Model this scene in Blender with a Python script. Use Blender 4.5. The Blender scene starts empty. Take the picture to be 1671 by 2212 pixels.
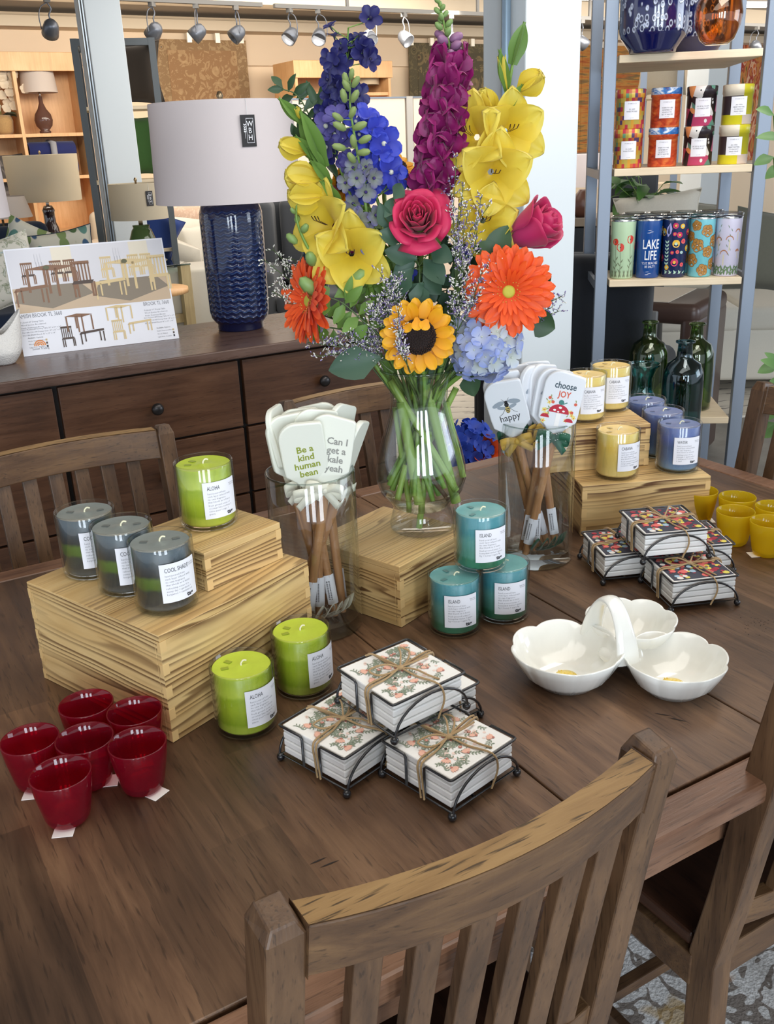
import bpy, math, random
from mathutils import Vector as V, Matrix, noise
PI = math.pi
R = math.radians
SC = bpy.context.scene
COL = SC.collection

# ---------------------------------------------------------------- camera, sky, light, exposure
CAMZ, FPX = 1.43, 2053.0
PITCH, ROLL, YAW = R(21.0206), R(-2.34), R(30.0048)
_f = V((math.sin(YAW) * math.cos(PITCH), math.cos(YAW) * math.cos(PITCH), -math.sin(PITCH)))
_r = V((math.cos(YAW), -math.sin(YAW), 0))
_u = _r.cross(_f)
CR = _r * math.cos(ROLL) + _u * math.sin(ROLL)
CU = _u * math.cos(ROLL) - _r * math.sin(ROLL)
cam = bpy.data.cameras.new('camera')
cam.sensor_fit = 'HORIZONTAL'
cam.sensor_width = 36
cam.lens = 36 * FPX / 1671
cam.clip_start = .05
cam_o = bpy.data.objects.new('camera', cam)
COL.objects.link(cam_o)
cam_o.matrix_world = Matrix.Translation((0, 0, CAMZ)) @ Matrix((CR, CU, -_f)).transposed().to_4x4()
SC.camera = cam_o
SC.view_settings.view_transform = 'Standard'
SC.view_settings.look = 'None'
SC.view_settings.exposure = 0.35
SC.view_settings.gamma = 1
SC.view_settings.use_curve_mapping = False
SC.cycles.max_bounces = 10
SC.cycles.transparent_max_bounces = 24
SC.cycles.sample_clamp_indirect = 4
SC.cycles.caustics_reflective = False
SC.cycles.caustics_refractive = False

w = bpy.data.worlds.new('daylight')
SC.world = w
w.use_nodes = True
w.node_tree.nodes['Background'].inputs[0].default_value = (.80, .88, 1.0, 1)
w.node_tree.nodes['Background'].inputs[1].default_value = .9

def area(name, loc, aim, sx, sy, power, col):
    l = bpy.data.lights.new(name, 'AREA')
    l.shape = 'RECTANGLE'
    l.size, l.size_y, l.energy, l.color = sx, sy, power, col
    o = bpy.data.objects.new(name, l)
    COL.objects.link(o)
    o.location = loc
    o.rotation_euler = (V(aim) - V(loc)).to_track_quat('-Z', 'Y').to_euler()
    return o

# shop windows: behind the camera and along the left side
for wx in (-3.1, -1.4, .3):
    area('window_daylight', (wx, -3.6, 1.7), (wx + 1.6, 3.0, .9), .8, 1.9, 55, (.80, .90, 1.0))
area('side_window_daylight', (6.5, -1.5, 1.9), (1.6, 2.2, 1.0), 3.0, 2.0, 90, (.78, .88, 1.0))
area('ceiling_row_light', (.6, .9, 2.72), (.6, 1.2, 0), 3.4, 1.8, 38, (1.0, .95, .88))
area('ceiling_back_light', (4.6, 6.6, 2.6), (4.6, 6.9, 0), 4.5, 2.5, 100, (1.0, .93, .84))

area('wall_wash_left', (3.2, 7.9, 2.42), (3.4, 10.5, 1.1), 4.5, .4, 60, (1.0, .90, .76))
area('wall_wash_right', (9.0, 7.4, 2.42), (9.0, 10.5, 1.1), 5, .4, 50, (1.0, .92, .82))
area('sideboard_fill_light', (2.2, 1.6, 2.6), (1.4, 3.6, .8), 1.6, .8, 22, (1.0, .96, .92))  # added fill without a fixture, lifts the lampshade and sideboard
area('background_fill_light', (3.4, 4.4, 2.6), (3.2, 7.5, .4), 3.0, 1.0, 40, (1.0, .95, .88))  # invented fill lamp, brightens the things at the back of the shop

# ---------------------------------------------------------------- picture helpers
def ray(x, y):
    return (_f * FPX + CR * (x - 835.5) - CU * (y - 1106)).normalized()
C0 = V((0, 0, CAMZ))
def pz(x, y, z):
    d = ray(x, y)
    return C0 + d * ((z - CAMZ) / d.z)
def py(x, y, Y):
    d = ray(x, y)
    return C0 + d * (Y / d.y)
def pd(x, y, D):
    d = ray(x, y)
    return C0 + d * (D / math.hypot(d.x, d.y))
def px_of(p):
    q = V(p) - C0
    z = q.dot(_f)
    return 835.5 + FPX * q.dot(CR) / z, 1106 - FPX * q.dot(CU) / z

# ---------------------------------------------------------------- materials
MATS = {}
def mat(name, col=(.5, .5, .5), rough=.5, metal=0, spec=.5, coat=0, sheen=0, sub=0, fn=None):
    if name in MATS:
        return MATS[name]
    m = bpy.data.materials.new(name)
    m.use_nodes = True
    nt = m.node_tree
    b = nt.nodes['Principled BSDF']
    b.inputs['Base Color'].default_value = (*col, 1)
    b.inputs['Roughness'].default_value = rough
    b.inputs['Metallic'].default_value = metal
    b.inputs['Specular IOR Level'].default_value = spec
    b.inputs['Coat Weight'].default_value = coat
    b.inputs['Coat Roughness'].default_value = .05
    b.inputs['Sheen Weight'].default_value = sheen
    if fn:
        fn(nt, b)
    MATS[name] = m
    return m
def srgb(*c):
    if len(c) == 1:
        h = c[0].lstrip('#')
        c = [int(h[i:i + 2], 16) for i in (0, 2, 4)]
    return tuple(((v / 255 + .055) / 1.055) ** 2.4 if v > 10 else v / 255 / 12.92 for v in c)
def N(nt, t, **k):
    n = nt.nodes.new('ShaderNode' + t)
    for a, v in k.items():
        if a[0] == 'i' and a[1:].isdigit():
            n.inputs[int(a[1:])].default_value = v
        elif hasattr(n, a):
            setattr(n, a, v)
        else:
            n.inputs[a.replace('_', ' ')].default_value = v
    return n
def coord(nt, scale=(1, 1, 1), rot=(0, 0, 0), loc=(0, 0, 0), src='Object'):
    t = N(nt, 'TexCoord')
    m = N(nt, 'Mapping')
    m.inputs['Scale'].default_value = scale
    m.inputs['Rotation'].default_value = rot
    m.inputs['Location'].default_value = loc
    nt.links.new(t.outputs[src], m.inputs[0])
    return m.outputs[0]
def ramp(nt, fac, stops, interp='LINEAR'):
    r = N(nt, 'ValToRGB')
    r.color_ramp.interpolation = interp
    e = r.color_ramp.elements
    while len(e) < len(stops):
        e.new(.5)
    for k, (p, c) in zip(e, stops):
        k.position = p
        k.color = (*c, 1) if len(c) == 3 else c
    nt.links.new(fac, r.inputs[0])
    return r.outputs[0]
def mixc(nt, fac, a, b, mode='MIX'):
    n = nt.nodes.new('ShaderNodeMix')
    n.data_type = 'RGBA'
    n.blend_type = mode
    for s, v in ((n.inputs[0], fac), (n.inputs[6], a), (n.inputs[7], b)):
        if isinstance(v, (int, float)):
            s.default_value = v
        elif isinstance(v, tuple):
            s.default_value = (*v, 1) if len(v) == 3 else v
        else:
            nt.links.new(v, s)
    return n.outputs[2]
def math_(nt, op, a, b=0., c=0.):
    n = N(nt, 'Math', operation=op)
    for i, v in enumerate((a, b, c)):
        if isinstance(v, (int, float)):
            n.inputs[i].default_value = v
        else:
            nt.links.new(v, n.inputs[i])
    return n.outputs[0]
def bump(nt, b, h, st=.3, dist=.01):
    n = N(nt, 'Bump')
    n.inputs['Strength'].default_value = st
    n.inputs['Distance'].default_value = dist
    nt.links.new(h, n.inputs['Height'])
    nt.links.new(n.outputs[0], b.inputs['Normal'])
def nz(nt, vec, scale, detail=3, rough=.55, dist=0):
    n = N(nt, 'TexNoise')
    n.inputs['Scale'].default_value = scale
    n.inputs['Detail'].default_value = detail
    n.inputs['Roughness'].default_value = rough
    n.inputs['Distortion'].default_value = dist
    nt.links.new(vec, n.inputs['Vector'])
    return n.outputs['Fac']

def dark_wood(name, dark, mid, light, axis='y', plank=0., rough=.38, pores=1.):
    """stained hardwood; grain along the given axis, optional glued staves"""
    def fn(nt, b):
        s = {'x': (2.2, 26, 26), 'y': (26, 2.2, 26), 'z': (26, 26, 2.2)}[axis]
        v = coord(nt, s)
        g = nz(nt, v, 1.6, 5, .65, .6)
        big = nz(nt, coord(nt, (3, 3, 3)), 1.3, 2)
        sf = {'x': (12, 150, 150), 'y': (150, 12, 150), 'z': (150, 150, 12)}[axis]
        p = nz(nt, coord(nt, sf), 2.2, 2, .5)
        fac = math_(nt, 'ADD', math_(nt, 'MULTIPLY', g, .6), math_(nt, 'MULTIPLY', big, .5))
        c = ramp(nt, fac, [(.36, dark), (.54, mid), (.74, light)])
        if plank:
            br = N(nt, 'TexBrick')
            rot = (0, 0, PI / 2) if axis == 'y' else (0, 0, 0)
            nt.links.new(coord(nt, (1, 1, 1), rot), br.inputs['Vector'])
            br.inputs['Color1'].default_value = (.62, .62, .62, 1)
            br.inputs['Color2'].default_value = (1.22, 1.2, 1.17, 1)
            br.inputs['Mortar'].default_value = (.8, .8, .8, 1)
            br.inputs['Scale'].default_value = 1
            br.inputs['Mortar Size'].default_value = 0
            br.inputs['Brick Width'].default_value = plank * 5.2
            br.inputs['Row Height'].default_value = plank
            br.offset = .37
            c = mixc(nt, .8, c, br.outputs['Color'], 'MULTIPLY')
        c = mixc(nt, math_(nt, 'MULTIPLY', ramp(nt, p, [(.60, (0, 0, 0)), (.70, (1, 1, 1))]), .55 * pores), c, tuple(k * .45 for k in dark))
        nt.links.new(c, b.inputs['Base Color'])
        rr = math_(nt, 'MULTIPLY_ADD', g, .22, rough - .1)
        nt.links.new(rr, b.inputs['Roughness'])
        bump(nt, b, p, .12, .002)
    return mat(name, rough=rough, fn=fn)

def pine(name, strength=1., seed=0, dens=1.):
    """burnt pine: pale wood with dark winding year lines"""
    def fn(nt, b):
        tc = N(nt, 'TexCoord')
        sep = N(nt, 'SeparateXYZ')
        nt.links.new(tc.outputs['Object'], sep.inputs[0])
        nrm = N(nt, 'SeparateXYZ')
        nt.links.new(tc.outputs['Normal'], nrm.inputs[0])
        top = math_(nt, 'GREATER_THAN', math_(nt, 'ABSOLUTE', nrm.outputs[2]), .7)
        end = math_(nt, 'GREATER_THAN', math_(nt, 'ABSOLUTE', nrm.outputs[0]), .7)
        # along: x, but y on the end boards; across: z on the sides, y on the top
        al = math_(nt, 'ADD', math_(nt, 'MULTIPLY', sep.outputs[1], end), math_(nt, 'MULTIPLY', sep.outputs[0], math_(nt, 'SUBTRACT', 1., end)))
        ac = math_(nt, 'ADD', math_(nt, 'MULTIPLY', sep.outputs[1], top), math_(nt, 'MULTIPLY', sep.outputs[2], math_(nt, 'SUBTRACT', 1., top)))
        cb = N(nt, 'CombineXYZ')
        nt.links.new(al, cb.inputs[0])
        nt.links.new(ac, cb.inputs[1])
        nt.links.new(math_(nt, 'ADD', math_(nt, 'MULTIPLY', top, 3.), math_(nt, 'MULTIPLY', end, 7.)), cb.inputs[2])
        def nv(sx, sy, off, **k):
            m = N(nt, 'Mapping')
            m.inputs['Scale'].default_value = (sx, sy, 1)
            m.inputs['Location'].default_value = (seed + off, seed * 1.7, seed * .6 + off)
            nt.links.new(cb.outputs[0], m.inputs[0])
            return nz(nt, m.outputs[0], 1., **k)
        q = math_(nt, 'ADD', math_(nt, 'MULTIPLY_ADD', nv(.4, 22, 11, detail=2, rough=.7), 7., math_(nt, 'MULTIPLY', ac, 95 * dens)), math_(nt, 'MULTIPLY', nv(2.6, 7, 0, detail=1, rough=.4), 8))
        q = math_(nt, 'ADD', q, math_(nt, 'MULTIPLY', nv(8, 70, 2, detail=2), .6))
        fr = math_(nt, 'FRACT', q)
        line = ramp(nt, fr, [(0, (0, 0, 0)), (.35, (.10, .10, .10)), (.80, (1, 1, 1)), (.90, (.85, .85, .85)), (1, (0, 0, 0))])
        patch = ramp(nt, nv(2.2, 22, 5, detail=1), [(.38, (.12, .12, .12)), (.58, (1.0, 1.0, 1.0))])
        f = math_(nt, 'MULTIPLY', math_(nt, 'MULTIPLY', line, patch), strength)
        base = ramp(nt, nv(6, 30, 9), [(.3, srgb(206, 168, 108)), (.7, srgb(232, 202, 144))])
        f = math_(nt, 'MULTIPLY', f, math_(nt, 'MULTIPLY_ADD', top, -.35, 1.))
        burn = ramp(nt, nv(1.6, 13, 17, detail=1), [(.52, (0, 0, 0)), (.66, (1, 1, 1))])
        base = mixc(nt, math_(nt, 'MULTIPLY', math_(nt, 'MULTIPLY', burn, math_(nt, 'SUBTRACT', 1., top)), .45 * strength), base, srgb(150, 104, 58))
        c = mixc(nt, f, base, srgb(80, 47, 22))
        fine = nv(20, 420, 3)
        c = mixc(nt, math_(nt, 'MULTIPLY', fine, .28), c, srgb(160, 116, 64))
        nt.links.new(c, b.inputs['Base Color'])
        bump(nt, b, line, .08, .002)
    return mat(name, rough=.5, fn=fn)

def glass(name, tint=(.93, .96, .95), edge=(.35, .42, .40), gloss=1.0, ior=1.45, body=0.):
    """clear glass wall: tinted see-through plus fresnel reflection"""
    if name in MATS:
        return MATS[name]
    m = bpy.data.materials.new(name)
    m.use_nodes = True
    nt = m.node_tree
    nt.nodes.clear()
    out = N(nt, 'OutputMaterial')
    lw = N(nt, 'LayerWeight')
    lw.inputs['Blend'].default_value = .35
    c = ramp(nt, lw.outputs['Facing'], [(.25, tint), (.85, edge)])
    tr = N(nt, 'BsdfTransparent')
    nt.links.new(c, tr.inputs[0])
    gl = N(nt, 'BsdfGlossy')
    gl.inputs['Roughness'].default_value = .02
    gl.inputs['Color'].default_value = (1, 1, 1, 1)
    fc = N(nt, 'LayerWeight')
    fc.inputs['Blend'].default_value = .5
    fr = math_(nt, 'MULTIPLY_ADD', math_(nt, 'POWER', fc.outputs['Facing'], 5.), .9, .045)
    mx = N(nt, 'MixShader')
    nt.links.new(math_(nt, 'MULTIPLY', fr, gloss), mx.inputs[0])
    nt.links.new(tr.outputs[0], mx.inputs[1])
    nt.links.new(gl.outputs[0], mx.inputs[2])
    last = mx
    if body:
        df = N(nt, 'BsdfTranslucent')
        df.inputs[0].default_value = (*tint, 1)
        d2 = N(nt, 'BsdfDiffuse')
        d2.inputs[0].default_value = (*tint, 1)
        md = N(nt, 'MixShader', i0=.5)
        nt.links.new(df.outputs[0], md.inputs[1])
        nt.links.new(d2.outputs[0], md.inputs[2])
        m2 = N(nt, 'MixShader', i0=body)
        nt.links.new(mx.outputs[0], m2.inputs[1])
        nt.links.new(md.outputs[0], m2.inputs[2])
        last = m2
    nt.links.new(last.outputs[0], out.inputs[0])
    MATS[name] = m
    return m

def petal_mat(name, c0, c1, c2=None, rough=.5, vein=.0, trans=.25):
    """petal colour from the claw (c0) to the tip (c1), by the UV v value"""
    def fn(nt, b):
        uv = N(nt, 'UVMap')
        s = N(nt, 'SeparateXYZ')
        nt.links.new(uv.outputs[0], s.inputs[0])
        st = [(0, c0), (1, c1)] if c2 is None else [(0, c0), (.55, c1), (1, c2)]
        c = ramp(nt, s.outputs[1], st)
        n = nz(nt, coord(nt, (60, 60, 60)), 1.2, 2)
        c = mixc(nt, math_(nt, 'MULTIPLY', n, .25), c, tuple(k * .7 for k in c1))
        nt.links.new(c, b.inputs['Base Color'])
        b.inputs['Sheen Weight'].default_value = .15
        tl = N(nt, 'BsdfTranslucent')
        nt.links.new(c, tl.inputs[0])
        mx = N(nt, 'MixShader', i0=trans)
        out = [q for q in nt.nodes if q.type == 'OUTPUT_MATERIAL'][0]
        nt.links.new(b.outputs[0], mx.inputs[1])
        nt.links.new(tl.outputs[0], mx.inputs[2])
        nt.links.new(mx.outputs[0], out.inputs[0])
    return mat(name, rough=rough, fn=fn)

def fabric(name, col, scale=400, rough=.9, var=.15):
    def fn(nt, b):
        n = nz(nt, coord(nt, (scale, scale, scale)), 1, 2)
        c = mixc(nt, math_(nt, 'MULTIPLY', n, var * 2), col, tuple(k * .6 for k in col))
        nt.links.new(c, b.inputs['Base Color'])
        bump(nt, b, n, .2, .002)
        b.inputs['Sheen Weight'].default_value = .2
    return mat(name, rough=rough, fn=fn)

def emis(name, col, st):
    def fn(nt, b):
        b.inputs['Emission Color'].default_value = (*col, 1)
        b.inputs['Emission Strength'].default_value = st
    return mat(name, col, fn=fn)

# ---------------------------------------------------------------- mesh builder
class MB:
    def __init__(s):
        s.v, s.f, s.m, s.s, s.uv = [], [], [], [], []
    def add(s, vs, fs, mi=0, smooth=False, uvs=None):
        o = len(s.v)
        s.v += [tuple(v) for v in vs]
        s.uv += uvs if uvs else [(0, 0)] * len(vs)
        for f in fs:
            s.f.append(tuple(i + o for i in f))
            s.m.append(mi)
            s.s.append(smooth)
        return s
    def box(s, x0, x1, y0, y1, z0, z1, mi=0, M=None):
        vs = [V((x, y, z)) for x in (x0, x1) for y in (y0, y1) for z in (z0, z1)]
        if M is not None:
            vs = [M @ v for v in vs]
        return s.add(vs, [(0, 1, 3, 2), (4, 6, 7, 5), (0, 4, 5, 1), (2, 3, 7, 6), (0, 2, 6, 4), (1, 5, 7, 3)], mi)
    def cbox(s, c, d, mi=0, M=None):
        return s.box(c[0] - d[0] / 2, c[0] + d[0] / 2, c[1] - d[1] / 2, c[1] + d[1] / 2, c[2] - d[2] / 2, c[2] + d[2] / 2, mi, M)
    def lathe(s, prof, n=32, c=(0, 0, 0), mi=0, sx=1., sy=1., M=None):
        vs, fs = [], []
        k = len(prof)
        for i in range(n):
            a = 2 * PI * i / n
            for r, z in prof:
                p = V((c[0] + r * sx * math.cos(a), c[1] + r * sy * math.sin(a), c[2] + z))
                vs.append(M @ p if M is not None else p)
        for i in range(n):
            j = (i + 1) % n
            for q in range(k - 1):
                fs.append((i * k + q, j * k + q, j * k + q + 1, i * k + q + 1))
        return s.add(vs, fs, mi, True)
    def disc(s, r, z, n=32, c=(0, 0), mi=0, up=True):
        vs = [(c[0] + r * math.cos(2 * PI * i / n), c[1] + r * math.sin(2 * PI * i / n), z) for i in range(n)]
        return s.add(vs, [tuple(range(n)) if up else tuple(reversed(range(n)))], mi)
    def tube(s, pts, r, n=8, mi=0, closed=False, flat=1.):
        pts = [V(p) for p in pts]
        k = len(pts)
        rr = r if isinstance(r, (list, tuple)) else [r] * k
        vs, fs = [], []
        t0 = None
        for i in range(k):
            if closed:
                t = (pts[(i + 1) % k] - pts[i - 1])
            else:
                t = pts[min(i + 1, k - 1)] - pts[max(i - 1, 0)]
            t = t.normalized() if t.length > 1e-9 else V((0, 0, 1))
            if t0 is None:
                h = V((0, 0, 1)) if abs(t.z) < .9 else V((1, 0, 0))
                a = t.cross(h).normalized()
            else:
                a = (a - t * a.dot(t)).normalized()
            t0 = t
            b = t.cross(a)
            for j in range(n):
                q = 2 * PI * j / n
                vs.append(pts[i] + (a * math.cos(q) + b * math.sin(q) * flat) * rr[i])
        for i in range(k if closed else k - 1):
            i2 = (i + 1) % k
            for j in range(n):
                j2 = (j + 1) % n
                fs.append((i * n + j, i2 * n + j, i2 * n + j2, i * n + j2)[::-1])
        if not closed:
            fs.append(tuple(range(n)))
            fs.append(tuple(range((k - 1) * n, k * n))[::-1])
        return s.add(vs, fs, mi, True)
    def ball(s, c, r, n=12, mi=0, M=None, sc=(1, 1, 1)):
        vs, fs = [], []
        m = max(4, n // 2)
        for i in range(m + 1):
            for j in range(n):
                a, b = PI * i / m, 2 * PI * j / n
                p = V((c[0] + r * sc[0] * math.sin(a) * math.cos(b), c[1] + r * sc[1] * math.sin(a) * math.sin(b), c[2] + r * sc[2] * math.cos(a)))
                vs.append(M @ p if M is not None else p)
        for i in range(m):
            for j in range(n):
                j2 = (j + 1) % n
                fs.append((i * n + j, (i + 1) * n + j, (i + 1) * n + j2, i * n + j2))
        return s.add(vs, fs, mi, True)
    def grid(s, fn, nu, nv, mi=0, smooth=True, flip=False, wrap=False):
        vs, uvs, fs = [], [], []
        for i in range(nu + 1):
            for j in range(nv + 1):
                vs.append(fn(i / nu, j / nv))
                uvs.append((i / nu, j / nv))
        for i in range(nu):
            for j in range(nv):
                a = i * (nv + 1) + j
                f = (a, a + nv + 1, a + nv + 2, a + 1)
                fs.append(f[::-1] if flip else f)
        return s.add(vs, fs, mi, smooth, uvs)
    def prism(s, poly, z0, z1, mi=0, M=None):
        n = len(poly)
        vs = [V((x, y, z0)) for x, y in poly] + [V((x, y, z1)) for x, y in poly]
        if M is not None:
            vs = [M @ v for v in vs]
        fs = [tuple(range(n))[::-1], tuple(range(n, 2 * n))] + [(i, (i + 1) % n, n + (i + 1) % n, n + i) for i in range(n)]
        return s.add(vs, fs, mi)
    def obj(s, name, mats, parent=None, bevel=0, seg=2, solid=0, sub=0, loc=None, rot=None):
        me = bpy.data.meshes.new(name)
        me.from_pydata(s.v, [], s.f)
        for p, mi, sm in zip(me.polygons, s.m, s.s):
            p.material_index = mi
            p.use_smooth = sm
        ul = me.uv_layers.new(name='UVMap')
        for l in me.loops:
            ul.data[l.index].uv = s.uv[l.vertex_index]
        for m in (mats if isinstance(mats, (list, tuple)) else [mats]):
            me.materials.append(m)
        o = bpy.data.objects.new(name, me)
        COL.objects.link(o)
        if parent:
            o.parent = parent
        if solid:
            md = o.modifiers.new('solid', 'SOLIDIFY')
            md.thickness = solid
            md.offset = 0
        if sub:
            md = o.modifiers.new('sub', 'SUBSURF')
            md.levels = md.render_levels = sub
        if bevel:
            md = o.modifiers.new('bevel', 'BEVEL')
            md.width = bevel
            md.segments = seg
            md.limit_method = 'ANGLE'
            md.harden_normals = False
        if loc:
            o.location = loc
        if rot:
            o.rotation_euler = rot
        return o

def tag(o, label, cat, group=None):
    o['label'] = label
    o['category'] = cat
    if group:
        o['group'] = group
    return o
def thing(name, label, cat, loc=(0, 0, 0), rz=0., group=None, rot=None):
    o = bpy.data.objects.new(name, None)
    o.empty_display_size = .05
    COL.objects.link(o)
    o.location = loc
    o.rotation_euler = rot if rot else (0, 0, rz)
    return tag(o, label, cat, group)
def struct(o):
    o['kind'] = 'structure'
    return o
KIDS = {}
def dup(root, loc, rz=0., label=None, rot=None, group=None):
    def rec(o, par):
        c = o.copy()
        COL.objects.link(c)
        if par:
            c.parent = par
        for ch in [q for q in bpy.data.objects if q.parent == o]:
            rec(ch, c)
        return c
    c = rec(root, None)
    c.location = loc
    c.rotation_euler = rot if rot else (0, 0, rz)
    if label:
        c['label'] = label
    if group:
        c['group'] = group
    return c
def lerp(a, b, t):
    return a + (b - a) * t
def bez(p, n=12):
    """Catmull-Rom through the points"""
    p = [V(q) for q in p]
    P = [p[0] * 2 - p[1]] + p + [p[-1] * 2 - p[-2]]
    out = []
    for i in range(1, len(P) - 2):
        for k in range(n):
            t = k / n
            out.append(.5 * ((2 * P[i]) + (P[i + 1] - P[i - 1]) * t + (2 * P[i - 1] - 5 * P[i] + 4 * P[i + 1] - P[i + 2]) * t * t + (3 * P[i] - P[i - 1] - 3 * P[i + 1] + P[i + 2]) * t ** 3))
    out.append(p[-1])
    return out

# ---------------------------------------------------------------- printed marks
_txt = {}
def text_geo(body, size, align='LEFT', sx=1., space=1., bold=0., res=2, line=1.):
    key = (body, size, align, sx, space, bold, res, line)
    if key in _txt:
        return _txt[key]
    cu = bpy.data.curves.new('lettering', 'FONT')
    cu.body = body
    cu.size = size
    cu.align_x = align
    cu.align_y = 'CENTER'
    cu.space_character = space
    cu.space_line = line
    cu.resolution_u = res
    cu.offset = bold
    o = bpy.data.objects.new('lettering', cu)
    COL.objects.link(o)
    dg = bpy.context.evaluated_depsgraph_get()
    me = bpy.data.meshes.new_from_object(o.evaluated_get(dg))
    vs = [(v.co.x * sx, v.co.y) for v in me.vertices]
    fs = [tuple(p.vertices) for p in me.polygons]
    bpy.data.objects.remove(o)
    bpy.data.curves.remove(cu)
    bpy.data.meshes.remove(me)
    _txt[key] = (vs, fs)
    return vs, fs
class Print:
    """flat marks laid on a surface given by fn(x, y) -> 3D point"""
    def __init__(s, fn):
        s.fn, s.b, s.k = fn, MB(), 0
    def poly(s, pts, mi=0, lift=0.):
        s.b.add([s.fn(x, y, lift) for x, y in pts], [tuple(range(len(pts)))], mi)
    def text(s, body, x, y, size, mi=0, align='LEFT', sx=1., space=1., bold=0., res=2, lift=0., ang=0., line=1.):
        vs, fs = text_geo(body, size, align, sx, space, bold, res, line)
        ca, sa = math.cos(ang), math.sin(ang)
        s.b.add([s.fn(x + a * ca - b * sa, y + a * sa + b * ca, lift) for a, b in vs], fs, mi)
    def blob(s, x, y, r, mi=0, n=10, jag=0., ry=None, ang=0., lift=0., seed=0):
        rn = random.Random(seed + int(x * 1e5) + int(y * 1e5))
        ry = ry or r
        pts = []
        for i in range(n):
            a = 2 * PI * i / n
            k = 1 + jag * (rn.random() - .5)
            u, v = r * k * math.cos(a), ry * k * math.sin(a)
            pts.append((x + u * math.cos(ang) - v * math.sin(ang), y + u * math.sin(ang) + v * math.cos(ang)))
        s.poly(pts, mi, lift)
    def leaf(s, x, y, ang, L, w, mi=0, lift=0.):
        pts = [(0, 0), (.3, .8), (.6, .9), (1, 0), (.6, -.9), (.3, -.8)]
        ca, sa = math.cos(ang), math.sin(ang)
        s.poly([(x + a * L * ca - b * w / 2 * sa, y + a * L * sa + b * w / 2 * ca) for a, b in pts], mi, lift)
    def line(s, pts, wd, mi=0, lift=0.):
        for (x0, y0), (x1, y1) in zip(pts, pts[1:]):
            d = math.hypot(x1 - x0, y1 - y0) or 1
            nx, ny = -(y1 - y0) / d * wd / 2, (x1 - x0) / d * wd / 2
            s.poly([(x0 + nx, y0 + ny), (x0 - nx, y0 - ny), (x1 - nx, y1 - ny), (x1 + nx, y1 + ny)], mi, lift)
    def rect(s, x0, x1, y0, y1, mi=0, lift=0.):
        s.poly([(x0, y0), (x1, y0), (x1, y1), (x0, y1)], mi, lift)
    def obj(s, name, mats, parent):
        return s.b.obj(name, mats, parent)
def flat_xy(z):
    return lambda x, y, l=0.: (x, y, z + l)
def flat_xz(y0):           # x right, y up, facing -y
    return lambda x, y, l=0.: (x, y0 - l, y)
def on_cyl(r, a0=-PI / 2):  # wraps round a standing cylinder; x = arc length, front at angle a0
    return lambda x, y, l=0.: ((r + l) * math.cos(a0 + x / r), (r + l) * math.sin(a0 + x / r), y)
ink = mat('printed_black_ink', srgb(52, 52, 58), .7)
ink2 = mat('printed_grey_ink', srgb(120, 120, 128), .7)
paper = mat('white_label_paper', srgb(232, 232, 238), .6)
# ================================================================ the room
YW, CZ = 10.5, 2.66
concrete = mat('grey_concrete', rough=.6, fn=lambda nt, b: nt.links.new(
    ramp(nt, nz(nt, coord(nt, (3, 3, 3)), 2, 6), [(.3, srgb(118, 114, 108)), (.7, srgb(150, 146, 138))]), b.inputs['Base Color']))
struct(MB().box(-6, 14, -5, 16, -.1, 0).obj('floor', concrete))
struct(MB().box(-6, 14, -5, 16, CZ + .1, CZ + .2).obj('ceiling', mat('ceiling_paint', srgb(160, 152, 140), .85)))
plaster = mat('cream_wall_paint', srgb(236, 214, 184), .85)
struct(MB().box(-6, 14, YW, YW + .15, 0, CZ + .1).obj('wall_back', plaster))
warm = mat('cream_trim_paint', srgb(206, 190, 166), .8)
struct(MB().box(-6, 14, YW - .06, YW, 2.30, 2.60).obj('trim_1', mat('wall_panel_band', srgb(222, 200, 172), .8)))
struct(MB().box(-6, 14, YW - .35, YW - .06, 2.60, 2.69).obj('trim_2', warm))
# ceiling beams crossing above the back part of the shop
beam = mat('beam_paint', srgb(140, 134, 126), .8)
struct(MB().box(-6, 14, 8.5, 8.75, 2.62, CZ + .1).obj('trim_3', warm))
struct(MB().box(-6, 14, 4.9, 5.6, 2.70, CZ + .1).obj('trim_4', beam))
# striped concrete joint
# white square columns with a metal standard on one corner
colp = mat('column_white_paint', srgb(206, 213, 216), .6)
stand = mat('grey_steel_standard', srgb(140, 150, 158), .35, metal=.8)
def column(name, label, x, y, w, standard):
    c = thing(name, label, 'column', (x, y, 0))
    MB().box(0, w, 0, w, .0, CZ + .1).obj('shaft', colp, c, bevel=.004)
    b = MB()
    for q in standard:
        b.box(q[0] - .012, q[0] + .012, q[1] - .02, q[1], .1, CZ + .05)
        b.box(q[0] - .004, q[0] + .004, q[1] - .022, q[1] - .019, .1, CZ + .05, 1)
    b.obj('slotted_standard', [stand, mat('dark_slot', (.02, .02, .02), .7)], c)
    return c
cp = pd(1130, 500, 2.95)
column('column', 'white square column behind the bouquet, between the spatula jar and the shelf unit', cp.x, cp.y, .2, [])
b = MB().tube([(cp.x - .016, cp.y + .07, .0), (cp.x - .016, cp.y + .07, CZ + .09)], .014, 12)
tag(b.obj('conduit_pipe', mat('bluish_steel', srgb(150, 172, 190), .3, metal=.7)), 'shiny blue-grey metal pipe running up the left side of the white column behind the flowers', 'pipe')
cp2 = pd(207, 200, 6.7)
column('column', 'white square column beside the dark étagère, left of the large white lampshade'.replace('é', 'e'), cp2.x, cp2.y, .222, [(-.025, .0)])

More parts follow.
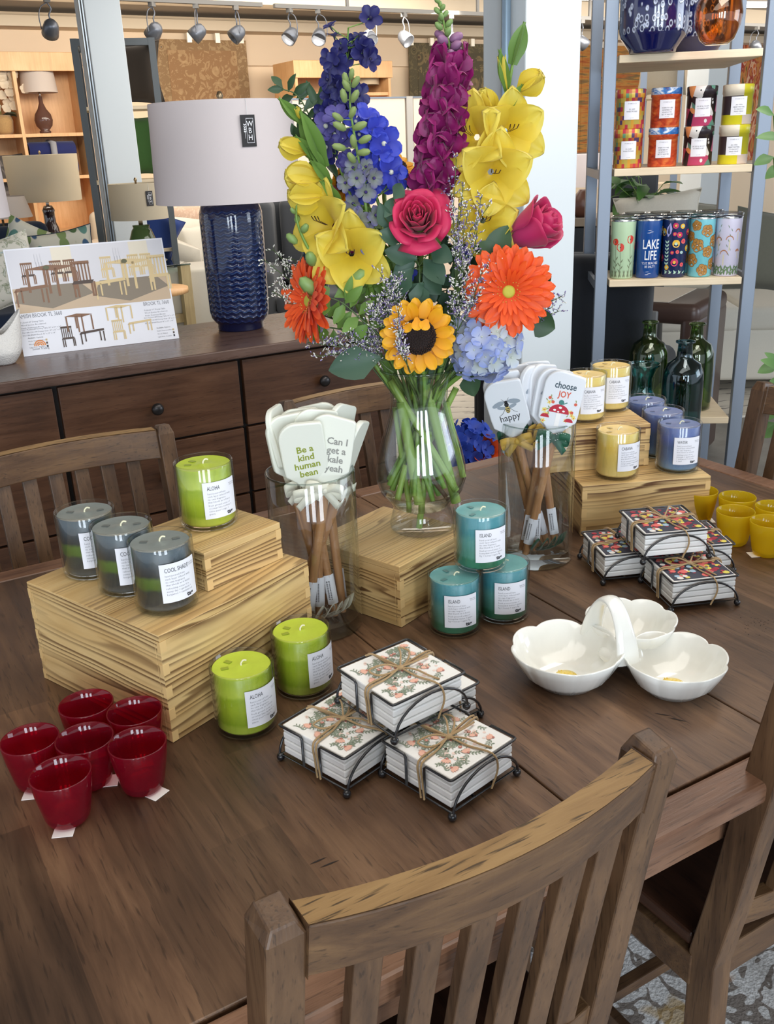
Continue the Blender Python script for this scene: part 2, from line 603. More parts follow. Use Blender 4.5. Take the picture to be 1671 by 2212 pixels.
# ================================================================ the dining table
TT = .765
W_D, W_M, W_L = srgb(52, 33, 24), srgb(88, 60, 44), srgb(120, 88, 66)
top_m = dark_wood('table_top_wood', srgb(58, 41, 30), srgb(92, 67, 49), srgb(126, 96, 71), 'y', plank=.075, rough=.40)
rim_m = dark_wood('table_rim_wood', srgb(76, 50, 36), srgb(112, 80, 60), srgb(142, 106, 82), 'x', rough=.38)
chair_m = dark_wood('chair_wood', srgb(50, 33, 20), srgb(84, 60, 40), srgb(114, 85, 58), 'z', rough=.45)
rail_m = dark_wood('chair_rail_wood', srgb(50, 33, 20), srgb(86, 61, 40), srgb(118, 88, 57), 'x', rough=.45)
seat_m = dark_wood('chair_seat_wood', srgb(38, 22, 14), srgb(58, 34, 22), srgb(80, 50, 34), 'y', rough=.4)
X0, XA, XB, X1 = -.16, .574, .865, 1.60
Y0, Y1 = .54, 1.655
tb = thing('dining_table', 'long dark brown wooden dining table with a centre leaf, carrying the gift display', 'table', (0, 0, 0))
g = .0012
MB().box(X0 + .05, XA - g, Y0 + .05, Y1 - .05, TT - .022, TT).obj('table_top', top_m, tb, bevel=.0015)
MB().box(XA + g, XB - g, Y0 + .05, Y1 - .05, TT - .022, TT).obj('leaf', top_m, tb, bevel=.0015)
MB().box(XB + g, X1 - .05, Y0 + .05, Y1 - .05, TT - .022, TT).obj('table_top', top_m, tb, bevel=.0015)
for (a, c_) in ((X0, XA - g), (XA + g, XB - g), (XB + g, X1)):
    MB().box(a, c_, Y0, Y0 + .0475, TT - .028, TT).obj('edge_board', rim_m, tb, bevel=.007, seg=3)
    MB().box(a, c_, Y1 - .0475, Y1, TT - .028, TT).obj('edge_board', rim_m, tb, bevel=.007, seg=3)
MB().box(X1 - .0475, X1, Y0 + .05, Y1 - .05, TT - .028, TT).obj('edge_board', rim_m, tb, bevel=.007, seg=3)
MB().box(X0, X0 + .0475, Y0 + .05, Y1 - .05, TT - .028, TT).obj('edge_board', rim_m, tb, bevel=.007, seg=3)
MB().box(X0 + .02, X1 - .02, Y0 + .02, Y1 - .02, TT - .04, TT - .0225).obj('under_frame', mat('dark_underside', srgb(28, 18, 12), .7), tb)
b = MB()
for y in (Y0 + .055, Y1 - .08):
    b.box(X0 + .06, X1 - .06, y, y + .022, TT - .115, TT - .04)
for x in (X0 + .06, X1 - .08):
    b.box(x, x + .022, Y0 + .055, Y1 - .058, TT - .115, TT - .04)
b.obj('apron', rim_m, tb)
for x in (X0 + .05, X1 - .14):
    for y in (Y0 + .05, Y1 - .14):
        MB().box(x, x + .09, y, y + .09, 0.0135, TT - .04).obj('leg', chair_m, tb, bevel=.004)
# worm marks and scratches of the distressed finish
pr = Print(lambda x, y, l=0.: (x, y, TT + .0004))
rn = random.Random(5)
for (px, pyy, L, a) in ((668, 1868, .02, .5), (690, 1875, .022, .45), (1412, 1541, .02, -.4), (1440, 1550, .024, -.5)):
    q = pz(px, pyy, TT)
    pr.leaf(q.x, q.y, a - .5, L, .0022)
for i in range(46):
    q = pz(rn.gauss(1625, 22), rn.gauss(1347, 11), TT)
    pr.blob(q.x, q.y, rn.uniform(.0005, .0011), n=6)
pr.obj('distress_marks', [mat('dark_dent', srgb(30, 20, 15), .7)], tb)

# ================================================================ slatted chairs
def chair_y(z):            # rake of the back
    t = (z - .44) / .46
    return -.005 - .062 * t - .012 * t * t if z > .44 else .0 - .03 * ((.44 - z) / .44) ** 2
def make_chair(label):
    t = thing('slatted_dining_chair', label, 'chair')
    HW = .187
    for sx in (-1, 1):
        b = MB()
        zs = [-.0065, .15, .3, .44, .55, .66, .77, .885]
        sec = []
        for z in zs:
            y = chair_y(z)
            sec.append([(sx * HW - .0165, y - .019, z), (sx * HW + .0165, y - .019, z), (sx * HW + .0165, y + .022, z), (sx * HW - .0165, y + .022, z)])
        vs = [p for s_ in sec for p in s_]
        fs = [(i * 4 + k, i * 4 + (k + 1) % 4, (i + 1) * 4 + (k + 1) % 4, (i + 1) * 4 + k) for i in range(len(zs) - 1) for k in range(4)]
        o = len(vs)
        y = chair_y(.9)
        k_ = .006
        vs += [(sx * HW - .0165 + k_, y - .019 + k_, .897), (sx * HW + .0165 - k_, y - .019 + k_, .897), (sx * HW + .0165 - k_, y + .022 - k_, .903), (sx * HW - .0165 + k_, y + .022 - k_, .903)]
        fs += [(o - 4 + k, o - 4 + (k + 1) % 4, o + (k + 1) % 4, o + k) for k in range(4)] + [(o, o + 1, o + 2, o + 3), (3, 2, 1, 0)]
        MB().add(vs, fs).obj('back_post', chair_m, t, bevel=.0025)
        MB().box(sx * .185 - .019, sx * .185 + .019, .375, .413, -.0065, .435).obj('front_leg', chair_m, t, bevel=.003)
        MB().box(sx * .195 - .01, sx * .195 + .01, .015, .38, .385, .435).obj('side_apron', rail_m, t, bevel=.002)
        MB().box(sx * .19 - .008, sx * .19 + .008, .0, .38, .17, .195).obj('side_stretcher', rail_m, t, bevel=.002)
    def bow(x, d=.033):
        return -d * (1 - (x / HW) ** 2)
    def rail(z0, z1, th, d=.033):
        b = MB()
        n = 14
        vs, fs = [], []
        for i in range(n + 1):
            x = -HW + .016 + (2 * HW - .032) * i / n
            yy = bow(x, d)
            for (dy, z) in ((-th / 2, z0), (th / 2, z0), (th / 2, z1), (-th / 2, z1)):
                vs.append((x, chair_y(z) + yy + dy, z))
        for i in range(n):
            for k in range(4):
                fs.append((i * 4 + k, (i + 1) * 4 + k, (i + 1) * 4 + (k + 1) % 4, i * 4 + (k + 1) % 4)[::-1])
        fs += [(0, 1, 2, 3), tuple(n * 4 + k for k in (3, 2, 1, 0))]
        return b.add(vs, fs)
    rail(.835, .892, .030).obj('top_rail', [rail_m], t, bevel=.002)
    # the worn, lighter upper face of the rail
    b = MB()
    vs, fs = [], []
    for i in range(15):
        x = -HW + .017 + (2 * HW - .034) * i / 14
        for dy in (-.0138, .0138):
            vs.append((x, chair_y(.892) + bow(x) + dy, .8928))
    fs = [(2 * i, 2 * i + 2, 2 * i + 3, 2 * i + 1) for i in range(14)]
    o = b.add(vs, fs).obj('worn_rail_top', dark_wood('worn_ochre_wood', srgb(104, 78, 46), srgb(142, 110, 68), srgb(164, 132, 86), 'x', rough=.55, pores=1.8), t)
    o['label'] = 'lighter worn top face of the curved rail'
    rail(.50, .545, .02, .02).obj('lower_rail', rail_m, t, bevel=.002)
    for i in range(6):
        x = -HW + .067 + i * .0507
        vs = []
        for k in range(8):
            z = lerp(.54, .84, k / 7)
            y = chair_y(z) + bow(x, lerp(.02, .033, k / 7))
            for (a, c_) in ((-.0135, -.007), (.0135, -.007), (.0135, .007), (-.0135, .007)):
                vs.append((x + a, y + c_, z))
        fs = [(q * 4 + k, q * 4 + (k + 1) % 4, (q + 1) * 4 + (k + 1) % 4, (q + 1) * 4 + k) for q in range(7) for k in range(4)]
        MB().add(vs, fs).obj('back_slat', chair_m, t, bevel=.0015)
    MB().box(-.198, .198, .024, .43, .437, .46).obj('seat', seat_m, t, bevel=.006, seg=3)
    MB().box(-.18, .18, .385, .405, .385, .435).obj('front_apron', rail_m, t, bevel=.002)
    MB().box(-.18, .18, .0, .018, .385, .435).obj('rear_apron', rail_m, t, bevel=.002)
    MB().box(-.18, .18, .18, .2, .172, .192).obj('cross_stretcher', rail_m, t, bevel=.002)
    return t
ch = make_chair('slatted dark wood chair in front of the table, its curved top rail nearest the viewer')
ch.location = (.376, .590, .02)
G = 'slatted chairs around the dining table'
ch['group'] = G
dup(ch, (.980, .600, .02), R(0), 'slatted dark wood chair cut off by the lower right picture edge')
q = pz(350, 917, .92)
dup(ch, (q.x - .187, q.y - .075, .02), PI, 'slatted dark wood chair behind the table, below the sideboard knobs, left of the green candle')
q = pz(618, 865, .92)
dup(ch, (q.x + .187, q.y - .075, .02), PI, 'slatted dark wood chair behind the table, between the white spatulas and the glass vase')
q = pz(1650, 825, .92)
dup(ch, (q.x - .075, q.y - .187, .02), PI / 2, 'slatted dark wood chair at the far right end of the table')
# ================================================================ layered candles
jar_glass = glass('candle_jar_glass', (.985, .99, .987), (.80, .84, .83), 1.0)
def wax_mat(name, stops, var=.25):
    def fn(nt, b):
        tc = N(nt, 'TexCoord')
        s = N(nt, 'SeparateXYZ')
        nt.links.new(tc.outputs['Object'], s.inputs[0])
        n = nz(nt, coord(nt, (60, 60, 90)), 1, 3)
        h = math_(nt, 'MULTIPLY_ADD', s.outputs[2], 1 / .078, math_(nt, 'MULTIPLY_ADD', n, .10, -.05))
        c = ramp(nt, h, stops)
        m = nz(nt, coord(nt, (45, 45, 45)), 1.3, 4, .7)
        c = mixc(nt, math_(nt, 'MULTIPLY', ramp(nt, m, [(.45, (0, 0, 0)), (.75, (1, 1, 1))]), var), c, (.9, .9, .9), 'SOFT_LIGHT')
        st_ = nz(nt, coord(nt, (120, 120, 14)), 1, 3, .7)
        c = mixc(nt, math_(nt, 'MULTIPLY', ramp(nt, st_, [(.52, (0, 0, 0)), (.7, (1, 1, 1))]), .16), c, (.02, .03, .02), 'MULTIPLY')
        nt.links.new(c, b.inputs['Base Color'])
        b.inputs['Subsurface Weight'].default_value = 0
    return mat(name, rough=.35, fn=fn)
g1, g2 = srgb(172, 192, 46), srgb(194, 210, 72)
WAX = {
    'aloha': (wax_mat('lime_wax', [(0, g2), (.22, srgb(180, 198, 62)), (.28, srgb(150, 176, 34)), (.5, g1), (.72, srgb(160, 184, 40)), (.78, g2), (1, g1)]), srgb(184, 204, 66)),
    'cool': (wax_mat('slate_and_green_wax', [(0, srgb(112, 118, 112)), (.12, srgb(74, 84, 90)), (.2, srgb(50, 58, 62)), (.42, srgb(44, 54, 50)), (.47, srgb(78, 104, 36)), (.60, srgb(86, 112, 40)), (.66, srgb(36, 42, 44)), (.8, srgb(46, 54, 60)), (1, srgb(76, 90, 98))], .1), srgb(128, 136, 134)),
    'island': (wax_mat('teal_wax', [(0, srgb(88, 154, 128)), (.15, srgb(56, 130, 96)), (.26, srgb(64, 136, 104)), (.32, srgb(96, 158, 138)), (.6, srgb(100, 164, 158)), (.78, srgb(70, 148, 158)), (1, srgb(84, 156, 168))]), srgb(110, 166, 166)),
    'cabana': (wax_mat('amber_wax', [(0, srgb(246, 224, 150)), (.2, srgb(242, 212, 126)), (.5, srgb(238, 202, 104)), (.8, srgb(242, 198, 84)), (1, srgb(248, 216, 112))]), srgb(232, 200, 122)),
    'water': (wax_mat('blue_wax', [(0, srgb(140, 160, 170)), (.12, srgb(110, 150, 190)), (.35, srgb(74, 110, 160)), (.6, srgb(62, 90, 136)), (.8, srgb(70, 94, 164)), (1, srgb(96, 116, 176))]), srgb(112, 128, 170)),
}
RW, RJ, HJ = .0362, .039, .0885
def make_candle(kind, title, notes, label, laba):
    t = thing('jar_candle', label, 'candle')
    MB().lathe([(0, .0005), (.030, .0005), (RJ - .003, .0012), (RJ - .0005, .004), (RJ, .008), (RJ, HJ - .002), (RJ - .0008, HJ), (RJ - .0022, HJ - .001), (RJ - .0024, .009), (RJ - .006, .0045), (0, .0045)], 48).obj('glass_jar', jar_glass, t)
    wm, topc = WAX[kind]
    b = MB()
    b.lathe([(0, .0055), (RW - .004, .0055), (RW, .010), (RW, .0825), (RW - .0012, .084)], 40, mi=0)
    b.lathe([(RW - .0012, .084), (.028, .0832), (.01, .0828), (.004, .0838), (0, .0838)], 40, mi=1)
    rn = random.Random(len(label))
    for k in range(2):
        a = rn.uniform(0, 6.3)
        M = Matrix.Translation((.02 * math.cos(a), .02 * math.sin(a), .0835)) @ Matrix.Rotation(a, 4, 'Z')
        b.box(-.0045, .0045, -.003, .003, 0, .0004, 2, M)
    def fn(nt, bb):
        n = nz(nt, coord(nt, (50, 50, 50)), 1, 3, .6)
        nt.links.new(mixc(nt, n, tuple(c * .85 for c in topc), tuple(min(1, c * 1.15) for c in topc)), bb.inputs['Base Color'])
    tm = mat(kind + '_candle_top', topc, .25, fn=fn)
    b.obj('wax', [wm, tm, mat(kind + '_sticker', tuple(c * .6 for c in topc), .3)], t)
    MB().tube(bez([(0, 0, .083), (.001, .001, .086), (.004, .000, .089), (.0075, -.001, .0878)], 3), .0011, 6).obj('wick', mat('waxed_wick', srgb(226, 222, 190), .6), t)
    # paper label wrapped on the glass
    Rl = RJ + .00025
    lw, z0, z1 = .050, .019, .069
    lb = MB()
    lb.grid(lambda u, v: (Rl * math.cos(-PI / 2 + (u - .5) * lw / Rl), Rl * math.sin(-PI / 2 + (u - .5) * lw / Rl), lerp(z0, z1, v)), 12, 1)
    l = lb.obj('paper_label', paper, t)
    pr = Print(on_cyl(Rl + .0002))
    xL = -lw / 2 + .0055
    pr.text(title, xL, z1 - .0085, .0078, sx=.66, bold=.0)
    pr.text('burn time\n60 hours', lw / 2 - .0015, z1 - .0080, .0027, 1, 'RIGHT', res=1, line=.9)
    y = z1 - .0140
    pr.line([(xL, y + .0010), (lw / 2 - .001, y + .0010)], .00012, 1)
    for i, ln in enumerate(['hand poured buns', 'each layer infused with', 'its own fragrance', 'that blends as it burns'] + notes):
        if i == 4:
            pr.line([(xL, y + .0004), (lw / 2 - .001, y + .0004)], .00012, 1)
            y -= .0006
        pr.text(ln, xL, y - .0014, .0034, 1, sx=.92, res=1, space=1.12)
        y -= .0039
    pr.text('tag', .0060, z0 + .0048, .0078, 0, sx=1.05, bold=.0003)
    pr.obj('lettering', [ink, ink2], l)
    for ch_ in (l,):
        ch_.rotation_euler = (0, 0, laba)
    return t
LB = lambda ang: R(ang)
# ---- wooden display boxes -------------------------------------------------
def crate(label, M0, ex, ey, h, seed, strength=1.0, dens=1.0, joints=True, cat='box'):
    """M0: (x, y, z, rz) of its front corner; runs +ex along local x and +ey along local y"""
    x, y, z, rz = M0
    t = thing('wooden_display_box', label, cat, (x, y, z), rz)
    pm = pine('burnt_pine_%d' % seed, strength, seed, dens)
    th = .009
    MB().box(0, ex, 0, ey, h - th, h).obj('top_board', pm, t, bevel=.0008)
    MB().box(0, ex, 0, th, 0.0005, h - th - .0003).obj('side_board', pm, t, bevel=.0006)
    MB().box(0, ex, ey - th, ey, 0.0005, h - th - .0003).obj('side_board', pm, t, bevel=.0006)
    MB().box(0, th, th + .0003, ey - th - .0003, 0.0005, h - th - .0003).obj('end_board', pm, t, bevel=.0006)
    MB().box(ex - th, ex, th + .0003, ey - th - .0003, 0.0005, h - th - .0003).obj('end_board', pm, t, bevel=.0006)
    # finger joints at the corners
    n = max(3, int(h / .016))
    s = (h - th) / n
    for (cx, cy) in ((0, 0), (ex, 0), (0, ey), (ex, ey)):
        b = MB()
        for i in range(0, n, 2):
            sx, sy = (1 if cx == 0 else -1), (1 if cy == 0 else -1)
            b.box(min(cx - sx * .0003, cx + sx * th), max(cx - sx * .0003, cx + sx * th), min(cy - sy * .0003, cy + sy * th * .6), max(cy - sy * .0003, cy + sy * th * .6), i * s + .001, (i + 1) * s)
        b.obj('finger_joint', mat('pine_end_grain', srgb(216, 180, 122), .6), t)
    return t
A = pz(361, 1607, TT)
# large left box
bh = .1465
p0, p1, p2 = pz(342, 1374, TT + bh), pz(78, 1248, TT + bh), pz(664, 1210, TT + bh)
rz = math.atan2(p2.y - p0.y, p2.x - p0.x)
ex = (p2 - p0).length
ey = abs((p1 - p0).dot(V((-math.sin(rz), math.cos(rz), 0))))
crate('large pale wooden box at left carrying the three grey-green candles and the small box', (p0.x, p0.y, TT, rz), ex, ey, bh, 1, .95)
ZB1 = TT + bh
q0, q2 = pz(446, 1276, ZB1), pz(440, 1194, ZB1 + .053)
s0, s1 = pz(440, 1196, ZB1 + .053), pz(604, 1128, ZB1 + .053)
rz2 = math.atan2(s1.y - s0.y, s1.x - s0.x)
crate('small pale wooden box stacked on the large left box, under the upper lime candle', (s0.x, s0.y, ZB1, rz2), (s1 - s0).length, .13, .053, 2, .9, 1.3)
ZB2 = ZB1 + .053
# centre box
hc = .0985
c0, c1, c2 = pz(862, 1225, TT + hc), pz(783, 1140, TT + hc), pz(1000, 1150, TT + hc)
rz3 = math.atan2(c2.y - c0.y, c2.x - c0.x)
eyc = abs((c1 - c0).dot(V((-math.sin(rz3), math.cos(rz3), 0)))) + .035
crate('burnt-grain wooden box in the centre of the table, under the flower vase', (c0.x, c0.y, TT, rz3), (c2 - c0).length + .02, eyc, hc, 5, 1.0, 1.25)
ZC = TT + hc
# right boxes
hr = .095
d0, d1 = pz(1258, 1051, TT + hr), pz(1535, 1028, TT + hr)
rz4 = math.atan2(d1.y - d0.y, d1.x - d0.x)
crate('wooden box at right with dark wavy grain, carrying the yellow and blue candles', (d0.x, d0.y, TT, rz4), (d1 - d0).length, .272, hr, 8, 1.1, 1.1)
ZR = TT + hr

uu = V((math.cos(rz4), math.sin(rz4), 0))
nn = V((-math.sin(rz4), math.cos(rz4), 0))
e1 = pz(1405, 915, ZR + .08)
crate('smaller wooden box with burnt stripes stacked on the right box, under two yellow candles', (e1.x - uu.x * .235, e1.y - uu.y * .235, ZR, rz4), .235, .145, .08, 13, 1.15, .8)
ZR2 = ZR + .08
def rim_xy(xl, xr, yf, z, r=.039):
    """centre of a level circle of radius r whose picture spans xl..xr with its far edge at yf"""
    c = pz((xl + xr) / 2, yf + 20, z)
    cx, cy = c.x, c.y
    def f(a, b):
        q = [px_of((a + r * math.cos(t * PI / 30), b + r * math.sin(t * PI / 30), z)) for t in range(60)]
        return (min(p[0] for p in q) + max(p[0] for p in q)) / 2 - (xl + xr) / 2, min(p[1] for p in q) - yf
    for _ in range(12):
        e = f(cx, cy)
        h = 1e-4
        ex_, ey_ = f(cx + h, cy), f(cx, cy + h)
        a, b, c_, d = (ex_[0] - e[0]) / h, (ey_[0] - e[0]) / h, (ex_[1] - e[1]) / h, (ey_[1] - e[1]) / h
        D = a * d - b * c_
        cx -= (d * e[0] - b * e[1]) / D
        cy -= (-c_ * e[0] + a * e[1]) / D
    return cx, cy
CAN = [
 ('cool', (273, 413, 1136), ZB1, 29, 'grey and green COOL SHADE candle, nearest of the three on the large left box'),
 ('cool', (190, 328, 1105), ZB1, 20, 'grey and green layered candle, middle of the three on the large left box'),
 ('cool', (114, 247, 1077), ZB1, 19, 'grey and green layered candle, leftmost and rearmost on the large left box'),
 ('aloha', (372, 502, 975), ZB2, 30, 'lime green ALOHA candle standing on the small stacked box at left'),
 ('aloha', (451, 588, 1396), TT, 37, 'lime green ALOHA candle on the table, nearest, beside the corner of the large box'),
 ('aloha', (584, 711, 1325), TT, 46, 'lime green ALOHA candle on the table, in front of the jar of white spatulas'),
 ('island', (925, 1036, 1213), TT, 15, 'teal ISLAND candle on the table, front left of the teal trio'),
 ('island', (1036, 1138, 1188), TT, 18, 'teal ISLAND candle on the table, right one of the teal trio'),
 ('island', (982, 1093, 1076), TT + .0888, 26, 'teal ISLAND candle stacked on top of the other two teal candles'),
 ('cabana', (1284, 1387, 911), ZR, 39, 'yellow CABANA candle standing lower, at the front of the right wooden box'),
 ('cabana', (1218, 1312, 794), ZR2, 26, 'yellow CABANA candle on the upper right box, beside the choose joy spatula'),
 ('cabana', (1272, 1368, 775), ZR2, 25, 'yellow CABANA candle on the upper right box, right of its twin'),
 ('water', (1418, 1519, 898), ZR, 26, 'blue WATER candle nearest on the right wooden box'),
 ('water', (1385, 1480, 872), ZR, 40, 'blue candle behind the WATER candle, middle of the three blue ones'),
 ('water', (1350, 1440, 849), ZR, 40, 'blue candle rearmost of the three, behind the small right box'),
]
TIT = {'cool': ('COOL SHADE', ['refreshing notes of a', 'sunny day + gardenia +', 'bergamot + sandalwood']),
 'aloha': ('ALOHA', ['fresh ground notes of', 'coconut lime verbena +', 'citrus peel + sage +', 'guava']),
 'island': ('ISLAND', ['fresh pressed notes of', 'honeydew melon + guava', 'fig + honey + apple fig']),
 'cabana': ('CABANA', ['fresh pressed notes of', 'mango guava + watermelon', 'nectarine + ginger']),
 'water': ('WATER', ['calming notes of sea', 'minerals + warm amber', '+ driftwood + sea salt', '+ sand'])}
GRP = {'cool': 'grey and green candles on the left box', 'aloha': 'lime green candles', 'island': 'stacked teal candles', 'cabana': 'yellow candles on the right boxes', 'water': 'blue candles on the right box'}
first = {}
for kind, rm, z, off, lab in CAN:
    cx, cy = rim_xy(*rm, z + HJ)
    yaw = math.atan2(-cy, -cx) + PI / 2 + R(off)
    if kind not in first:
        first[kind] = make_candle(kind, TIT[kind][0], TIT[kind][1], lab, 0)
        first[kind]['group'] = GRP[kind]
        o = first[kind]
        o.location, o.rotation_euler = (cx, cy, z + .0003), (0, 0, yaw)
    else:
        dup(first[kind], (cx, cy, z + .0003), yaw, lab)
# ================================================================ coloured glass votive cups
def make_cup(mt, label, tab):
    t = thing('glass_votive_cup', label, 'cup')
    MB().lathe([(0, .001), (.019, .001), (.0225, .004), (.0245, .010), (.0300, .040), (.0322, .0595), (.0316, .0608), (.0306, .0600), (.0284, .040), (.0228, .012), (.019, .0075), (0, .0065)], 40).obj('cup_body', mt, t)
    if tab:
        b = MB()
        b.box(-.012, .010, -.030, -.012, .0002, .0008)
        o = b.obj('white_sticker', mat('white_sticker', srgb(240, 236, 232), .6), t, bevel=.0003)
        o.rotation_euler = (0, 0, tab)
    return t
red = glass('ruby_glass', (.70, .03, .09), (.42, .004, .04), .9, body=.17)
yel = glass('mustard_glass', (.84, .67, .03), (.62, .46, .01), .7, body=.5)
rl = ['nearest of the six red glass cups, its white sticker showing in front', 'leftmost red glass cup at the picture edge', 'red glass cup in the middle of the red group', 'red glass cup rightmost in the front row, sticker at its right',
      'red glass cup at the back of the group, left one before the wooden box', 'red glass cup at the back touching the wooden box corner']
cr = make_cup(red, rl[0], R(-25))
ryl = [(62, 196, 1629), (0, 126, 1560), (119, 243, 1558), (233, 358, 1567), (126, 243, 1487), (230, 349, 1502)]
for i, a in enumerate(ryl):
    x, y = rim_xy(*a, TT + .0605, .0322)
    if i == 0:
        cr.location = (x, y, TT)
        cr['group'] = 'red glass cups at the left table edge'
    else:
        dup(cr, (x, y, TT), [0, 0, 1.6, .9, .4, .3][i], rl[i])
yl = ['yellow glass cup mostly hidden behind the right wooden box', 'yellow glass cup rearmost of the ones seen whole, right of the wooden box', 'yellow glass cup in front of the rearmost one, sticker corner under it',
      'yellow glass cup cut by the right picture edge, rear one', 'yellow glass cup cut by the right picture edge, front one']
cyl_ = make_cup(yel, yl[0], R(60))
for i, a in enumerate([(1470, 1553, 1046), (1553, 1632, 1059), (1549, 1629, 1089), (1633, 1713, 1079), (1621, 1705, 1110)]):
    x, y = rim_xy(*a, TT + .0605, .0322)
    if i == 0:
        cyl_.location = (x, y, TT)
        cyl_['group'] = 'yellow glass cups right of the wooden box'
    else:
        dup(cyl_, (x, y, TT), .8 * i, yl[i])

# ================================================================ coaster sets
wire = mat('black_wire', (.012, .012, .014), .3, coat=.4)
twine_m = fabric('jute_twine', srgb(176, 146, 104), 900, var=.3)
tile_m = mat('white_ceramic_tile', srgb(244, 243, 240), .3)
CW = .1
def make_coasters(pattern, label):
    t = thing('coaster_set', label, 'coasters')
    h = CW / 2
    e = h + .003
    b = MB()
    zr, zb = .049, .0095
    def loop(pts, r=.0016, closed=False):
        b.tube(pts, r, 7, closed=closed)
    loop([(-e, -e, zb), (e, -e, zb), (e, e, zb), (-e, e, zb)], closed=True)
    for x in (-.016, .016):
        loop([(x, -e, zb), (x, e, zb)])
    for s in (-1, 1):     # ring halves dip down on the two gap sides (+-x)
        loop([(-e, s * .014, zb), (-e, s * .014, zr - .003), (-e, s * .017, zr), (-e, s * (e - .004), zr), (-e + .001, s * (e - .001), zr), (-e + .004, s * e, zr), (e - .004, s * e, zr), (e - .001, s * (e - .001), zr), (e, s * (e - .004), zr), (e, s * .017, zr), (e, s * .014, zr - .003), (e, s * .014, zb)])
        k = e + .0025
        loop([(-e - .001, s * k, .005)] + [(-e * math.cos(PI * i / 14), s * k, .007 + .038 * math.sin(PI * i / 14)) for i in range(15)] + [(e + .001, s * k, .005)])
    b.obj('wire_rack', wire, t)
    for sx in (-1, 1):
        for sy in (-1, 1):
            MB().ball((sx * e, sy * (e + .001), .0052), .005, 12).obj('ball_foot', wire, t)
    z = zb + .002
    tl = None
    for i in range(4):
        o = MB().box(-h, h, -h, h, z, z + .0086).obj('coaster', tile_m, t, bevel=.0016)
        z += .0097
        tl = o
    zt = z - .0097 + .0086
    pr = Print(flat_xy(zt + .0003))
    rn = random.Random(3 if pattern == 'floral' else 9)
    if pattern == 'floral':
        mats = [mat('print_sage', srgb(136, 148, 128), .6), mat('print_peach', srgb(236, 184, 164), .6), mat('print_rust', srgb(188, 120, 106), .6), mat('print_blush', srgb(238, 214, 204), .6)]
        for i in range(60):
            x, y = rn.uniform(-.040, .040), rn.uniform(-.040, .040)
            pr.blob(x, y, rn.uniform(.0012, .0030), 3, 7)
        for i in range(64):   # leafy sprays
            x, y = rn.uniform(-.043, .043), rn.uniform(-.043, .043)
            a = rn.uniform(0, 6.28)
            pts = [(x + k * .0034 * math.cos(a + k * .12), y + k * .0034 * math.sin(a + k * .12)) for k in range(5)]
            pts = [p for p in pts if abs(p[0]) < .043 and abs(p[1]) < .043]
            if len(pts) > 1:
                pr.line(pts, .0004, 0, .0001)
            for k, p in enumerate(pts):
                for sd in (-1, 1):
                    pr.leaf(p[0], p[1], a + k * .12 + sd * .8, .0046, .0016, 0, .00015 + i * 6e-6)
        for (x, y) in ((-.028, -.024), (.026, -.018), (-.004, -.033), (.030, .020), (-.030, .024), (.004, .032), (.0, -.004), (-.036, .0), (.036, -.034), (-.036, -.038), (.036, .038), (-.012, .014)):
            a0 = rn.uniform(0, 6.28)
            for k in range(-2, 3):
                pr.leaf(x, y, a0 + k * .36, .0088, .0042, 1, .0005 + k * .00003)
            pr.blob(x, y, .0016, 2, 8, lift=.0008)
        for i in range(9):
            x, y = rn.uniform(-.036, .036), rn.uniform(-.036, .036)
            pr.blob(x, y, .0023, 2, 9, lift=.0007)
            pr.blob(x, y, .0008, 3, 6, lift=.0009)
    else:
        mats = [mat('print_navy', srgb(52, 54, 70), .5), mat('print_crimson', srgb(158, 34, 58), .5), mat('print_lemon', srgb(222, 206, 90), .5), mat('print_leaf', srgb(106, 150, 116), .5), mat('print_sky', srgb(160, 186, 206), .5), mat('print_coral', srgb(226, 110, 104), .5), mat('print_white', srgb(232, 228, 222), .5)]
        pr.rect(-.0475, .0475, -.0475, .0475, 0)
        for i in range(120):
            x, y = rn.uniform(-.042, .042), rn.uniform(-.042, .042)
            m_ = rn.choice([1, 1, 2, 3, 3, 4, 5, 5, 6, 1])
            if m_ == 3:
                pr.leaf(x, y, rn.uniform(0, 6.3), .008, .004, 3, .0001 + i * 5e-6)
            else:
                pr.blob(x, y, rn.uniform(.0022, .0060), m_, 10, .15, lift=.0001 + i * 5e-6, seed=i)
        pr.rect(-.012, .012, .006, .015, 5, .0009)
        pr.text('lovely', 0, .0105, .0075, 6, 'CENTER', lift=.0011)
    pr.obj('printed_pattern', mats, tl)
    # jute twine bow
    tw = MB()
    zt2 = zt + .0016
    zbm = zb - .003
    for s in (-1, 1):
        off = s * .0025
        tw.tube(bez([(-h - .0045, off - .012, zbm), (-h - .0045, off - .010, (zt + zbm) / 2), (-h - .003, off - .008, zt + .001), (-h * .5, off - .004, zt2), (0, 0, zt2 + .002), (h * .5, off + .005, zt2), (h + .003, off + .008, zt + .001), (h + .0045, off + .010, (zt + zbm) / 2), (h + .0045, off + .012, zbm)], 4), .0013, 6)
    tw.tube(bez([(h * .2, -h - .004, zbm), (.018, -h - .006, .03), (.012, -h - .003, zt + .001), (.004, -h * .5, zt2), (0, 0, zt2 + .002), (-.003, h * .5, zt2), (-.006, h + .003, zt + .001), (-.006, h + .005, .02)], 4), .0013, 6)
    tw.ball((0, 0, zt2 + .002), .0042, 10, sc=(1.2, 1, .7))
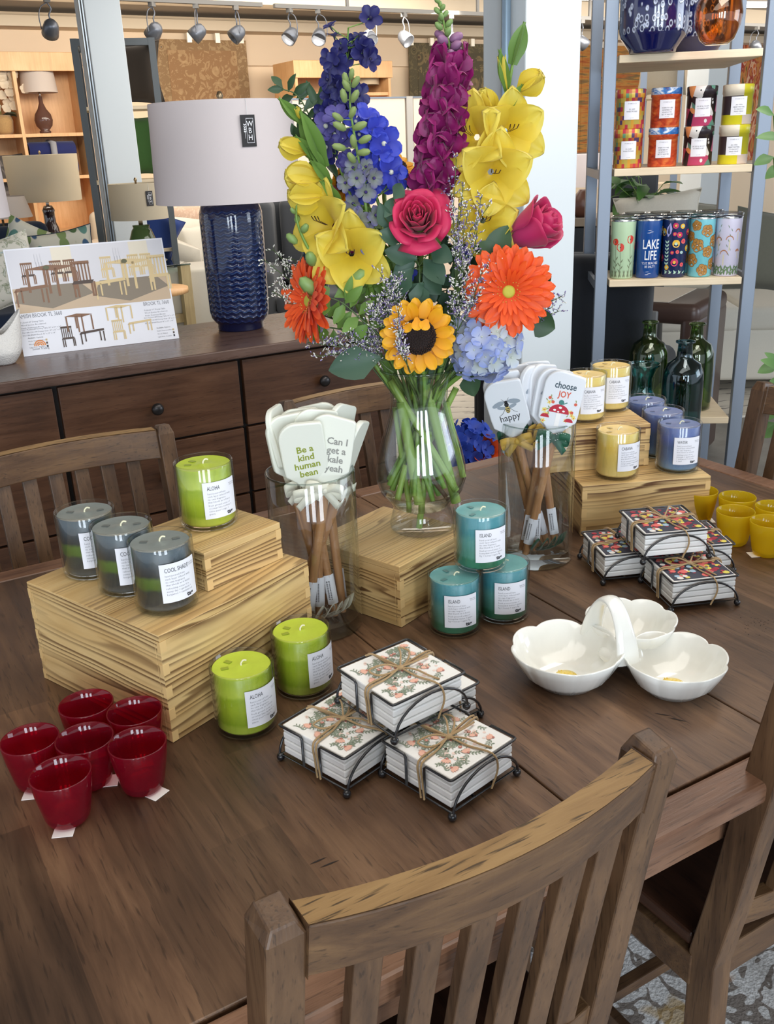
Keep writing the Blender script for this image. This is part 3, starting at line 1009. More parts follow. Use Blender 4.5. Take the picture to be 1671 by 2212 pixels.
    for pts in ([(0, 0, zt2 + .002), (-.016, .008, zt + .010), (-.034, .014, zt + .007), (-.030, .002, zt + .004), (-.012, -.002, zt + .003), (0, 0, zt2 + .002)],
                [(0, 0, zt2 + .002), (.012, .014, zt + .012), (.022, .030, zt + .009), (.030, .020, zt + .005), (.014, .006, zt + .003), (0, 0, zt2 + .002)],
                [(0, 0, zt2 + .002), (-.004, .018, zt + .006), (-.012, .036, zt + .010), (-.016, .045, zt + .006)],
                [(0, 0, zt2 + .002), (.010, -.016, zt + .004), (.014, -.034, zt + .003), (.020, -.046, zt + .001)],
                [(0, 0, zt2 + .002), (.022, -.004, zt + .006), (.040, -.002, zt + .004)]):
        tw.tube(bez(pts, 5), .0012, 6)
    tw.obj('twine_bow', twine_m, t)
    return t
def place_rack(root, foot_front, ang, z, label=None):
    """foot_front: picture point of the nearest foot; ang: direction of the local x axis"""
    c = pz(*foot_front, z)
    a = R(ang)
    e = CW / 2 + .003
    x = c.x + math.cos(a) * e - math.sin(a) * e
    y = c.y + math.sin(a) * e + math.cos(a) * e
    if label is None:
        root.location, root.rotation_euler = (x, y, z), (0, 0, a)
        return root
    return dup(root, (x, y, z), a, label)
fl = make_coasters('floral', 'white coasters with peach flowers in a wire rack, lower right of the pile')
fl['group'] = 'white floral coaster sets tied with twine'
place_rack(fl, (975, 1772), 12.6, TT)
place_rack(fl, (748, 1722), 17.0, TT, 'white coasters with peach flowers in a wire rack, lower left of the pile')
place_rack(fl, (851, 1608), 7.0, TT + .0525, 'set of white floral coasters in a black wire rack, on top of the pile')
P = pz(1036, 1548, TT)
a = R(8)
e = CW / 2 + .003
dup(fl, (P.x - math.cos(a) * e - math.sin(a) * e, P.y - math.sin(a) * e + math.cos(a) * e, TT), a, 'set of white floral coasters in a black wire rack, mostly hidden behind the top set')
fr = make_coasters('fruit', 'dark fruit-print coasters in a wire rack, nearest of the four, in front of the others')
fr['group'] = 'dark fruit print coaster sets tied with twine'
place_rack(fr, (1447, 1324), -21, TT)
place_rack(fr, (1387, 1220), -23, TT + .0525, 'set of dark fruit-print coasters in a black wire rack, on top of the pile')
place_rack(fr, (1301, 1264), -22, TT, 'dark fruit-print coasters in a wire rack, lower left, next to the glass jar')
P = pz(1582, 1236, TT)
a = R(-25)
dup(fr, (P.x - math.cos(a) * e - math.sin(a) * e, P.y - math.sin(a) * e + math.cos(a) * e, TT), a, 'set of dark fruit-print coasters in a black wire rack, rear right, partly hidden')

# ================================================================ white three-bowl dish
cer = mat('white_glazed_ceramic', srgb(236, 236, 230), .12, coat=.6)
cn = mat('yellow_flower_centre', srgb(236, 208, 96), .3, coat=.3)
L0, L1, L2 = pz(1224, 1404, TT + .045), pz(1457, 1424, TT + .042), pz(1362, 1345, TT + .042)
MID = (pz(1345, 1440, TT + .03) + pz(1330, 1370, TT + .03)) / 2
t = thing('three_bowl_dish', 'white ceramic dish of three petal-edged bowls with an arched handle', 'dish', (MID.x, MID.y, TT))
def petal_bowl(c, r, H, n, ph, ybit):
    cx, cy = c.x - MID.x, c.y - MID.y
    def rad(a):
        k = abs(math.sin((a + ph) * n / 2))
        return 1 + .085 * (k ** .5) - .04
    b = MB()
    pro = [(0, .001), (.42, .001), (.55, .004), (.78, .35), (.93, .75), (1.0, 1.0), (.985, 1.03), (.955, 1.0), (.87, .74), (.70, .36), (.46, .13), (.2, .10), (0, .10)]
    pro = [(p[0], p[1]) for p in pro]
    m = 96
    vs, fs = [], []
    for i in range(m):
        a = 2 * PI * i / m
        for k, (q, z) in enumerate(pro):
            w_ = max(0, z if k < 6 else z)
            rr = r * q * (1 + (rad(a) - 1) * min(1, w_ * 1.1)) * (1 + .006 * math.sin(a * 40) * (1 if .2 < w_ < .95 else 0))
            zz = z * H * (1 + .10 * (abs(math.sin((a + ph) * n / 2)) ** .6) * w_) if z > .01 else z * H + .0005
            vs.append((cx + rr * math.cos(a), cy + rr * math.sin(a), zz))
    K = len(pro)
    for i in range(m):
        j = (i + 1) % m
        for q in range(K - 1):
            fs.append((i * K + q, j * K + q, j * K + q + 1, i * K + q + 1))
    b.add(vs, fs, 0, True)
    o = b.obj('petal_bowl', cer, t)
    d = MB()
    rn = random.Random(4)
    d.lathe([(.0155, .0), (.0145, .0022), (.008, .003), (0, .0032)], 24, (cx, cy, H * .10))
    for i in range(60):
        a, q = rn.uniform(0, 6.3), rn.uniform(0, .0145)
        d.ball((cx + q * math.cos(a), cy + q * math.sin(a), H * .10 + .0025), .0011, 6)
    d.obj('yellow_centre', cn, o)
petal_bowl(L0, .071, .046, 7, .3, 1)
petal_bowl(L1, .064, .043, 7, .9, 1)
petal_bowl(L2, .060, .045, 7, .1, 1)
M0_ = V((MID.x, MID.y, TT))
hA, hB = pz(1356, 1434, TT + .034) - M0_, pz(1276, 1366, TT + .036) - M0_
pts = []
for i in range(29):
    u = i / 28
    p = hA.lerp(hB, u)
    p.z += .070 * math.sin(PI * u) ** .62
    pts.append(p)
side = V((hB.x - hA.x, hB.y - hA.y, 0)).normalized().cross(V((0, 0, 1)))
hb_m = MB()
vs, fs = [], []
for i, p in enumerate(pts):
    tg_ = (pts[min(i + 1, 28)] - pts[max(i - 1, 0)]).normalized()
    nr_ = side.cross(tg_).normalized()
    w_ = .0115 + .006 * abs(2 * i / 28 - 1) ** 3
    for k in range(14):
        q = 2 * PI * k / 14
        vs.append(p + side * w_ * math.cos(q) + nr_ * .0048 * math.sin(q))
for i in range(28):
    for k in range(14):
        fs.append((i * 14 + k, (i + 1) * 14 + k, (i + 1) * 14 + (k + 1) % 14, i * 14 + (k + 1) % 14))
hb_m.add(vs, fs, 0, True).obj('arched_handle', cer, t)
MB().ball((0, 0, .024), .024, 20, sc=(1.15, 1.15, .5)).obj('joining_bridge', cer, t)
# ================================================================ glass jars of spatulas
clear = glass('clear_glass', (.985, .99, .987), (.76, .81, .79), 1.0)
def glass_jar(x, y, r, h, label):
    t = thing('glass_cylinder_jar', label, 'jar', (x, y, TT + .0003))
    MB().lathe([(0, 0), (r - .004, 0), (r, .004), (r, h - .002), (r - .0015, h), (r - .0035, h - .001), (r - .0035, .020), (r - .008, .0165), (0, .016)], 64).obj('jar_wall', clear, t)
    MB().lathe([(r - .0036, h - .0009), (r - .0028, h + .0006), (r - .0008, h + .0006), (r - .0001, h - .0012)], 64).obj('rim', glass('glass_rim', (.62, .68, .66), (.3, .36, .35), 1.), t)
    return t
JL, JR = (.545, 1.157), (.961, 1.165)
glass_jar(*JL, .0635, .243, 'tall clear glass jar holding the off-white spatulas, left of the flower vase')
glass_jar(*JR, .0625, .243, 'tall clear glass jar holding the printed bee and mushroom spatulas, right of the vase')
handle_m = dark_wood('acacia_handle', srgb(130, 88, 52), srgb(176, 128, 84), srgb(200, 152, 106), 'z', rough=.45, pores=.3)
sil_w = mat('off_white_silicone', srgb(222, 224, 212), .45)
sil_b = mat('white_silicone', srgb(226, 228, 232), .4)
sil_c = mat('cream_silicone', srgb(226, 214, 200), .4)
rib_w = fabric('cream_ribbon', srgb(226, 222, 204), 700, .5, .05)
rib_g = fabric('green_ribbon', srgb(18, 84, 58), 700, .6, .1)
rib_y = fabric('mustard_ribbon', srgb(204, 162, 66), 700, .6, .1)
stitch = mat('white_stitch', srgb(240, 240, 236), .7)
SL = .315
def strip(b, pts, wd, side, mi=0, n=6):
    pts = bez(pts, n)
    vs, fs = [], []
    for i, p in enumerate(pts):
        s = V(side).normalized() * wd / 2
        vs += [p - s, p + s]
    fs = [(2 * i, 2 * i + 2, 2 * i + 3, 2 * i + 1) for i in range(len(pts) - 1)]
    b.add(vs, fs, mi, True)
    return pts
def make_spatula(head_m, rib_m, design, label, stitched=False):
    t = thing('spatula', label, 'spatula')
    b = MB()
    z = SL - .112
    b.tube([(0, 0, 0), (0, 0, .006), (0, 0, .06), (0, 0, .14), (0, 0, z), (0, 0, z + .012)], [.0062, .0072, .0080, .0088, .0100, .0085], 12, flat=.8)
    b.obj('handle', handle_m, t)
    # silicone blade with one round and one squarer shoulder
    W = .031
    z0, z1 = z - .002, SL
    poly = [(-.008, z0), (-.009, z0 + .012), (-.017, z0 + .024), (-W + .001, z0 + .036), (-W, z0 + .050)]
    for i in range(9):
        a = PI - i * PI / 2 / 8
        poly.append((-W + .024 + .024 * math.cos(a), z1 - .024 + .024 * math.sin(a)))
    for i in range(6):
        a = PI / 2 - i * PI / 2 / 5
        poly.append((W - .006 + .006 * math.cos(a), z1 - .010 + .006 * math.sin(a)))
    poly += [(W, z0 + .050), (W - .001, z0 + .036), (.017, z0 + .024), (.009, z0 + .012), (.008, z0)]
    M = Matrix.Rotation(PI / 2, 4, 'X')
    hb = MB().prism([(x, zz) for x, zz in poly], -.0042, .0042, M=M)
    head = hb.obj('blade', head_m, t, bevel=.0022, seg=3)
    pr = Print(lambda x, y, l=0.: (x, -.0044 - l, y))
    if design == 'bean':
        for i, s in enumerate(['Be a', 'kind', 'human', 'bean']):
            pr.text(s, .002, SL - .040 - i * .0125, .0135, 0, 'CENTER', bold=.0003)
        pr.obj('lettering', [mat('olive_print', srgb(138, 150, 48), .6)], head)
    elif design == 'kale':
        for i, s in enumerate(['Can I', 'get a', 'kale', 'yeah']):
            pr.text(s, .009, SL - .036 - i * .0130, .0135, 0, 'CENTER', bold=.0003)
        pr.obj('lettering', [mat('grey_print', srgb(140, 140, 134), .6)], head)
    elif design == 'happy':
        ms = [mat('print_black', srgb(40, 40, 44), .6), mat('print_wing', srgb(150, 160, 170), .6), mat('print_honey', srgb(200, 176, 104), .6)]
        y = SL - .043
        for s in (-1, 1):
            pr.blob(s * .0125, y + .005, .0105, 1, 12, ry=.0042, ang=-s * .25, lift=.0001)
            pr.blob(s * .0085, y - .0025, .0075, 1, 10, ry=.0030, ang=s * .25, lift=.00012)
            pr.line([(s * .003, y - .004), (s * .009, y - .012), (s * .014, y - .015)], .0006, 0, .0002)
            pr.line([(s * .002, y + .008), (s * .006, y + .013)], .0005, 0, .0002)
        pr.blob(0, y + .0062, .0028, 0, 10, lift=.0003)
        pr.blob(0, y + .0015, .0036, 0, 10, ry=.0042, lift=.0003)
        pr.blob(0, y - .0070, .0038, 2, 12, ry=.0066, lift=.0003)
        for k in range(3):
            pr.rect(-.0034 + k * .0004, .0034 - k * .0004, y - .0060 - k * .0030, y - .0048 - k * .0030, 0, .0004)
        pr.text('happy', 0, y - .0215, .0165, 0, 'CENTER', sx=.85, res=3, lift=.0002)
        pr.obj('bee_print', ms, head)
    elif design == 'joy':
        ms = [mat('print_slate', srgb(66, 84, 96), .6), mat('print_tomato', srgb(214, 92, 66), .6), mat('print_cherry', srgb(186, 32, 54), .6), mat('print_cream', srgb(244, 240, 236), .6),
              mat('print_butter', srgb(232, 214, 110), .6), mat('print_green2', srgb(150, 160, 104), .6), mat('print_teal', srgb(64, 128, 120), .6)]
        pr.text('choose', .002, SL - .022, .0150, 0, 'CENTER', sx=.78, bold=.0003)
        pr.text('JOY', .003, SL - .036, .0140, 1, 'CENTER', sx=.8, bold=.0003)
        y = SL - .066
        pr.rect(-.003, .004, y - .022, y, 3, .0001)
        cap = [(-.016 * math.cos(PI * i / 12), y + .014 * math.sin(PI * i / 12)) for i in range(13)]
        pr.poly(cap, 2, .0002)
        for (dx, dy, r) in ((-.007, .004, .0024), (.001, .009, .0026), (.007, .004, .0022), (-.001, .002, .0018)):
            pr.blob(dx, y + dy, r, 3, 10, ry=r * .7, lift=.0003)
        pr.blob(.001, y + .0175, .0042, 6, 10, lift=.0002)
        pr.line([(.004, y + .015), (.010, y + .0185)], .0016, 6, .0002)
        for (cx, cy) in ((-.020, y - .010), (.018, y - .012)):
            pr.poly([(cx - .007 * math.cos(PI * i / 8), cy + .006 * math.sin(PI * i / 8)) for i in range(9)], 2, .0002)
        rn = random.Random(8)
        for i in range(11):
            cx, cy = rn.choice([-1, 1]) * rn.uniform(.012, .026), y + rn.uniform(-.02, .022)
            for k in range(5):
                pr.leaf(cx, cy, k * 1.257, .0042, .0022, 4, .0001)
            pr.blob(cx, cy, .0010, 1, 6, lift=.0002)
        for i in range(14):
            cx, cy = rn.choice([-1, 1]) * rn.uniform(.010, .027), y + rn.uniform(-.026, .028)
            pr.leaf(cx, cy, rn.uniform(0, 6), .0050, .0020, 5, .00015)
        for (cx, cy) in ((-.018, y + .022), (.023, y + .018), (-.012, y + .016), (.020, y + .004)):
            pr.blob(cx, cy, .0026, 1, 8, lift=.0002)
        pr.obj('mushroom_print', ms, head)
    # ribbon bow at the neck
    zb = z + .006
    rb = MB()
    fw = .0045
    for s in (-1, 1):
        strip(rb, [(0, -.010, zb), (s * .012, -.018, zb + .008), (s * .025, -.016, zb + .006), (s * .024, -.011, zb - .004), (s * .010, -.011, zb - .003), (0, -.011, zb)], .012, (0, .15, 1))
        strip(rb, [(0, -.010, zb), (s * .010, -.014, zb - .008), (s * .022, -.012, zb - .020)], .011, (s * .5, 0, 1))
    rb.lathe([(.0108, -.006), (.0112, .006)], 14, (0, 0, zb))
    rb.ball((0, -.0115, zb), .0045, 10, sc=(1, .8, 1.1))
    rib = rb.obj('ribbon_bow', rib_m, t, solid=.0005)
    if stitched:
        st = MB()
        for s in (-1, 1):
            for k in range(6):
                u = k / 6
                for e in (.0048, -.0048):
                    x = s * (.004 + .019 * u)
                    st.cbox((x, -.0185 + .004 * abs(u - .5), zb + .004 + .004 * math.sin(PI * u) + e), (.0018, .0004, .0005))
        st.obj('ribbon_stitches', stitch, rib)
    # barcode sticker wrapped low on the handle
    sb = MB()
    sb.grid(lambda u, v: (.0089 * math.cos(-PI / 2 + (u - .5) * 2.2), .0089 * .9 * math.sin(-PI / 2 + (u - .5) * 2.2), lerp(.020, .066, v)), 6, 1)
    s_ = sb.obj('price_sticker', paper, t)
    pr = Print(lambda x, y, l=0.: (.0091 * math.cos(-PI / 2 + x / .009), .0083 * math.sin(-PI / 2 + x / .009), y))
    rn = random.Random(2)
    y = .028
    while y < .056:
        k = rn.uniform(.0004, .0013)
        pr.rect(-.0065, -.001, y, y + k, 0)
        y += k + rn.uniform(.0004, .001)
    pr.obj('barcode', [ink], s_)
    return t
def place_spat(sp, jar, r, bot, top, off, yaw, copy=None):
    """bot: polar place (angle, fraction of r) of the handle end; top: picture point of the blade tip; off: metres nearer than the jar axis"""
    jx, jy = jar
    n = V((jx, jy, 0)).normalized()
    d = ray(*top)
    T = C0 + d * ((math.hypot(jx, jy) - off) / d.dot(n))
    B0 = V((jx + r * bot[1] * math.cos(bot[0]), jy + r * bot[1] * math.sin(bot[0]), TT + .0185))
    ax = (T - B0).normalized()
    P0 = T - ax * SL
    if P0.z < TT + .018:
        P0 = B0
    q = ax.to_track_quat('Z', 'Y')
    # turn so that the printed side (-y) looks at the camera, then by yaw
    yv = -(C0 - T)
    yv -= ax * yv.dot(ax)
    yv.normalize()
    xv = yv.cross(ax)
    M = Matrix((xv, yv, ax)).transposed() @ Matrix.Rotation(R(yaw), 3, 'Z')
    if copy:
        sp = dup(sp, P0, label=copy, rot=M.to_euler())
    else:
        sp.location, sp.rotation_euler = P0, M.to_euler()
    return sp
def spats(jar, r, rows, protos):
    used = set()
    for key, bot, top, off, yaw, lab in rows:
        if key not in used:
            used.add(key)
            protos[key]['label'] = lab
            place_spat(protos[key], jar, r, bot, top, off, yaw)
        else:
            place_spat(protos[key], jar, r, bot, top, off, yaw, lab)
gp = 'off-white spatulas in the left jar'
P = {k: make_spatula(sil_w, rib_w, k, '') for k in ('bean', 'kale', 'plain')}
for o in P.values():
    o['group'] = gp
spats(JL, .05, [
    ('bean', (.4, .55), (648, 938), .040, 4, 'off-white spatula printed Be a kind human bean, at the front of the left jar'),
    ('kale', (3.6, .6), (720, 914), .026, -2, 'off-white spatula printed Can I get a kale yeah'),
    ('plain', (.9, .5), (612, 895), .012, 20, 'blank off-white spatula just left of the Be a kind human bean one'),
    ('plain', (.3, .4), (586, 880), -.004, 68, 'blank off-white spatula turned edge-on, leftmost in the left jar'),
    ('plain', (-.9, .5), (640, 890), -.014, 15, 'blank off-white spatula behind, second layer from the left jar back'),
    ('plain', (-.5, .7), (684, 872), -.036, 170, 'tall off-white spatula at the back centre of the left jar'),
    ('plain', (3.3, .5), (744, 871), -.024, 60, 'off-white spatula half turned, upright at the back right of the left jar'),
    ('plain', (2.9, .8), (783, 911), -.002, 78, 'off-white spatula edge-on leaning out at the right of the left jar'),
    ('plain', (4.2, .3), (682, 922), .004, 10, 'off-white spatula wedged behind the two lettered ones'),
], P)
gp = 'printed spatulas in the right jar'
P2 = {'happy': make_spatula(sil_b, rib_y, 'happy', ''), 'joy': make_spatula(sil_b, rib_g, 'joy', '', True)}
for o in P2.values():
    o['group'] = gp
spats(JR, .05, [
    ('happy', (.2, .6), (1084, 840), .038, -4, 'white spatula with a bee and the word happy, mustard bow, front left of right jar'),
    ('joy', (3.6, .75), (1226, 803), .036, 4, 'white spatula reading choose JOY over a red mushroom, front right of the right jar'),
    ('joy', (.9, .6), (1080, 812), .012, 6, 'choose joy spatula directly behind the happy bee spatula'),
    ('joy', (.5, .5), (1102, 790), -.014, 24, 'choose joy spatula behind, under the hydrangea petals'),
    ('joy', (-.5, .7), (1146, 780), -.034, 20, 'tallest choose joy spatula at the back of the right jar'),
    ('happy', (1.4, .5), (1150, 792), .000, 54, 'bee spatula turned edgewise, left of centre in the right jar'),
    ('happy', (4.0, .3), (1172, 788), -.012, 50, 'bee spatula turned edgewise in the middle of the right jar'),
    ('happy', (3.0, .5), (1202, 797), .012, 30, 'bee spatula just left of the front choose JOY spatula'),
], P2)
# loose ribbon lying in the jars
for (jx, jy), ms, nm, lab in ((JL, rib_w, 'loose_ribbon', 'cream ribbon curled on the bottom of the left glass jar'), (JR, rib_g, 'loose_ribbon', 'green ribbon curled low in the right glass jar')):
    b = MB()
    a0 = math.atan2(-jy, -jx)
    for k in range(5):
        a = a0 + .9 - k * .28
        p = [(jx + q * math.cos(a + w_), jy + q * math.sin(a + w_), TT + .022 + h_) for q, w_, h_ in ((.02, 0, .0), (.046, .1, .012), (.050, .35, .030), (.040, .5, .014), (.024, .4, .002))]
        strip(b, p, .015, (math.cos(a), math.sin(a), .8))
    tag(b.obj(nm, ms, solid=.0006), lab, 'ribbon')
# ================================================================ vase and bouquet
VX, VY = .748, 1.185
VR = math.hypot(VX, VY)
Vn = V((VX, VY, 0)).normalized()
def FL(x, y, off=0.):
    """point seen at picture (x, y), off metres nearer than the vase axis"""
    d = ray(x, y)
    return C0 + d * ((VR - off) / d.dot(Vn))
vs_ = thing('glass_vase', 'clear bulb-shaped glass vase full of green stems, standing on the centre wooden box', 'vase', (VX, VY, ZC + .0004))
VP = [(.0, .0), (.046, .0), (.0505, .004), (.0508, .012), (.046, .030), (.0440, .038), (.0500, .048), (.0640, .064), (.0700, .084), (.0690, .105), (.0625, .135), (.0530, .165), (.0455, .190), (.0425, .208), (.0445, .226), (.052, .246), (.0585, .256)]
vg = glass('vase_glass', (.985, .99, .987), (.74, .79, .77), 1.0)
MB().lathe(VP + [(.0585, .2585), (.0562, .258)] + [(max(0, r - .003), z + (.0 if z > .05 else .012)) for r, z in reversed(VP[4:-1])] + [(.0, .040)], 72).obj('vase_body', vg, vs_)
MB().lathe([(.0585, .2555), (.0592, .2575), (.0580, .2592), (.0562, .258)], 72).obj('rim', glass('glass_rim'), vs_)
wt = glass('vase_water', (.93, .96, .93), (.70, .76, .70), .6, 1.33)
MB().lathe([(0, .041)] + [(r - .0034, z) for r, z in VP[5:14]] + [(0, .206)], 48).obj('water', wt, vs_)
neckz = ZC + .21

def petal(b, M, L, W, cup=.2, curl=.3, ruff=.0, sharp=1., nu=6, nv=7, mi=0, base=.25, fr=3, seed=0., twist=0.):
    """sharp < 1: broad round tip; 1: soft point; > 1: long point"""
    wide = .62 if sharp < .85 else (.52 if sharp <= 1 else .42)
    pw = .42 if sharp < .85 else (.55 if sharp <= 1 else .85)
    def fn(u, v0):
        v = 1 - (1 - v0) ** 1.5
        s = 2 * u - 1
        if v < wide:
            t = v / wide
            wv = base + (1 - base) * (t * t * (3 - 2 * t))
        else:
            t = (v - wide) / (1 - wide)
            wv = max(0, 1 - t ** 2) ** pw
        wv = max(wv, .015)
        a = curl * v
        y = L * (math.sin(a) / curl if abs(curl) > .01 else v)
        z = L * ((1 - math.cos(a)) / curl if abs(curl) > .01 else 0)
        x = s * W / 2 * wv
        z += cup * (s * s) * W * wv * .5 + ruff * W * math.sin(fr * s * PI + seed + v * 3) * v * v
        return M @ V((x, y, z))
    b.grid(fn, nu, nv, mi)
def frame(c, ax, up=None, spin=0.):
    """matrix whose z axis is ax"""
    z = V(ax).normalized()
    h = V(up) if up is not None else V((0, 0, 1))
    if abs(z.dot(h)) > .95:
        h = CR
    x = h.cross(z).normalized()
    y = z.cross(x)
    m = Matrix((x, y, z)).transposed().to_4x4()
    return Matrix.Translation(c) @ m @ Matrix.Rotation(spin, 4, 'Z')
def dirv(a, b, c, p):
    to = (C0 - V(p)).normalized()
    return (CR * a + V((0, 0, 1)) * b + to * c).normalized()
def ray_petal(M, ang, open_, r0=0., z0=0.):
    """petal frame: leaves the axis at angle ang, opened open_ radians from the axis"""
    return M @ Matrix.Rotation(ang, 4, 'Z') @ Matrix.Translation((0, r0, z0)) @ Matrix.Rotation(PI / 2 - open_, 4, 'X')

G1, G2 = srgb(84, 128, 40), srgb(60, 96, 40)
stem_m = mat('flower_stem_green', srgb(112, 146, 62), .5)
stemd_m = mat('dark_stem_green', srgb(70, 92, 48), .5)
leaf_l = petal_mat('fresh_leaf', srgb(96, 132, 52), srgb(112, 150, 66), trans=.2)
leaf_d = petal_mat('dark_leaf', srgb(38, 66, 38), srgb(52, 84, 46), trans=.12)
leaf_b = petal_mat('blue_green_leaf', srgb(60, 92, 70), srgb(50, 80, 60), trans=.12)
yel_m = petal_mat('gladiolus_yellow', srgb(236, 206, 40), srgb(240, 222, 96), trans=.35)
mag_m = petal_mat('snapdragon_magenta', srgb(112, 0, 78), srgb(156, 6, 108), trans=.2)
navy_m = petal_mat('delphinium_navy', srgb(22, 18, 80), srgb(26, 28, 106), trans=.15)
blu_m = petal_mat('delphinium_blue', srgb(70, 74, 180), srgb(54, 74, 208), trans=.25)
vio_m = petal_mat('larkspur_violet', srgb(96, 92, 160), srgb(66, 54, 138), trans=.2)
bud_m = petal_mat('pale_green_bud', srgb(140, 160, 92), srgb(176, 194, 130), trans=.2)
pink_m = petal_mat('rose_pink', srgb(196, 28, 80), srgb(222, 44, 98), trans=.25)
pinkb_m = petal_mat('rose_pink_back', srgb(190, 50, 120), srgb(206, 40, 96), trans=.2)
org_m = petal_mat('gerbera_orange', srgb(232, 68, 14), srgb(248, 100, 24), trans=.25)
sun_m = petal_mat('sunflower_yellow', srgb(236, 150, 10), srgb(250, 190, 20), trans=.25)
hy1 = petal_mat('hydrangea_blue', srgb(206, 212, 226), srgb(136, 158, 230), trans=.3)
hy2 = petal_mat('hydrangea_pale', srgb(216, 222, 206), srgb(196, 208, 232), trans=.3)
dk = mat('stamen_dark', srgb(60, 34, 20), .6)

BOT = [0]
def stem_to_vase(b, p, r=.0035, mi=0, mid=None, neck=None, r2=None):
    """stem from p through the vase neck down to the vase foot"""
    BOT[0] += 1
    k = BOT[0]
    a = k * 2.4
    if neck is None:
        s = V((p.x - VX, p.y - VY, 0))
        s = s.normalized() * min(.026, s.length * .25) if s.length > 1e-4 else V((0, 0, 0))
        neck = V((VX, VY, neckz)) + s + V((.008 * math.cos(a), .008 * math.sin(a), 0))
    d_ = (neck - V((VX, VY, neckz)))
    d_.z = 0
    d_ = d_.normalized() if d_.length > .004 else V((math.cos(a), math.sin(a), 0))
    q_ = (.020, .052, .036, .048, .028)[k % 5]
    foot = V((VX, VY, ZC + (.050, .078, .056, .070, .052)[k % 5])) - Matrix.Rotation(.5 * math.sin(k * 1.7), 3, 'Z') @ d_ * q_
    if r < .0024:
        foot = neck.lerp(foot, .35)
    pts = [p] + ([mid] if mid else []) + [neck, foot]
    P_ = bez(pts, 8)
    r2 = r2 or r * 1.25
    b.tube(P_, [lerp(r, r2, i / (len(P_) - 1)) for i in range(len(P_))], 8, mi)
def leafblade(b, p, d, L, W, mi=0, nrm=None, curl=.5, cup=.25, sharp=1.15):
    d = V(d).normalized()
    n = V(nrm) if nrm is not None else (C0 - V(p)).normalized()
    n = (n - d * n.dot(d))
    n = n.normalized() if n.length > 1e-3 else V((0, 0, 1))
    x = d.cross(n)
    M = Matrix.Translation(p) @ Matrix((x, d, n)).transposed().to_4x4()
    petal(b, M, L, W, cup, -curl, 0, sharp, 4, 7, mi, .08)

# ---- gladiolus ------------------------------------------------------------
def glad_bloom(name_parent, c, ax, size, rs, openness=1.):
    rn = random.Random(rs)
    b = MB()
    M = frame(c, ax, spin=rn.uniform(-.3, .3))
    for k in range(6):
        inner = k % 2
        a = k * PI / 3
        op = (.50 if inner else .66) * openness
        petal(b, ray_petal(M, a, op, .004, 0), size * (1.0 if inner else 1.05), size * (.98 if inner else .86), cup=.42, curl=-.95 * openness, ruff=.06, sharp=.95, nu=10, nv=10, base=.30, fr=2.2, seed=rn.uniform(0, 6))
    o = b.obj('bloom', yel_m, name_parent)
    s = MB()
    for k in (-1, 0, 1):
        p0 = M @ V((k * .002, 0, size * .25))
        p1 = M @ V((k * .005, .004, size * .58))
        s.tube([p0, p1], .0004, 4)
        s.tube([p1, M @ V((k * .006, .009, size * .66))], .0007, 5)
    s.obj('stamens', dk, o)
def trumpet(par, p, d, L, W, rs):
    """half-open yellow flower with a green sheath at its base"""
    rn = random.Random(rs)
    b = MB()
    M = frame(p, d)
    for k in range(5):
        petal(b, ray_petal(M, k * 2 * PI / 5 + rn.uniform(-.2, .2), .16, .002), L, W * .95, cup=.75, curl=.16, ruff=.07, sharp=.9, nu=8, nv=9, base=.2, fr=2.5, seed=rn.uniform(0, 6))
    b.obj('half_open_bloom', yel_m, par)
def sheath(b, p, d, L, W, mi=0):
    M = frame(p, d)
    for k in range(2):
        petal(b, ray_petal(M, k * PI, .07, .001), L, W, cup=.9, curl=.10, sharp=1.2, nu=6, nv=9, base=.5, mi=mi)
def gladiolus(label, stalk, tips, trumps, blooms, off):
    t = thing('gladiolus', label, 'flower')
    b = MB()
    pts = [FL(*q, off) for q in stalk]
    P_ = bez(pts, 6)
    b.tube(P_, [lerp(.0018, .0042, i / (len(P_) - 1)) for i in range(len(P_))], 8)
    stem_to_vase(b, pts[-1], .0045)
    b.obj('stem', stem_m, t)
    b = MB()
    for (x0, y0, x1, y1, w_) in tips:
        p, q = FL(x0, y0, off), FL(x1, y1, off + .010)
        sheath(b, p, q - p, (q - p).length, w_ * 1.6)
    b.obj('sheath_leaves', leaf_l, t)
    for i, (x0, y0, x1, y1, w_) in enumerate(trumps):
        p, q = FL(x0, y0, off), FL(x1, y1, off + .012)
        trumpet(t, p, q - p, (q - p).length, w_, i + 3)
    for i, (x, y, s, a, bb, c_, o2) in enumerate(blooms):
        p = FL(x, y, off + o2)
        ax = dirv(a, bb, c_, p)
        glad_bloom(t, p - ax * s * .45, ax, s, i + 11)
    return t
gladiolus('yellow gladiolus stalk leaning left, green buds at its tip and open blooms low down',
    [(650, 262), (688, 340), (722, 420), (752, 490), (800, 620)],
    [(655, 268, 600, 210, .012), (700, 362, 646, 236, .020), (690, 352, 636, 292, .013), (712, 398, 668, 344, .014), (738, 450, 690, 388, .014), (752, 490, 712, 428, .014), (700, 370, 660, 312, .012)],
    [(668, 330, 602, 310, .034), (700, 388, 614, 378, .044), (712, 420, 620, 424, .050), (650, 262, 640, 232, .008)],
    [(692, 484, .062, -.7, .1, .75, .02), (757, 552, .062, -.05, -.1, 1, .035)], .015)
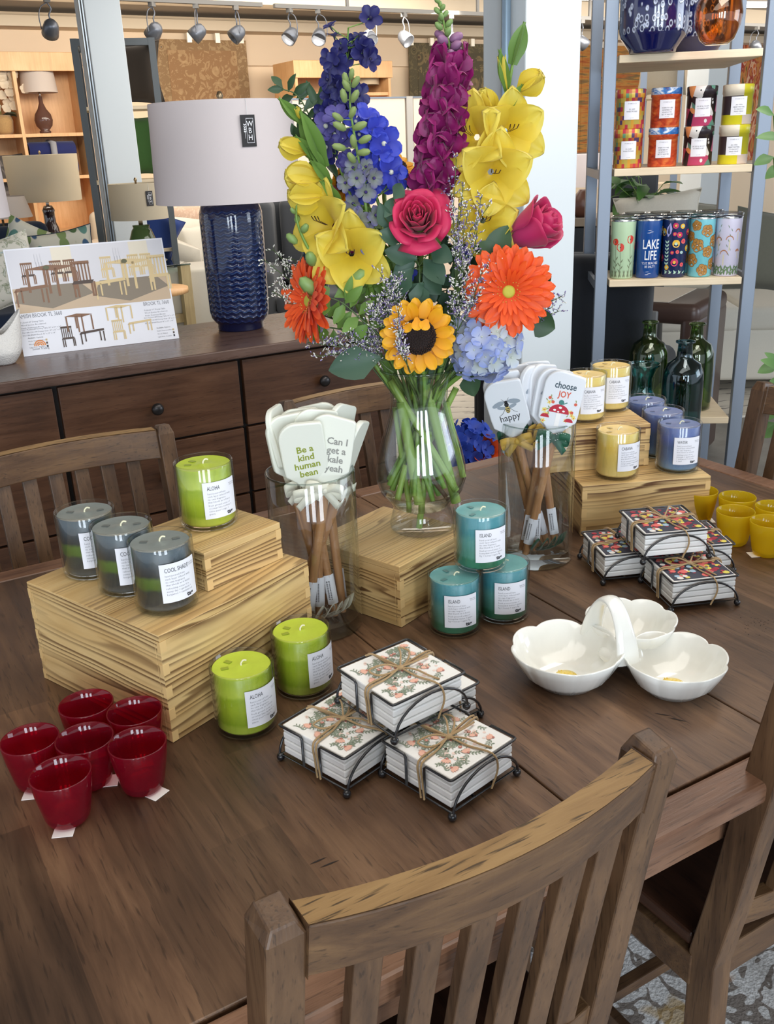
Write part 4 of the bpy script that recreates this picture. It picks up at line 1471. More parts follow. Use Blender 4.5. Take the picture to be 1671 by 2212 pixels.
gladiolus('yellow gladiolus stalk at right, its long green tip in front of the white column',
    [(1108, 130), (1098, 190), (1088, 250), (1060, 330), (1030, 430), (1000, 560)],
    [(1106, 140, 1133, 46, .014), (1096, 200, 1078, 104, .013), (1085, 255, 1130, 180, .014), (1060, 340, 1072, 268, .014)],
    [(1112, 205, 1172, 158, .038), (1062, 262, 1040, 192, .034), (1095, 205, 1082, 120, .008)],
    [(1012, 290, .058, -.45, .15, .9, .02), (1104, 284, .056, .35, .0, .95, .02), (1066, 378, .062, .15, -.15, 1, .035), (1046, 480, .054, .1, -.1, 1, .03)], .0)

# ---- snapdragon -----------------------------------------------------------
def snapdragon(label, pts, off, wmax, n, top_green=.18, mats=None, seed=1, stem=True):
    t = thing('snapdragon', label, 'flower')
    rn = random.Random(seed)
    P_ = bez([FL(*q, off) for q in pts], 12)
    b = MB()
    b.tube(P_, [lerp(.0012, .0034, i / (len(P_) - 1)) for i in range(len(P_))], 7)
    if stem:
        stem_to_vase(b, P_[-1], .0038)
    b.obj('stem', stem_m, t)
    bl, gb = MB(), MB()
    N_ = len(P_) - 1
    for i in range(n):
        u = i / (n - 1)
        f = u ** .9 * N_
        k = min(int(f), N_ - 1)
        c = P_[k].lerp(P_[k + 1], f - k)
        a = i * 2.399
        out = (CR * math.cos(a) + (C0 - c).normalized() * math.sin(a))
        if u < top_green:
            s = .0035 + .012 * u
            gb.ball((0, 0, 0), s, 8, 0, M=frame(c + out * s * (1 + 3 * u), out + V((0, 0, .9))), sc=(.8, .8, 1.3))
        elif u < top_green + .14:
            s = .0065 + .002 * rn.random()
            gb.ball((0, 0, 0), s, 10, 1, M=frame(c + out * s * 1.5, out + V((0, 0, .4))), sc=(.8, .8, 1.25))
        else:
            w_ = wmax * min(1, .62 + (u - top_green) * 1.0)
            p = c + out * w_ * .30
            ax = (out * 1.0 + V((0, 0, -.1))).normalized()
            M = frame(p, ax, spin=rn.uniform(-.2, .2))
            s = w_ * rn.uniform(.80, .95)
            for ang, op, L, W in ((.45, .95, .85, .95), (-.45, .95, .85, .95), (PI - .8, 1.15, .75, .85), (PI, 1.3, .8, .85), (PI + .8, 1.15, .75, .85)):
                petal(bl, ray_petal(M, ang, op, .002), s * L, s * W, cup=.3, curl=-.9, ruff=.10, sharp=.8, nu=6, nv=6, base=.4, fr=1.7, seed=rn.uniform(0, 6))
            petal(bl, ray_petal(M, 0, .2, .004), s * .6, s * .6, cup=.8, curl=.3, sharp=.8, nu=5, nv=5, base=.6)
    gb.obj('buds', [mat('snapdragon_green_bud', srgb(120, 148, 84), .5), mat('snapdragon_mauve_bud', srgb(138, 96, 130), .5)], t)
    bl.obj('blossoms', mags if mats is None else mats, t)
    return t
mags = mag_m
snapdragon('tall magenta snapdragon spike in the middle, its green tip at the top picture edge', [(946, -8), (960, 60), (974, 130), (962, 240), (950, 330), (935, 425)], .0, .046, 58, .20)
snapdragon('dark magenta snapdragon mostly hidden behind the left gladiolus', [(668, 350), (690, 430), (720, 540)], -.035, .036, 22, .12, seed=5)
t = snapdragon('thin green snapdragon tip arching at the left below the blooms', [(640, 436), (642, 480), (668, 540), (716, 600), (760, 650)], .03, .012, 12, 1.0, seed=9, stem=False)

# ---- delphiniums ----------------------------------------------------------
def floret(b, M, s, rn, mi=0, op=1.05, eye=None):
    for k in range(5):
        petal(b, ray_petal(M, k * 2 * PI / 5 + rn.uniform(-.15, .15), op + rn.uniform(-.15, .15), .001), s, s * .82, cup=.25, curl=-.35, ruff=.05, sharp=.8, nu=5, nv=5, base=.25, mi=mi, seed=rn.uniform(0, 6))
def delph(label, name, stem_px, off, flowers, mats, buds=(), extra=None, seed=2, r=.0022):
    t = thing(name, label, 'flower')
    rn = random.Random(seed)
    P_ = bez([FL(*q, off) for q in stem_px], 6)
    b = MB()
    b.tube(P_, [lerp(.0010, .0030, i / (len(P_) - 1)) for i in range(len(P_))], 7)
    for (x, y, s, *_r) in flowers:
        p = FL(x, y, off + .004)
        q = min(P_, key=lambda v: (v - p - V((0, 0, -.012))).length)
        b.tube([q, q.lerp(p, .6) + V((0, 0, -.002)), p], .0008, 5)
    stem_to_vase(b, P_[-1], .0030)
    b.obj('stem', stem_m, t)
    f = MB()
    for (x, y, s, a, bb, c_) in flowers:
        p = FL(x, y, off + rn.uniform(0, .015))
        ax = dirv(a, bb, c_, p)
        M = frame(p - ax * s * .2, ax, spin=rn.uniform(0, 1))
        floret(f, M, s, rn, 0)
        f.ball((0, 0, s * .18), s * .16, 8, 1, M=M)
        f.tube([M @ V((0, 0, 0)), M @ V((0, .002, -s * .5)), M @ V((0, .006, -s * .9))], [s * .14, s * .09, s * .03], 6, 0)
    f.obj('blossoms', mats, t)
    if buds:
        g_ = MB()
        for (x, y, dx, dy, s) in buds:
            p, q = FL(x, y, off + .008), FL(x + dx, y + dy, off + .012)
            g_.ball((0, 0, 0), s, 9, 0, M=frame(p.lerp(q, .5), q - p), sc=(.62, .62, 1.25))
            st = min(P_, key=lambda v: (v - p).length)
            g_.tube([st, p], .0008, 5)
        g_.obj('buds', bud_m, t)
    return t
eye = mat('delphinium_eye', srgb(206, 206, 190), .6)
eyed = mat('delphinium_dark_eye', srgb(26, 22, 60), .6)
rn = random.Random(7)
fl = [(800, 38, .017, .1, .3, .9), (712, 55, .010, -.3, .8, .3), (721, 76, .010, 0, .9, .2), (776, 74, .010, 0, .9, .3), (762, 88, .012, -.3, .5, .6), (782, 90, .012, .2, .6, .5), (735, 104, .013, -.3, .4, .8),
      (753, 112, .020, 0, .2, 1), (786, 112, .020, .3, .1, 1), (800, 128, .017, .6, 0, .7), (712, 126, .016, -.5, .1, .8), (726, 140, .018, -.1, -.1, 1), (706, 172, .015, -.7, .2, .6), (724, 186, .018, -.3, 0, .9), (736, 165, .016, .1, .2, .8),
      (758, 208, .019, .3, 0, .9), (775, 205, .018, .5, .1, .8), (742, 200, .018, -.1, 0, 1), (768, 225, .018, .5, -.2, .8), (700, 246, .018, -.5, 0, .8), (715, 205, .016, -.2, .3, .8), (712, 236, .016, .2, .1, .8), (735, 225, .018, 0, .2, .9), (712, 330, .016, -.4, 0, .8), (705, 300, .014, -.4, 0, .8), (1120, 330, .012, .3, 0, .8)]
delph('dark navy blue delphinium reaching the highest at the left of the bouquet', 'delphinium', [(752, 60), (748, 130), (742, 220), (748, 330), (790, 480), (850, 640)], -.015, fl[:-1], [navy_m, eyed], seed=3)
fl = [(725, 250, .020, -.2, .6, .6), (703, 272, .022, -.4, .3, .8), (722, 290, .020, -.3, .1, .9), (703, 318, .020, -.5, -.1, .7), (742, 300, .018, 0, .1, .9), (788, 246, .020, .2, .7, .5), (800, 265, .024, .4, .5, .7), (768, 262, .018, .1, .4, .8), (776, 290, .018, .2, .2, .9),
      (815, 288, .024, .4, .1, .9), (830, 310, .027, .3, 0, 1), (808, 318, .025, .1, -.1, 1), (795, 340, .020, .1, 0, 1), (822, 345, .020, .3, -.4, .8), (845, 372, .024, .5, 0, .9), (866, 385, .018, .8, 0, .5), (842, 392, .020, .2, -.5, .8), (758, 345, .018, -.2, 0, 1),
      (748, 350, .016, -.2, -.3, .9), (770, 410, .018, 0, 0, 1), (800, 405, .017, .2, 0, 1), (792, 420, .016, .1, -.3, .9), (778, 385, .018, 0, .1, .9), (875, 560, .014, 0, 0, 1), (880, 590, .014, 0, 0, 1), (810, 590, .014, 0, 0, 1), (1010, 530, .016, 0, 0, 1), (1025, 515, .014, .3, 0, .9)]
delph('bright blue and violet delphinium cluster right of the green buds', 'delphinium', [(790, 240), (800, 300), (800, 380), (830, 480), (870, 620)], .0, [q for q in fl if q[0] > 765], [blu_m, eye], seed=4)
delph('violet-blue delphinium just left of the pale green bud spike', 'delphinium', [(722, 245), (722, 300), (740, 380), (800, 520), (860, 640)], .0, [q for q in fl if q[0] <= 765], [vio_m, eye], seed=6)
buds = [(758, 168, 2, -16, .0065), (748, 180, -4, -18, .0075), (752, 192, -8, -14, .0075), (764, 184, 8, -14, .0075), (744, 216, -4, -18, .0080), (762, 216, 8, -16, .0080), (758, 250, 6, -14, .0075), (736, 258, -14, -10, .0075), (742, 278, -18, -10, .0085), (768, 276, 18, -8, .0090),
        (780, 305, 16, -8, .0085), (764, 312, -2, -14, .0080), (740, 320, -16, -4, .0085), (778, 330, 14, -2, .0085), (762, 345, -6, -8, .008), (820, 488, -4, -16, .0045), (826, 500, 4, -16, .0045), (818, 508, -6, -14, .0045), (828, 515, 6, -12, .0045), (822, 475, 0, -12, .004), (826, 535, 4, -10, .004)]
fl = [(762, 362, .013, -.2, 0, 1), (790, 360, .012, .4, .1, .9), (800, 375, .013, .6, 0, .8), (770, 385, .014, -.1, 0, 1), (745, 395, .014, -.6, 0, .8), (808, 385, .014, .5, -.1, .9), (790, 415, .015, .1, 0, 1), (762, 440, .014, -.5, 0, .9), (752, 462, .016, -.3, 0, 1), (775, 475, .018, -.2, -.1, 1), (812, 465, .015, .5, 0, .9), (800, 540, .014, 0, .1, 1), (790, 500, .013, .2, 0, 1)]
pv_m = petal_mat('pale_violet_green', srgb(150, 160, 130), srgb(92, 84, 150), trans=.2)
delph('larkspur spike with pale green buds above washed violet flowers, left of the pink rose', 'larkspur', [(757, 150), (756, 230), (770, 320), (786, 420), (806, 540), (850, 680)], .03, fl, [pv_m, mat('larkspur_eye', srgb(58, 44, 110), .6)], buds, seed=8)

# ---- roses ----------------------------------------------------------------
def rose(label, c, ax, r, full, seed, back):
    t = thing('rose', label, 'flower')
    rn = random.Random(seed)
    b = MB()
    M = frame(c - V(ax) * r * .75, ax, spin=.4)
    n = 30 if full else 20
    for i in range(n):
        u = i / (n - 1)
        rad = r * (.06 + .60 * u ** 1.15) * (1 if full else .82)
        H = r * (1.28 + .05 * math.sin(i * 2.1) - .42 * max(0, u - .45) * (1.2 if full else .4))
        span = lerp(2.6, 1.35 if full else 1.9, u ** .5)
        flare = (0.02 + .75 * u ** 2.4) * (1 if full else .28)
        a0 = i * 2.399
        ru = rn.uniform(0, 6)
        def fn(p, v, rad=rad, H=H, span=span, flare=flare, a0=a0, ru=ru, u=u):
            s = 2 * p - 1
            edge = 1 - .24 * abs(s) ** 3.2
            h = H * v * edge
            ang = a0 + s * span / 2 * (.55 + .45 * min(1, v * 1.6))
            bowl = rad * (.22 + .78 * math.sin(min(1, v * 1.35) * PI / 2) ** .8)
            lip = flare * r * max(0, v - .55) ** 1.6 * 2.2
            rr = bowl + lip + r * .018 * math.sin(s * 5 + ru) * v
            h -= lip * (.55 + .5 * u) - r * .025 * math.sin(s * 4 + ru * 2) * v * v
            rr *= 1 - .10 * s * s * (1 if i % 2 else .5)
            return M @ V((rr * math.cos(ang), rr * math.sin(ang), h))
        b.grid(fn, 10, 9)
    b.obj('petals', back, t, solid=.0006)
    s = MB()
    base = M @ V((0, 0, 0))
    s.ball((0, 0, 0), r * .22, 10, 0, M=M, sc=(1, 1, .8))
    for k in range(5):
        petal(s, ray_petal(M, k * 1.257, 2.0, r * .12, -.001), r * .8, r * .22, cup=.3, curl=-.5, sharp=1.3, nu=3, nv=6, base=.8, mi=0)
    stem_to_vase(s, base, .0032, mid=base - V(ax) * .03 + V((0, 0, -.03)))
    s.obj('stem', stem_m, t)
    return t
c = FL(903, 470, .055)
rose('full pink rose in the middle of the bouquet, facing the viewer', c, dirv(-.05, .42, 1, c), .047, True, 2, pink_m)
c = FL(1160, 490, .03)
rose('half-open pink rose at the far right, seen from its side', c, dirv(.80, .42, .42, c), .058, False, 5, pinkb_m)

# ---- gerberas and sunflowers ----------------------------------------------
def daisy(name, label, c, ax, r, rows, pm, disc, seed, spin=0., stem_r=.003, skip=None, mid=None):
    t = thing(name, label, 'flower')
    rn = random.Random(seed)
    M = frame(c, ax, spin=spin)
    b = MB()
    for (n, L, W, op, z0, r0, sh) in rows:
        for k in range(n):
            a = 2 * PI * (k + rn.uniform(-.2, .2)) / n + z0 * 40
            if skip and skip[0] < (a % (2 * PI)) < skip[1]:
                continue
            petal(b, ray_petal(M, a, op + rn.uniform(-.09, .09), r0 * r, z0), r * L * rn.uniform(.92, 1.06), r * W, cup=.22, curl=rn.uniform(-.35, .1), ruff=.03, sharp=sh, nu=5, nv=7, base=.45, seed=rn.uniform(0, 6), fr=1.5)
    b.obj('petals', pm, t)
    d = MB()
    for (kind, n, q0, q1, h, sz, mi) in disc:
        if kind == 'dome':
            d.lathe([(q1 * r, 0), (q1 * r * .92, h * .6), (q1 * r * .6, h), (0, h * .85)], 28, (0, 0, 0), mi, M=M)
        else:
            for k in range(n):
                a = k * 2.399
                q = r * (q0 + (q1 - q0) * math.sqrt((k + .5) / n))
                d.ball((q * math.cos(a), q * math.sin(a), h), sz, 6, mi, M=M, sc=(1, 1, 1.4))
    d.obj('flower_disc', [mat('disc_a', srgb(184, 178, 62), .7), mat('disc_orange', srgb(214, 70, 30), .7), mat('disc_gold', srgb(206, 150, 60), .7), mat('disc_dark', srgb(36, 22, 18), .85), mat('disc_brown', srgb(58, 36, 26), .85)], t)
    s = MB()
    s.lathe([(0, -.012), (r * .20, -.009), (r * .32, -.003), (r * .34, .001)], 18, M=M)
    stem_to_vase(s, M @ V((0, 0, -.010)), stem_r, mid=mid or (M @ V((0, 0, -.045)) + V((0, 0, -.02))))
    s.obj('stem', stem_m, t)
    return t
gd = [('dome', 0, 0, .155, .006, 0, 0), ('ring', 110, .17, .38, .004, .0014, 1), ('ring', 80, .18, .33, .0062, .0012, 2)]
gr = [(28, .98, .25, 1.50, -.003, .05, .8), (27, .92, .23, 1.38, .0, .05, .8), (24, .74, .17, 1.26, .002, .08, .8), (22, .46, .10, 1.05, .003, .12, .9)]
c = FL(1098, 630, .065)
daisy('gerbera_daisy', 'big orange gerbera facing the viewer, right of the pink rose', c, dirv(.06, -.02, 1, c), .0625, gr, org_m, gd, 3, .2)
c = FL(668, 650, .03)
daisy('gerbera_daisy', 'orange gerbera seen from the side at the left edge of the bouquet', c, dirv(-.86, .10, .48, c), .062, gr, org_m, gd, 4, .5)
sd = [('dome', 0, 0, .50, .006, 0, 3), ('ring', 170, .0, .47, .0058, .0014, 3), ('ring', 90, .26, .46, .0068, .0012, 4)]
sr = [(18, .60, .33, 1.50, -.002, .42, 1.0), (16, .54, .32, 1.30, .001, .42, 1.0)]
c = FL(903, 727, .085)
sf = daisy('sunflower', 'yellow sunflower with dark disc, lowest in the middle of the bouquet', c, dirv(-.02, -.12, 1, c), .0525, sr, sun_m, sd, 6, .1)
b = MB()   # two folded petals drooping over the top of the disc
M = frame(c + dirv(-.02, -.12, 1, c) * .008, dirv(-.02, -.12, 1, c))
for a, L in ((.05, .030), (-.5, .026), (.75, .024)):
    petal(b, M @ Matrix.Rotation(a, 4, 'Z') @ Matrix.Translation((0, .028, .006)) @ Matrix.Rotation(PI, 4, 'Z') @ Matrix.Rotation(.3, 4, 'X'), L * .7, .016, .3, .6, .08, 1., 5, 6)
b.obj('folded_petals', sun_m, sf)
c = FL(752, 392, -.03)
daisy('sunflower', 'sunflower hidden behind the blue larkspur, only orange-yellow petal tips showing', c, dirv(-.5, .35, .5, c), .036, sr, sun_m, sd, 7)
c = FL(852, 362, -.04)
daisy('sunflower', 'sunflower behind the blue delphinium, yellow tips peeking out at its right', c, dirv(.25, .6, .3, c), .034, sr, sun_m, sd, 8)

# ---- hydrangeas -----------------------------------------------------------
def hydrangea(label, c, r, n, mats, seed, stem=True, ax0=(0, 0, 1)):
    t = thing('hydrangea', label, 'flower')
    rn = random.Random(seed)
    b = MB()
    for i in range(n):
        z = 1 - 2 * (i + .5) / n
        a = i * 2.399
        d = V((math.sqrt(1 - z * z) * math.cos(a), math.sqrt(1 - z * z) * math.sin(a), z))
        p = c + d * r * rn.uniform(.78, .98)
        M = frame(p, d + V((rn.uniform(-.3, .3), rn.uniform(-.3, .3), rn.uniform(-.3, .3))), spin=rn.uniform(0, 3))
        mi = 0 if rn.random() < .6 else 1
        s = r * rn.uniform(.26, .34)
        for k in range(4):
            petal(b, ray_petal(M, k * PI / 2, 1.35, .0005), s, s * 1.05, cup=.12, curl=.25, sharp=.75, nu=5, nv=4, mi=mi, base=.2)
        b.ball((0, 0, .001), s * .10, 5, 1, M=M)
    b.ball(tuple(c), r * .62, 12, 1)
    b.obj('florets', mats, t)
    if stem:
        s = MB()
        stem_to_vase(s, c - V((0, 0, r * .4)), .0035)
        s.obj('stem', stem_m, t)
    return t
c = FL(1046, 745, .045)
hydrangea('pale blue hydrangea head below the big orange gerbera', c, .050, 70, [hy1, hy2], 3)

# ---- statice sprigs -------------------------------------------------------
def statice(label, base, tips, off, dens, white, seed, stem=True):
    t = thing('statice_sprig', label, 'flower')
    rn = random.Random(seed)
    s, f = MB(), MB()
    p0 = FL(*base, off)
    for (x, y) in tips:
        q = FL(x, y, off + rn.uniform(-.01, .015))
        mid = p0.lerp(q, .5) + V((rn.uniform(-.008, .008), rn.uniform(-.008, .008), rn.uniform(-.004, .010)))
        P_ = bez([p0, mid, q], 8)
        s.tube(P_, .0006, 4)
        for k in range(5, len(P_)):
            for _ in range(dens):
                d = (V((rn.gauss(0, 1), rn.gauss(0, 1), rn.gauss(.5, 1)))).normalized()
                L = rn.uniform(.004, .016)
                e = P_[k] + d * L
                s.tube([P_[k], e], .0003, 3)
                for j in range(4):
                    g_ = P_[k].lerp(e, .4 + .2 * j) + V((rn.gauss(0, .0011), rn.gauss(0, .0011), rn.gauss(0, .0011)))
                    f.ball((0, 0, 0), rn.uniform(.0008, .0015), 4, 0 if rn.random() < white else 1, M=frame(g_, d + V((0, 0, .5))), sc=(.75, .75, 1.5))
    if stem:
        stem_to_vase(s, p0, .0012)
    s.obj('twigs', stemd_m, t)
    f.obj('tiny_blossoms', [mat('statice_white', srgb(222, 220, 212), .8), mat('statice_lilac', srgb(132, 118, 168), .8)], t)
    return t
statice('whitish dried statice sprig sticking out at the left beside the blue lamp', (720, 690), [(568, 560), (590, 540), (612, 575), (635, 560), (600, 610), (588, 630), (628, 620), (620, 655)], .0, 2, .98, 1)
statice('lilac statice sprig in front of the leaves, above left of the sunflower', (845, 740), [(822, 590), (840, 605), (862, 590), (812, 640), (835, 650), (870, 640), (800, 670), (850, 670)], .06, 3, .6, 2)
statice('lilac statice sprig hanging low at the left over the drawer knob', (840, 780), [(665, 740), (690, 770), (700, 735), (735, 720), (720, 765), (760, 735), (790, 710), (750, 775), (800, 730)], .05, 3, .6, 3)
statice('lilac statice sprig between the magenta spike and yellow gladiolus', (985, 620), [(985, 345), (972, 400), (1000, 400), (1040, 420), (1055, 445), (990, 440), (1030, 500), (1010, 460), (985, 520)], .05, 2, .55, 4)
statice('lilac statice sprig overlapping the left edge of the orange gerbera', (985, 720), [(1000, 560), (1010, 590), (1055, 570), (1075, 572), (985, 600), (1020, 640), (990, 660), (1040, 590)], .075, 2, .55, 5)
statice('small statice sprig at the far right beside the round leaf', (1110, 700), [(1180, 640), (1212, 640), (1190, 665), (1208, 672)], .03, 2, .5, 6)
statice('small statice tuft lying over the left petals of the sunflower', (880, 790), [(862, 690), (866, 720), (870, 750), (860, 670)], .10, 2, .55, 7)

# ---- foliage --------------------------------------------------------------
def leafy(label, stem_px, leaves, off, lm, name='leafy_branch', stem=True, sm=None, cup=.25):
    t = thing(name, label, 'foliage')
    s, f = MB(), MB()
    P_ = bez([FL(*q, off) for q in stem_px], 6)
    s.tube(P_, [lerp(.0008, .0018, i / (len(P_) - 1)) for i in range(len(P_))], 6)
    if stem:
        stem_to_vase(s, P_[-1], .0022)
    for i, (x0, y0, x1, y1, W) in enumerate(leaves):
        rr = random.Random(i * 7 + int(x0))
        p, q = FL(x0, y0, off + rr.uniform(-.004, .006)), FL(x1, y1, off + rr.uniform(-.012, .02))
        to = (C0 - p).normalized()
        leafblade(f, p, q - p, (q - p).length, W, nrm=to + V((rr.uniform(-.5, .5), rr.uniform(-.5, .5), rr.uniform(-.2, .6))), curl=rr.uniform(.1, .6), cup=cup)
        st = min(P_, key=lambda v: (v - p).length)
        s.tube([st, p], .0007, 4)
    s.obj('stem', sm or stemd_m, t)
    f.obj('leaves', lm, t)
    return t
leafy('dark green ruscus branch at the upper left above the large lampshade', [(608, 192), (640, 205), (668, 250), (700, 330), (760, 460), (830, 640)],
    [(610, 190, 586, 158, .012), (614, 193, 578, 193, .011), (622, 198, 634, 160, .011), (634, 208, 606, 216, .011), (632, 206, 664, 180, .012), (640, 212, 672, 190, .012), (645, 225, 668, 168, .012), (652, 235, 620, 230, .010), (655, 240, 690, 200, .013),
     (660, 250, 640, 285, .014), (662, 252, 700, 235, .014), (668, 262, 700, 270, .016), (670, 270, 650, 240, .013), (676, 285, 640, 300, .015), (680, 295, 712, 290, .014), (690, 240, 660, 172, .012), (690, 240, 700, 170, .012), (694, 250, 706, 200, .013),
     (688, 310, 640, 330, .014), (692, 320, 720, 330, .014), (690, 262, 724, 240, .015), (640, 300, 628, 268, .010), (645, 310, 636, 272, .012), (650, 320, 660, 285, .012), (700, 340, 680, 380, .014), (702, 345, 730, 375, .013)], -.03, leaf_d)
leafy('bright green leafy branch at the lower left in front of the orange gerbera', [(702, 640), (740, 655), (780, 690), (820, 725), (850, 760)],
    [(710, 642, 690, 618, .018), (712, 646, 684, 684, .020), (722, 642, 764, 618, .018), (732, 650, 710, 692, .016), (745, 655, 720, 700, .016), (745, 655, 780, 622, .016), (756, 665, 772, 630, .014), (760, 672, 726, 712, .016), (775, 684, 740, 716, .018), (775, 680, 808, 648, .018), (795, 700, 760, 735, .018), (800, 702, 840, 690, .016), (765, 660, 775, 610, .014), (745, 648, 760, 596, .012)], .055, leaf_l)
leafy('green leafy branch lowest at the left, above the statice', [(672, 700), (700, 706), (740, 712), (800, 725), (850, 770)],
    [(678, 700, 646, 732, .020), (690, 704, 674, 740, .018), (702, 708, 698, 738, .015), (720, 712, 722, 748, .014), (740, 712, 800, 722, .022), (760, 715, 790, 700, .02), (770, 722, 800, 745, .02)], .035, leaf_l)
leafy('large single grey-green leaf hanging left of the vase rim', [(815, 768), (830, 790), (850, 805)], [(822, 772, 708, 800, .048)], .05, leaf_b)
leafy('pointed leaves under the full pink rose', [(905, 575), (906, 620), (908, 700)], [(904, 612, 906, 668, .030), (896, 560, 850, 600, .028), (890, 580, 840, 640, .034), (915, 560, 960, 610, .034), (915, 590, 950, 640, .030), (900, 560, 830, 540, .030), (870, 520, 820, 500, .026), (915, 610, 880, 650, .024), (930, 540, 975, 560, .03), (840, 500, 820, 440, .022), (830, 470, 865, 420, .022), (850, 430, 870, 395, .022)], .045, leaf_b)
leafy('round dark leaves at the right around the orange gerbera', [(1060, 560), (1040, 640), (990, 760)], [(1148, 690, 1198, 712, .040), (1160, 640, 1188, 596, .022), (1060, 560, 1096, 486, .036), (1060, 560, 1080, 500, .03), (1040, 560, 1070, 530, .022), (1020, 600, 1040, 640, .024), (1010, 640, 1025, 670, .022), (1000, 620, 980, 580, .022), (1050, 530, 1020, 560, .024), (990, 650, 960, 700, .024), (1070, 560, 1040, 520, .03)], .035, leaf_d)
leafy('leaf hanging below the hydrangea beside the glass vase', [(1010, 800), (1004, 812), (985, 790)], [(1008, 806, 1024, 856, .032), (1012, 806, 1040, 840, .026)], .02, leaf_d)
leafy('narrow grey-green leaf behind the magenta snapdragon', [(850, 350), (880, 440), (905, 560)], [(905, 420, 842, 345, .016), (900, 410, 880, 380, .02)], -.03, leaf_b)
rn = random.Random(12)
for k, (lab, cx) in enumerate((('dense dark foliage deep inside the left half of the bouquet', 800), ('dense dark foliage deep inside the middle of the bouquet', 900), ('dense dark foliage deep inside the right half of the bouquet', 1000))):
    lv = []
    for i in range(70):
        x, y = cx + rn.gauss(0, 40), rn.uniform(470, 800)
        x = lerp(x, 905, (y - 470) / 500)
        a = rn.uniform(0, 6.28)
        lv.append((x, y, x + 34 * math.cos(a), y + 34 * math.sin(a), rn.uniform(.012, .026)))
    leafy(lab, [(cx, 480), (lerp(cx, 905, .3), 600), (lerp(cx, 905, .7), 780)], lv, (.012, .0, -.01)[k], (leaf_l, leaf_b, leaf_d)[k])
# the thick stems seen through the bulb of the vase
for i, (x0, y0, x1, y1, rr, off, lab) in enumerate(((842, 822, 985, 1060, .0055, .030, 'long green stem crossing the vase from upper left to lower right'), (918, 830, 985, 1085, .0078, .018, 'thickest green stem running down the right of the vase'),
        (866, 868, 905, 1088, .0078, .034, 'ribbed pale green stem in the left half of the vase'), (928, 930, 905, 1140, .0052, .012, 'bright green stem reaching the vase foot'), (985, 838, 900, 1010, .0048, -.004, 'green stem slanting left behind the others'),
        (852, 880, 884, 1098, .0042, .012, 'slim green stem at the far left of the vase'), (962, 868, 1000, 1030, .0050, .010, 'green stem at the right wall of the vase'), (876, 1005, 858, 1080, .0048, .040, 'short cut stem at the lower left of the vase'))):
    m_ = (FL(x0, y0, off * .5) + FL(x1, y1, off)) / 2
    b = MB().tube(bez([FL(x0, y0, off * .5), m_ + V((0, 0, .001)), FL(x1, y1, off)], 6), rr, 10)
    tag(b.obj('flower_stem', mat('pale_stem_green', srgb(136, 164, 78), .45)), lab, 'stem')
# trimmed bare stems standing in the water
for i, (lab, a0, r0, z1, rr) in ((1, ('short cut dark brown stem in the vase', 5.5, .020, .12, .0035)),):
    b = MB()
    s = -1 if i in (0, 3) else 1
    top = V((VX, VY, ZC + z1)) + V((math.cos(a0), math.sin(a0), 0)) * .012 + CR * (-s * .022 if i != 3 else -.03)
    bot = V((VX, VY, ZC + .048)) + V((math.cos(a0), math.sin(a0), 0)) * .018 + CR * (s * .024 if i != 3 else -.012)
    b.tube([bot, bot.lerp(top, .5), top], rr, 10)
    tag(b.obj('flower_stem', stem_m if i != 1 else mat('brown_stem', srgb(96, 64, 44), .6)), lab, 'stem')
# ================================================================ sideboard and what stands on it
SBZ, SBY = .90, 2.60
def mpp(p):
    return (V(p) - C0).dot(_f) / FPX
xg0, xg1 = py(116, 830, SBY).x, py(516, 770, SBY).x
wcol = xg1 - xg0
sx0, sx1 = xg0 - wcol, xg1 + wcol
sbm = dark_wood('sideboard_wood', srgb(52, 32, 20), srgb(78, 50, 32), srgb(98, 66, 44), 'x', rough=.36)
sbt = dark_wood('sideboard_top_wood', srgb(66, 48, 40), srgb(92, 70, 60), srgb(112, 90, 80), 'x', rough=.28)
sb = thing('sideboard', 'dark brown wooden sideboard with rows of drawers behind the dining table', 'sideboard', (sx0, SBY, 0))
Wd = sx1 - sx0
MB().box(-.03, Wd + .03, -.015, .49, SBZ - .03, SBZ).obj('top', sbt, sb, bevel=.004)
MB().box(0, Wd, .022, .47, .10, SBZ - .031).obj('carcass', mat('sideboard_dark_gap', srgb(20, 12, 8), .7), sb)
rows = [(.665, .862), (.455, .658), (.16, .448)]
gm = mat('dark_pewter_knob', srgb(62, 60, 60), .35, metal=.8)
for i in range(3):
    for (z0, z1) in rows:
        d = MB().box(i * wcol + .008, (i + 1) * wcol - .006, 0, .02, z0, z1).obj('drawer', sbm, sb, bevel=.002)
        MB().lathe([(0, -.030), (.010, -.030), (.0165, -.024), (.0175, -.018), (.014, -.011), (.007, -.008), (.006, 0)], 20, M=Matrix.Translation(((i + .5) * wcol, 0, (z0 + z1) / 2)) @ Matrix.Rotation(-PI / 2, 4, 'X') ).obj('knob', gm, d)
for x in (.0, Wd - .06):
    for y in (.022, .41):
        MB().box(x, x + .06, y, y + .06, .002, .12).obj('leg', sbm, sb)
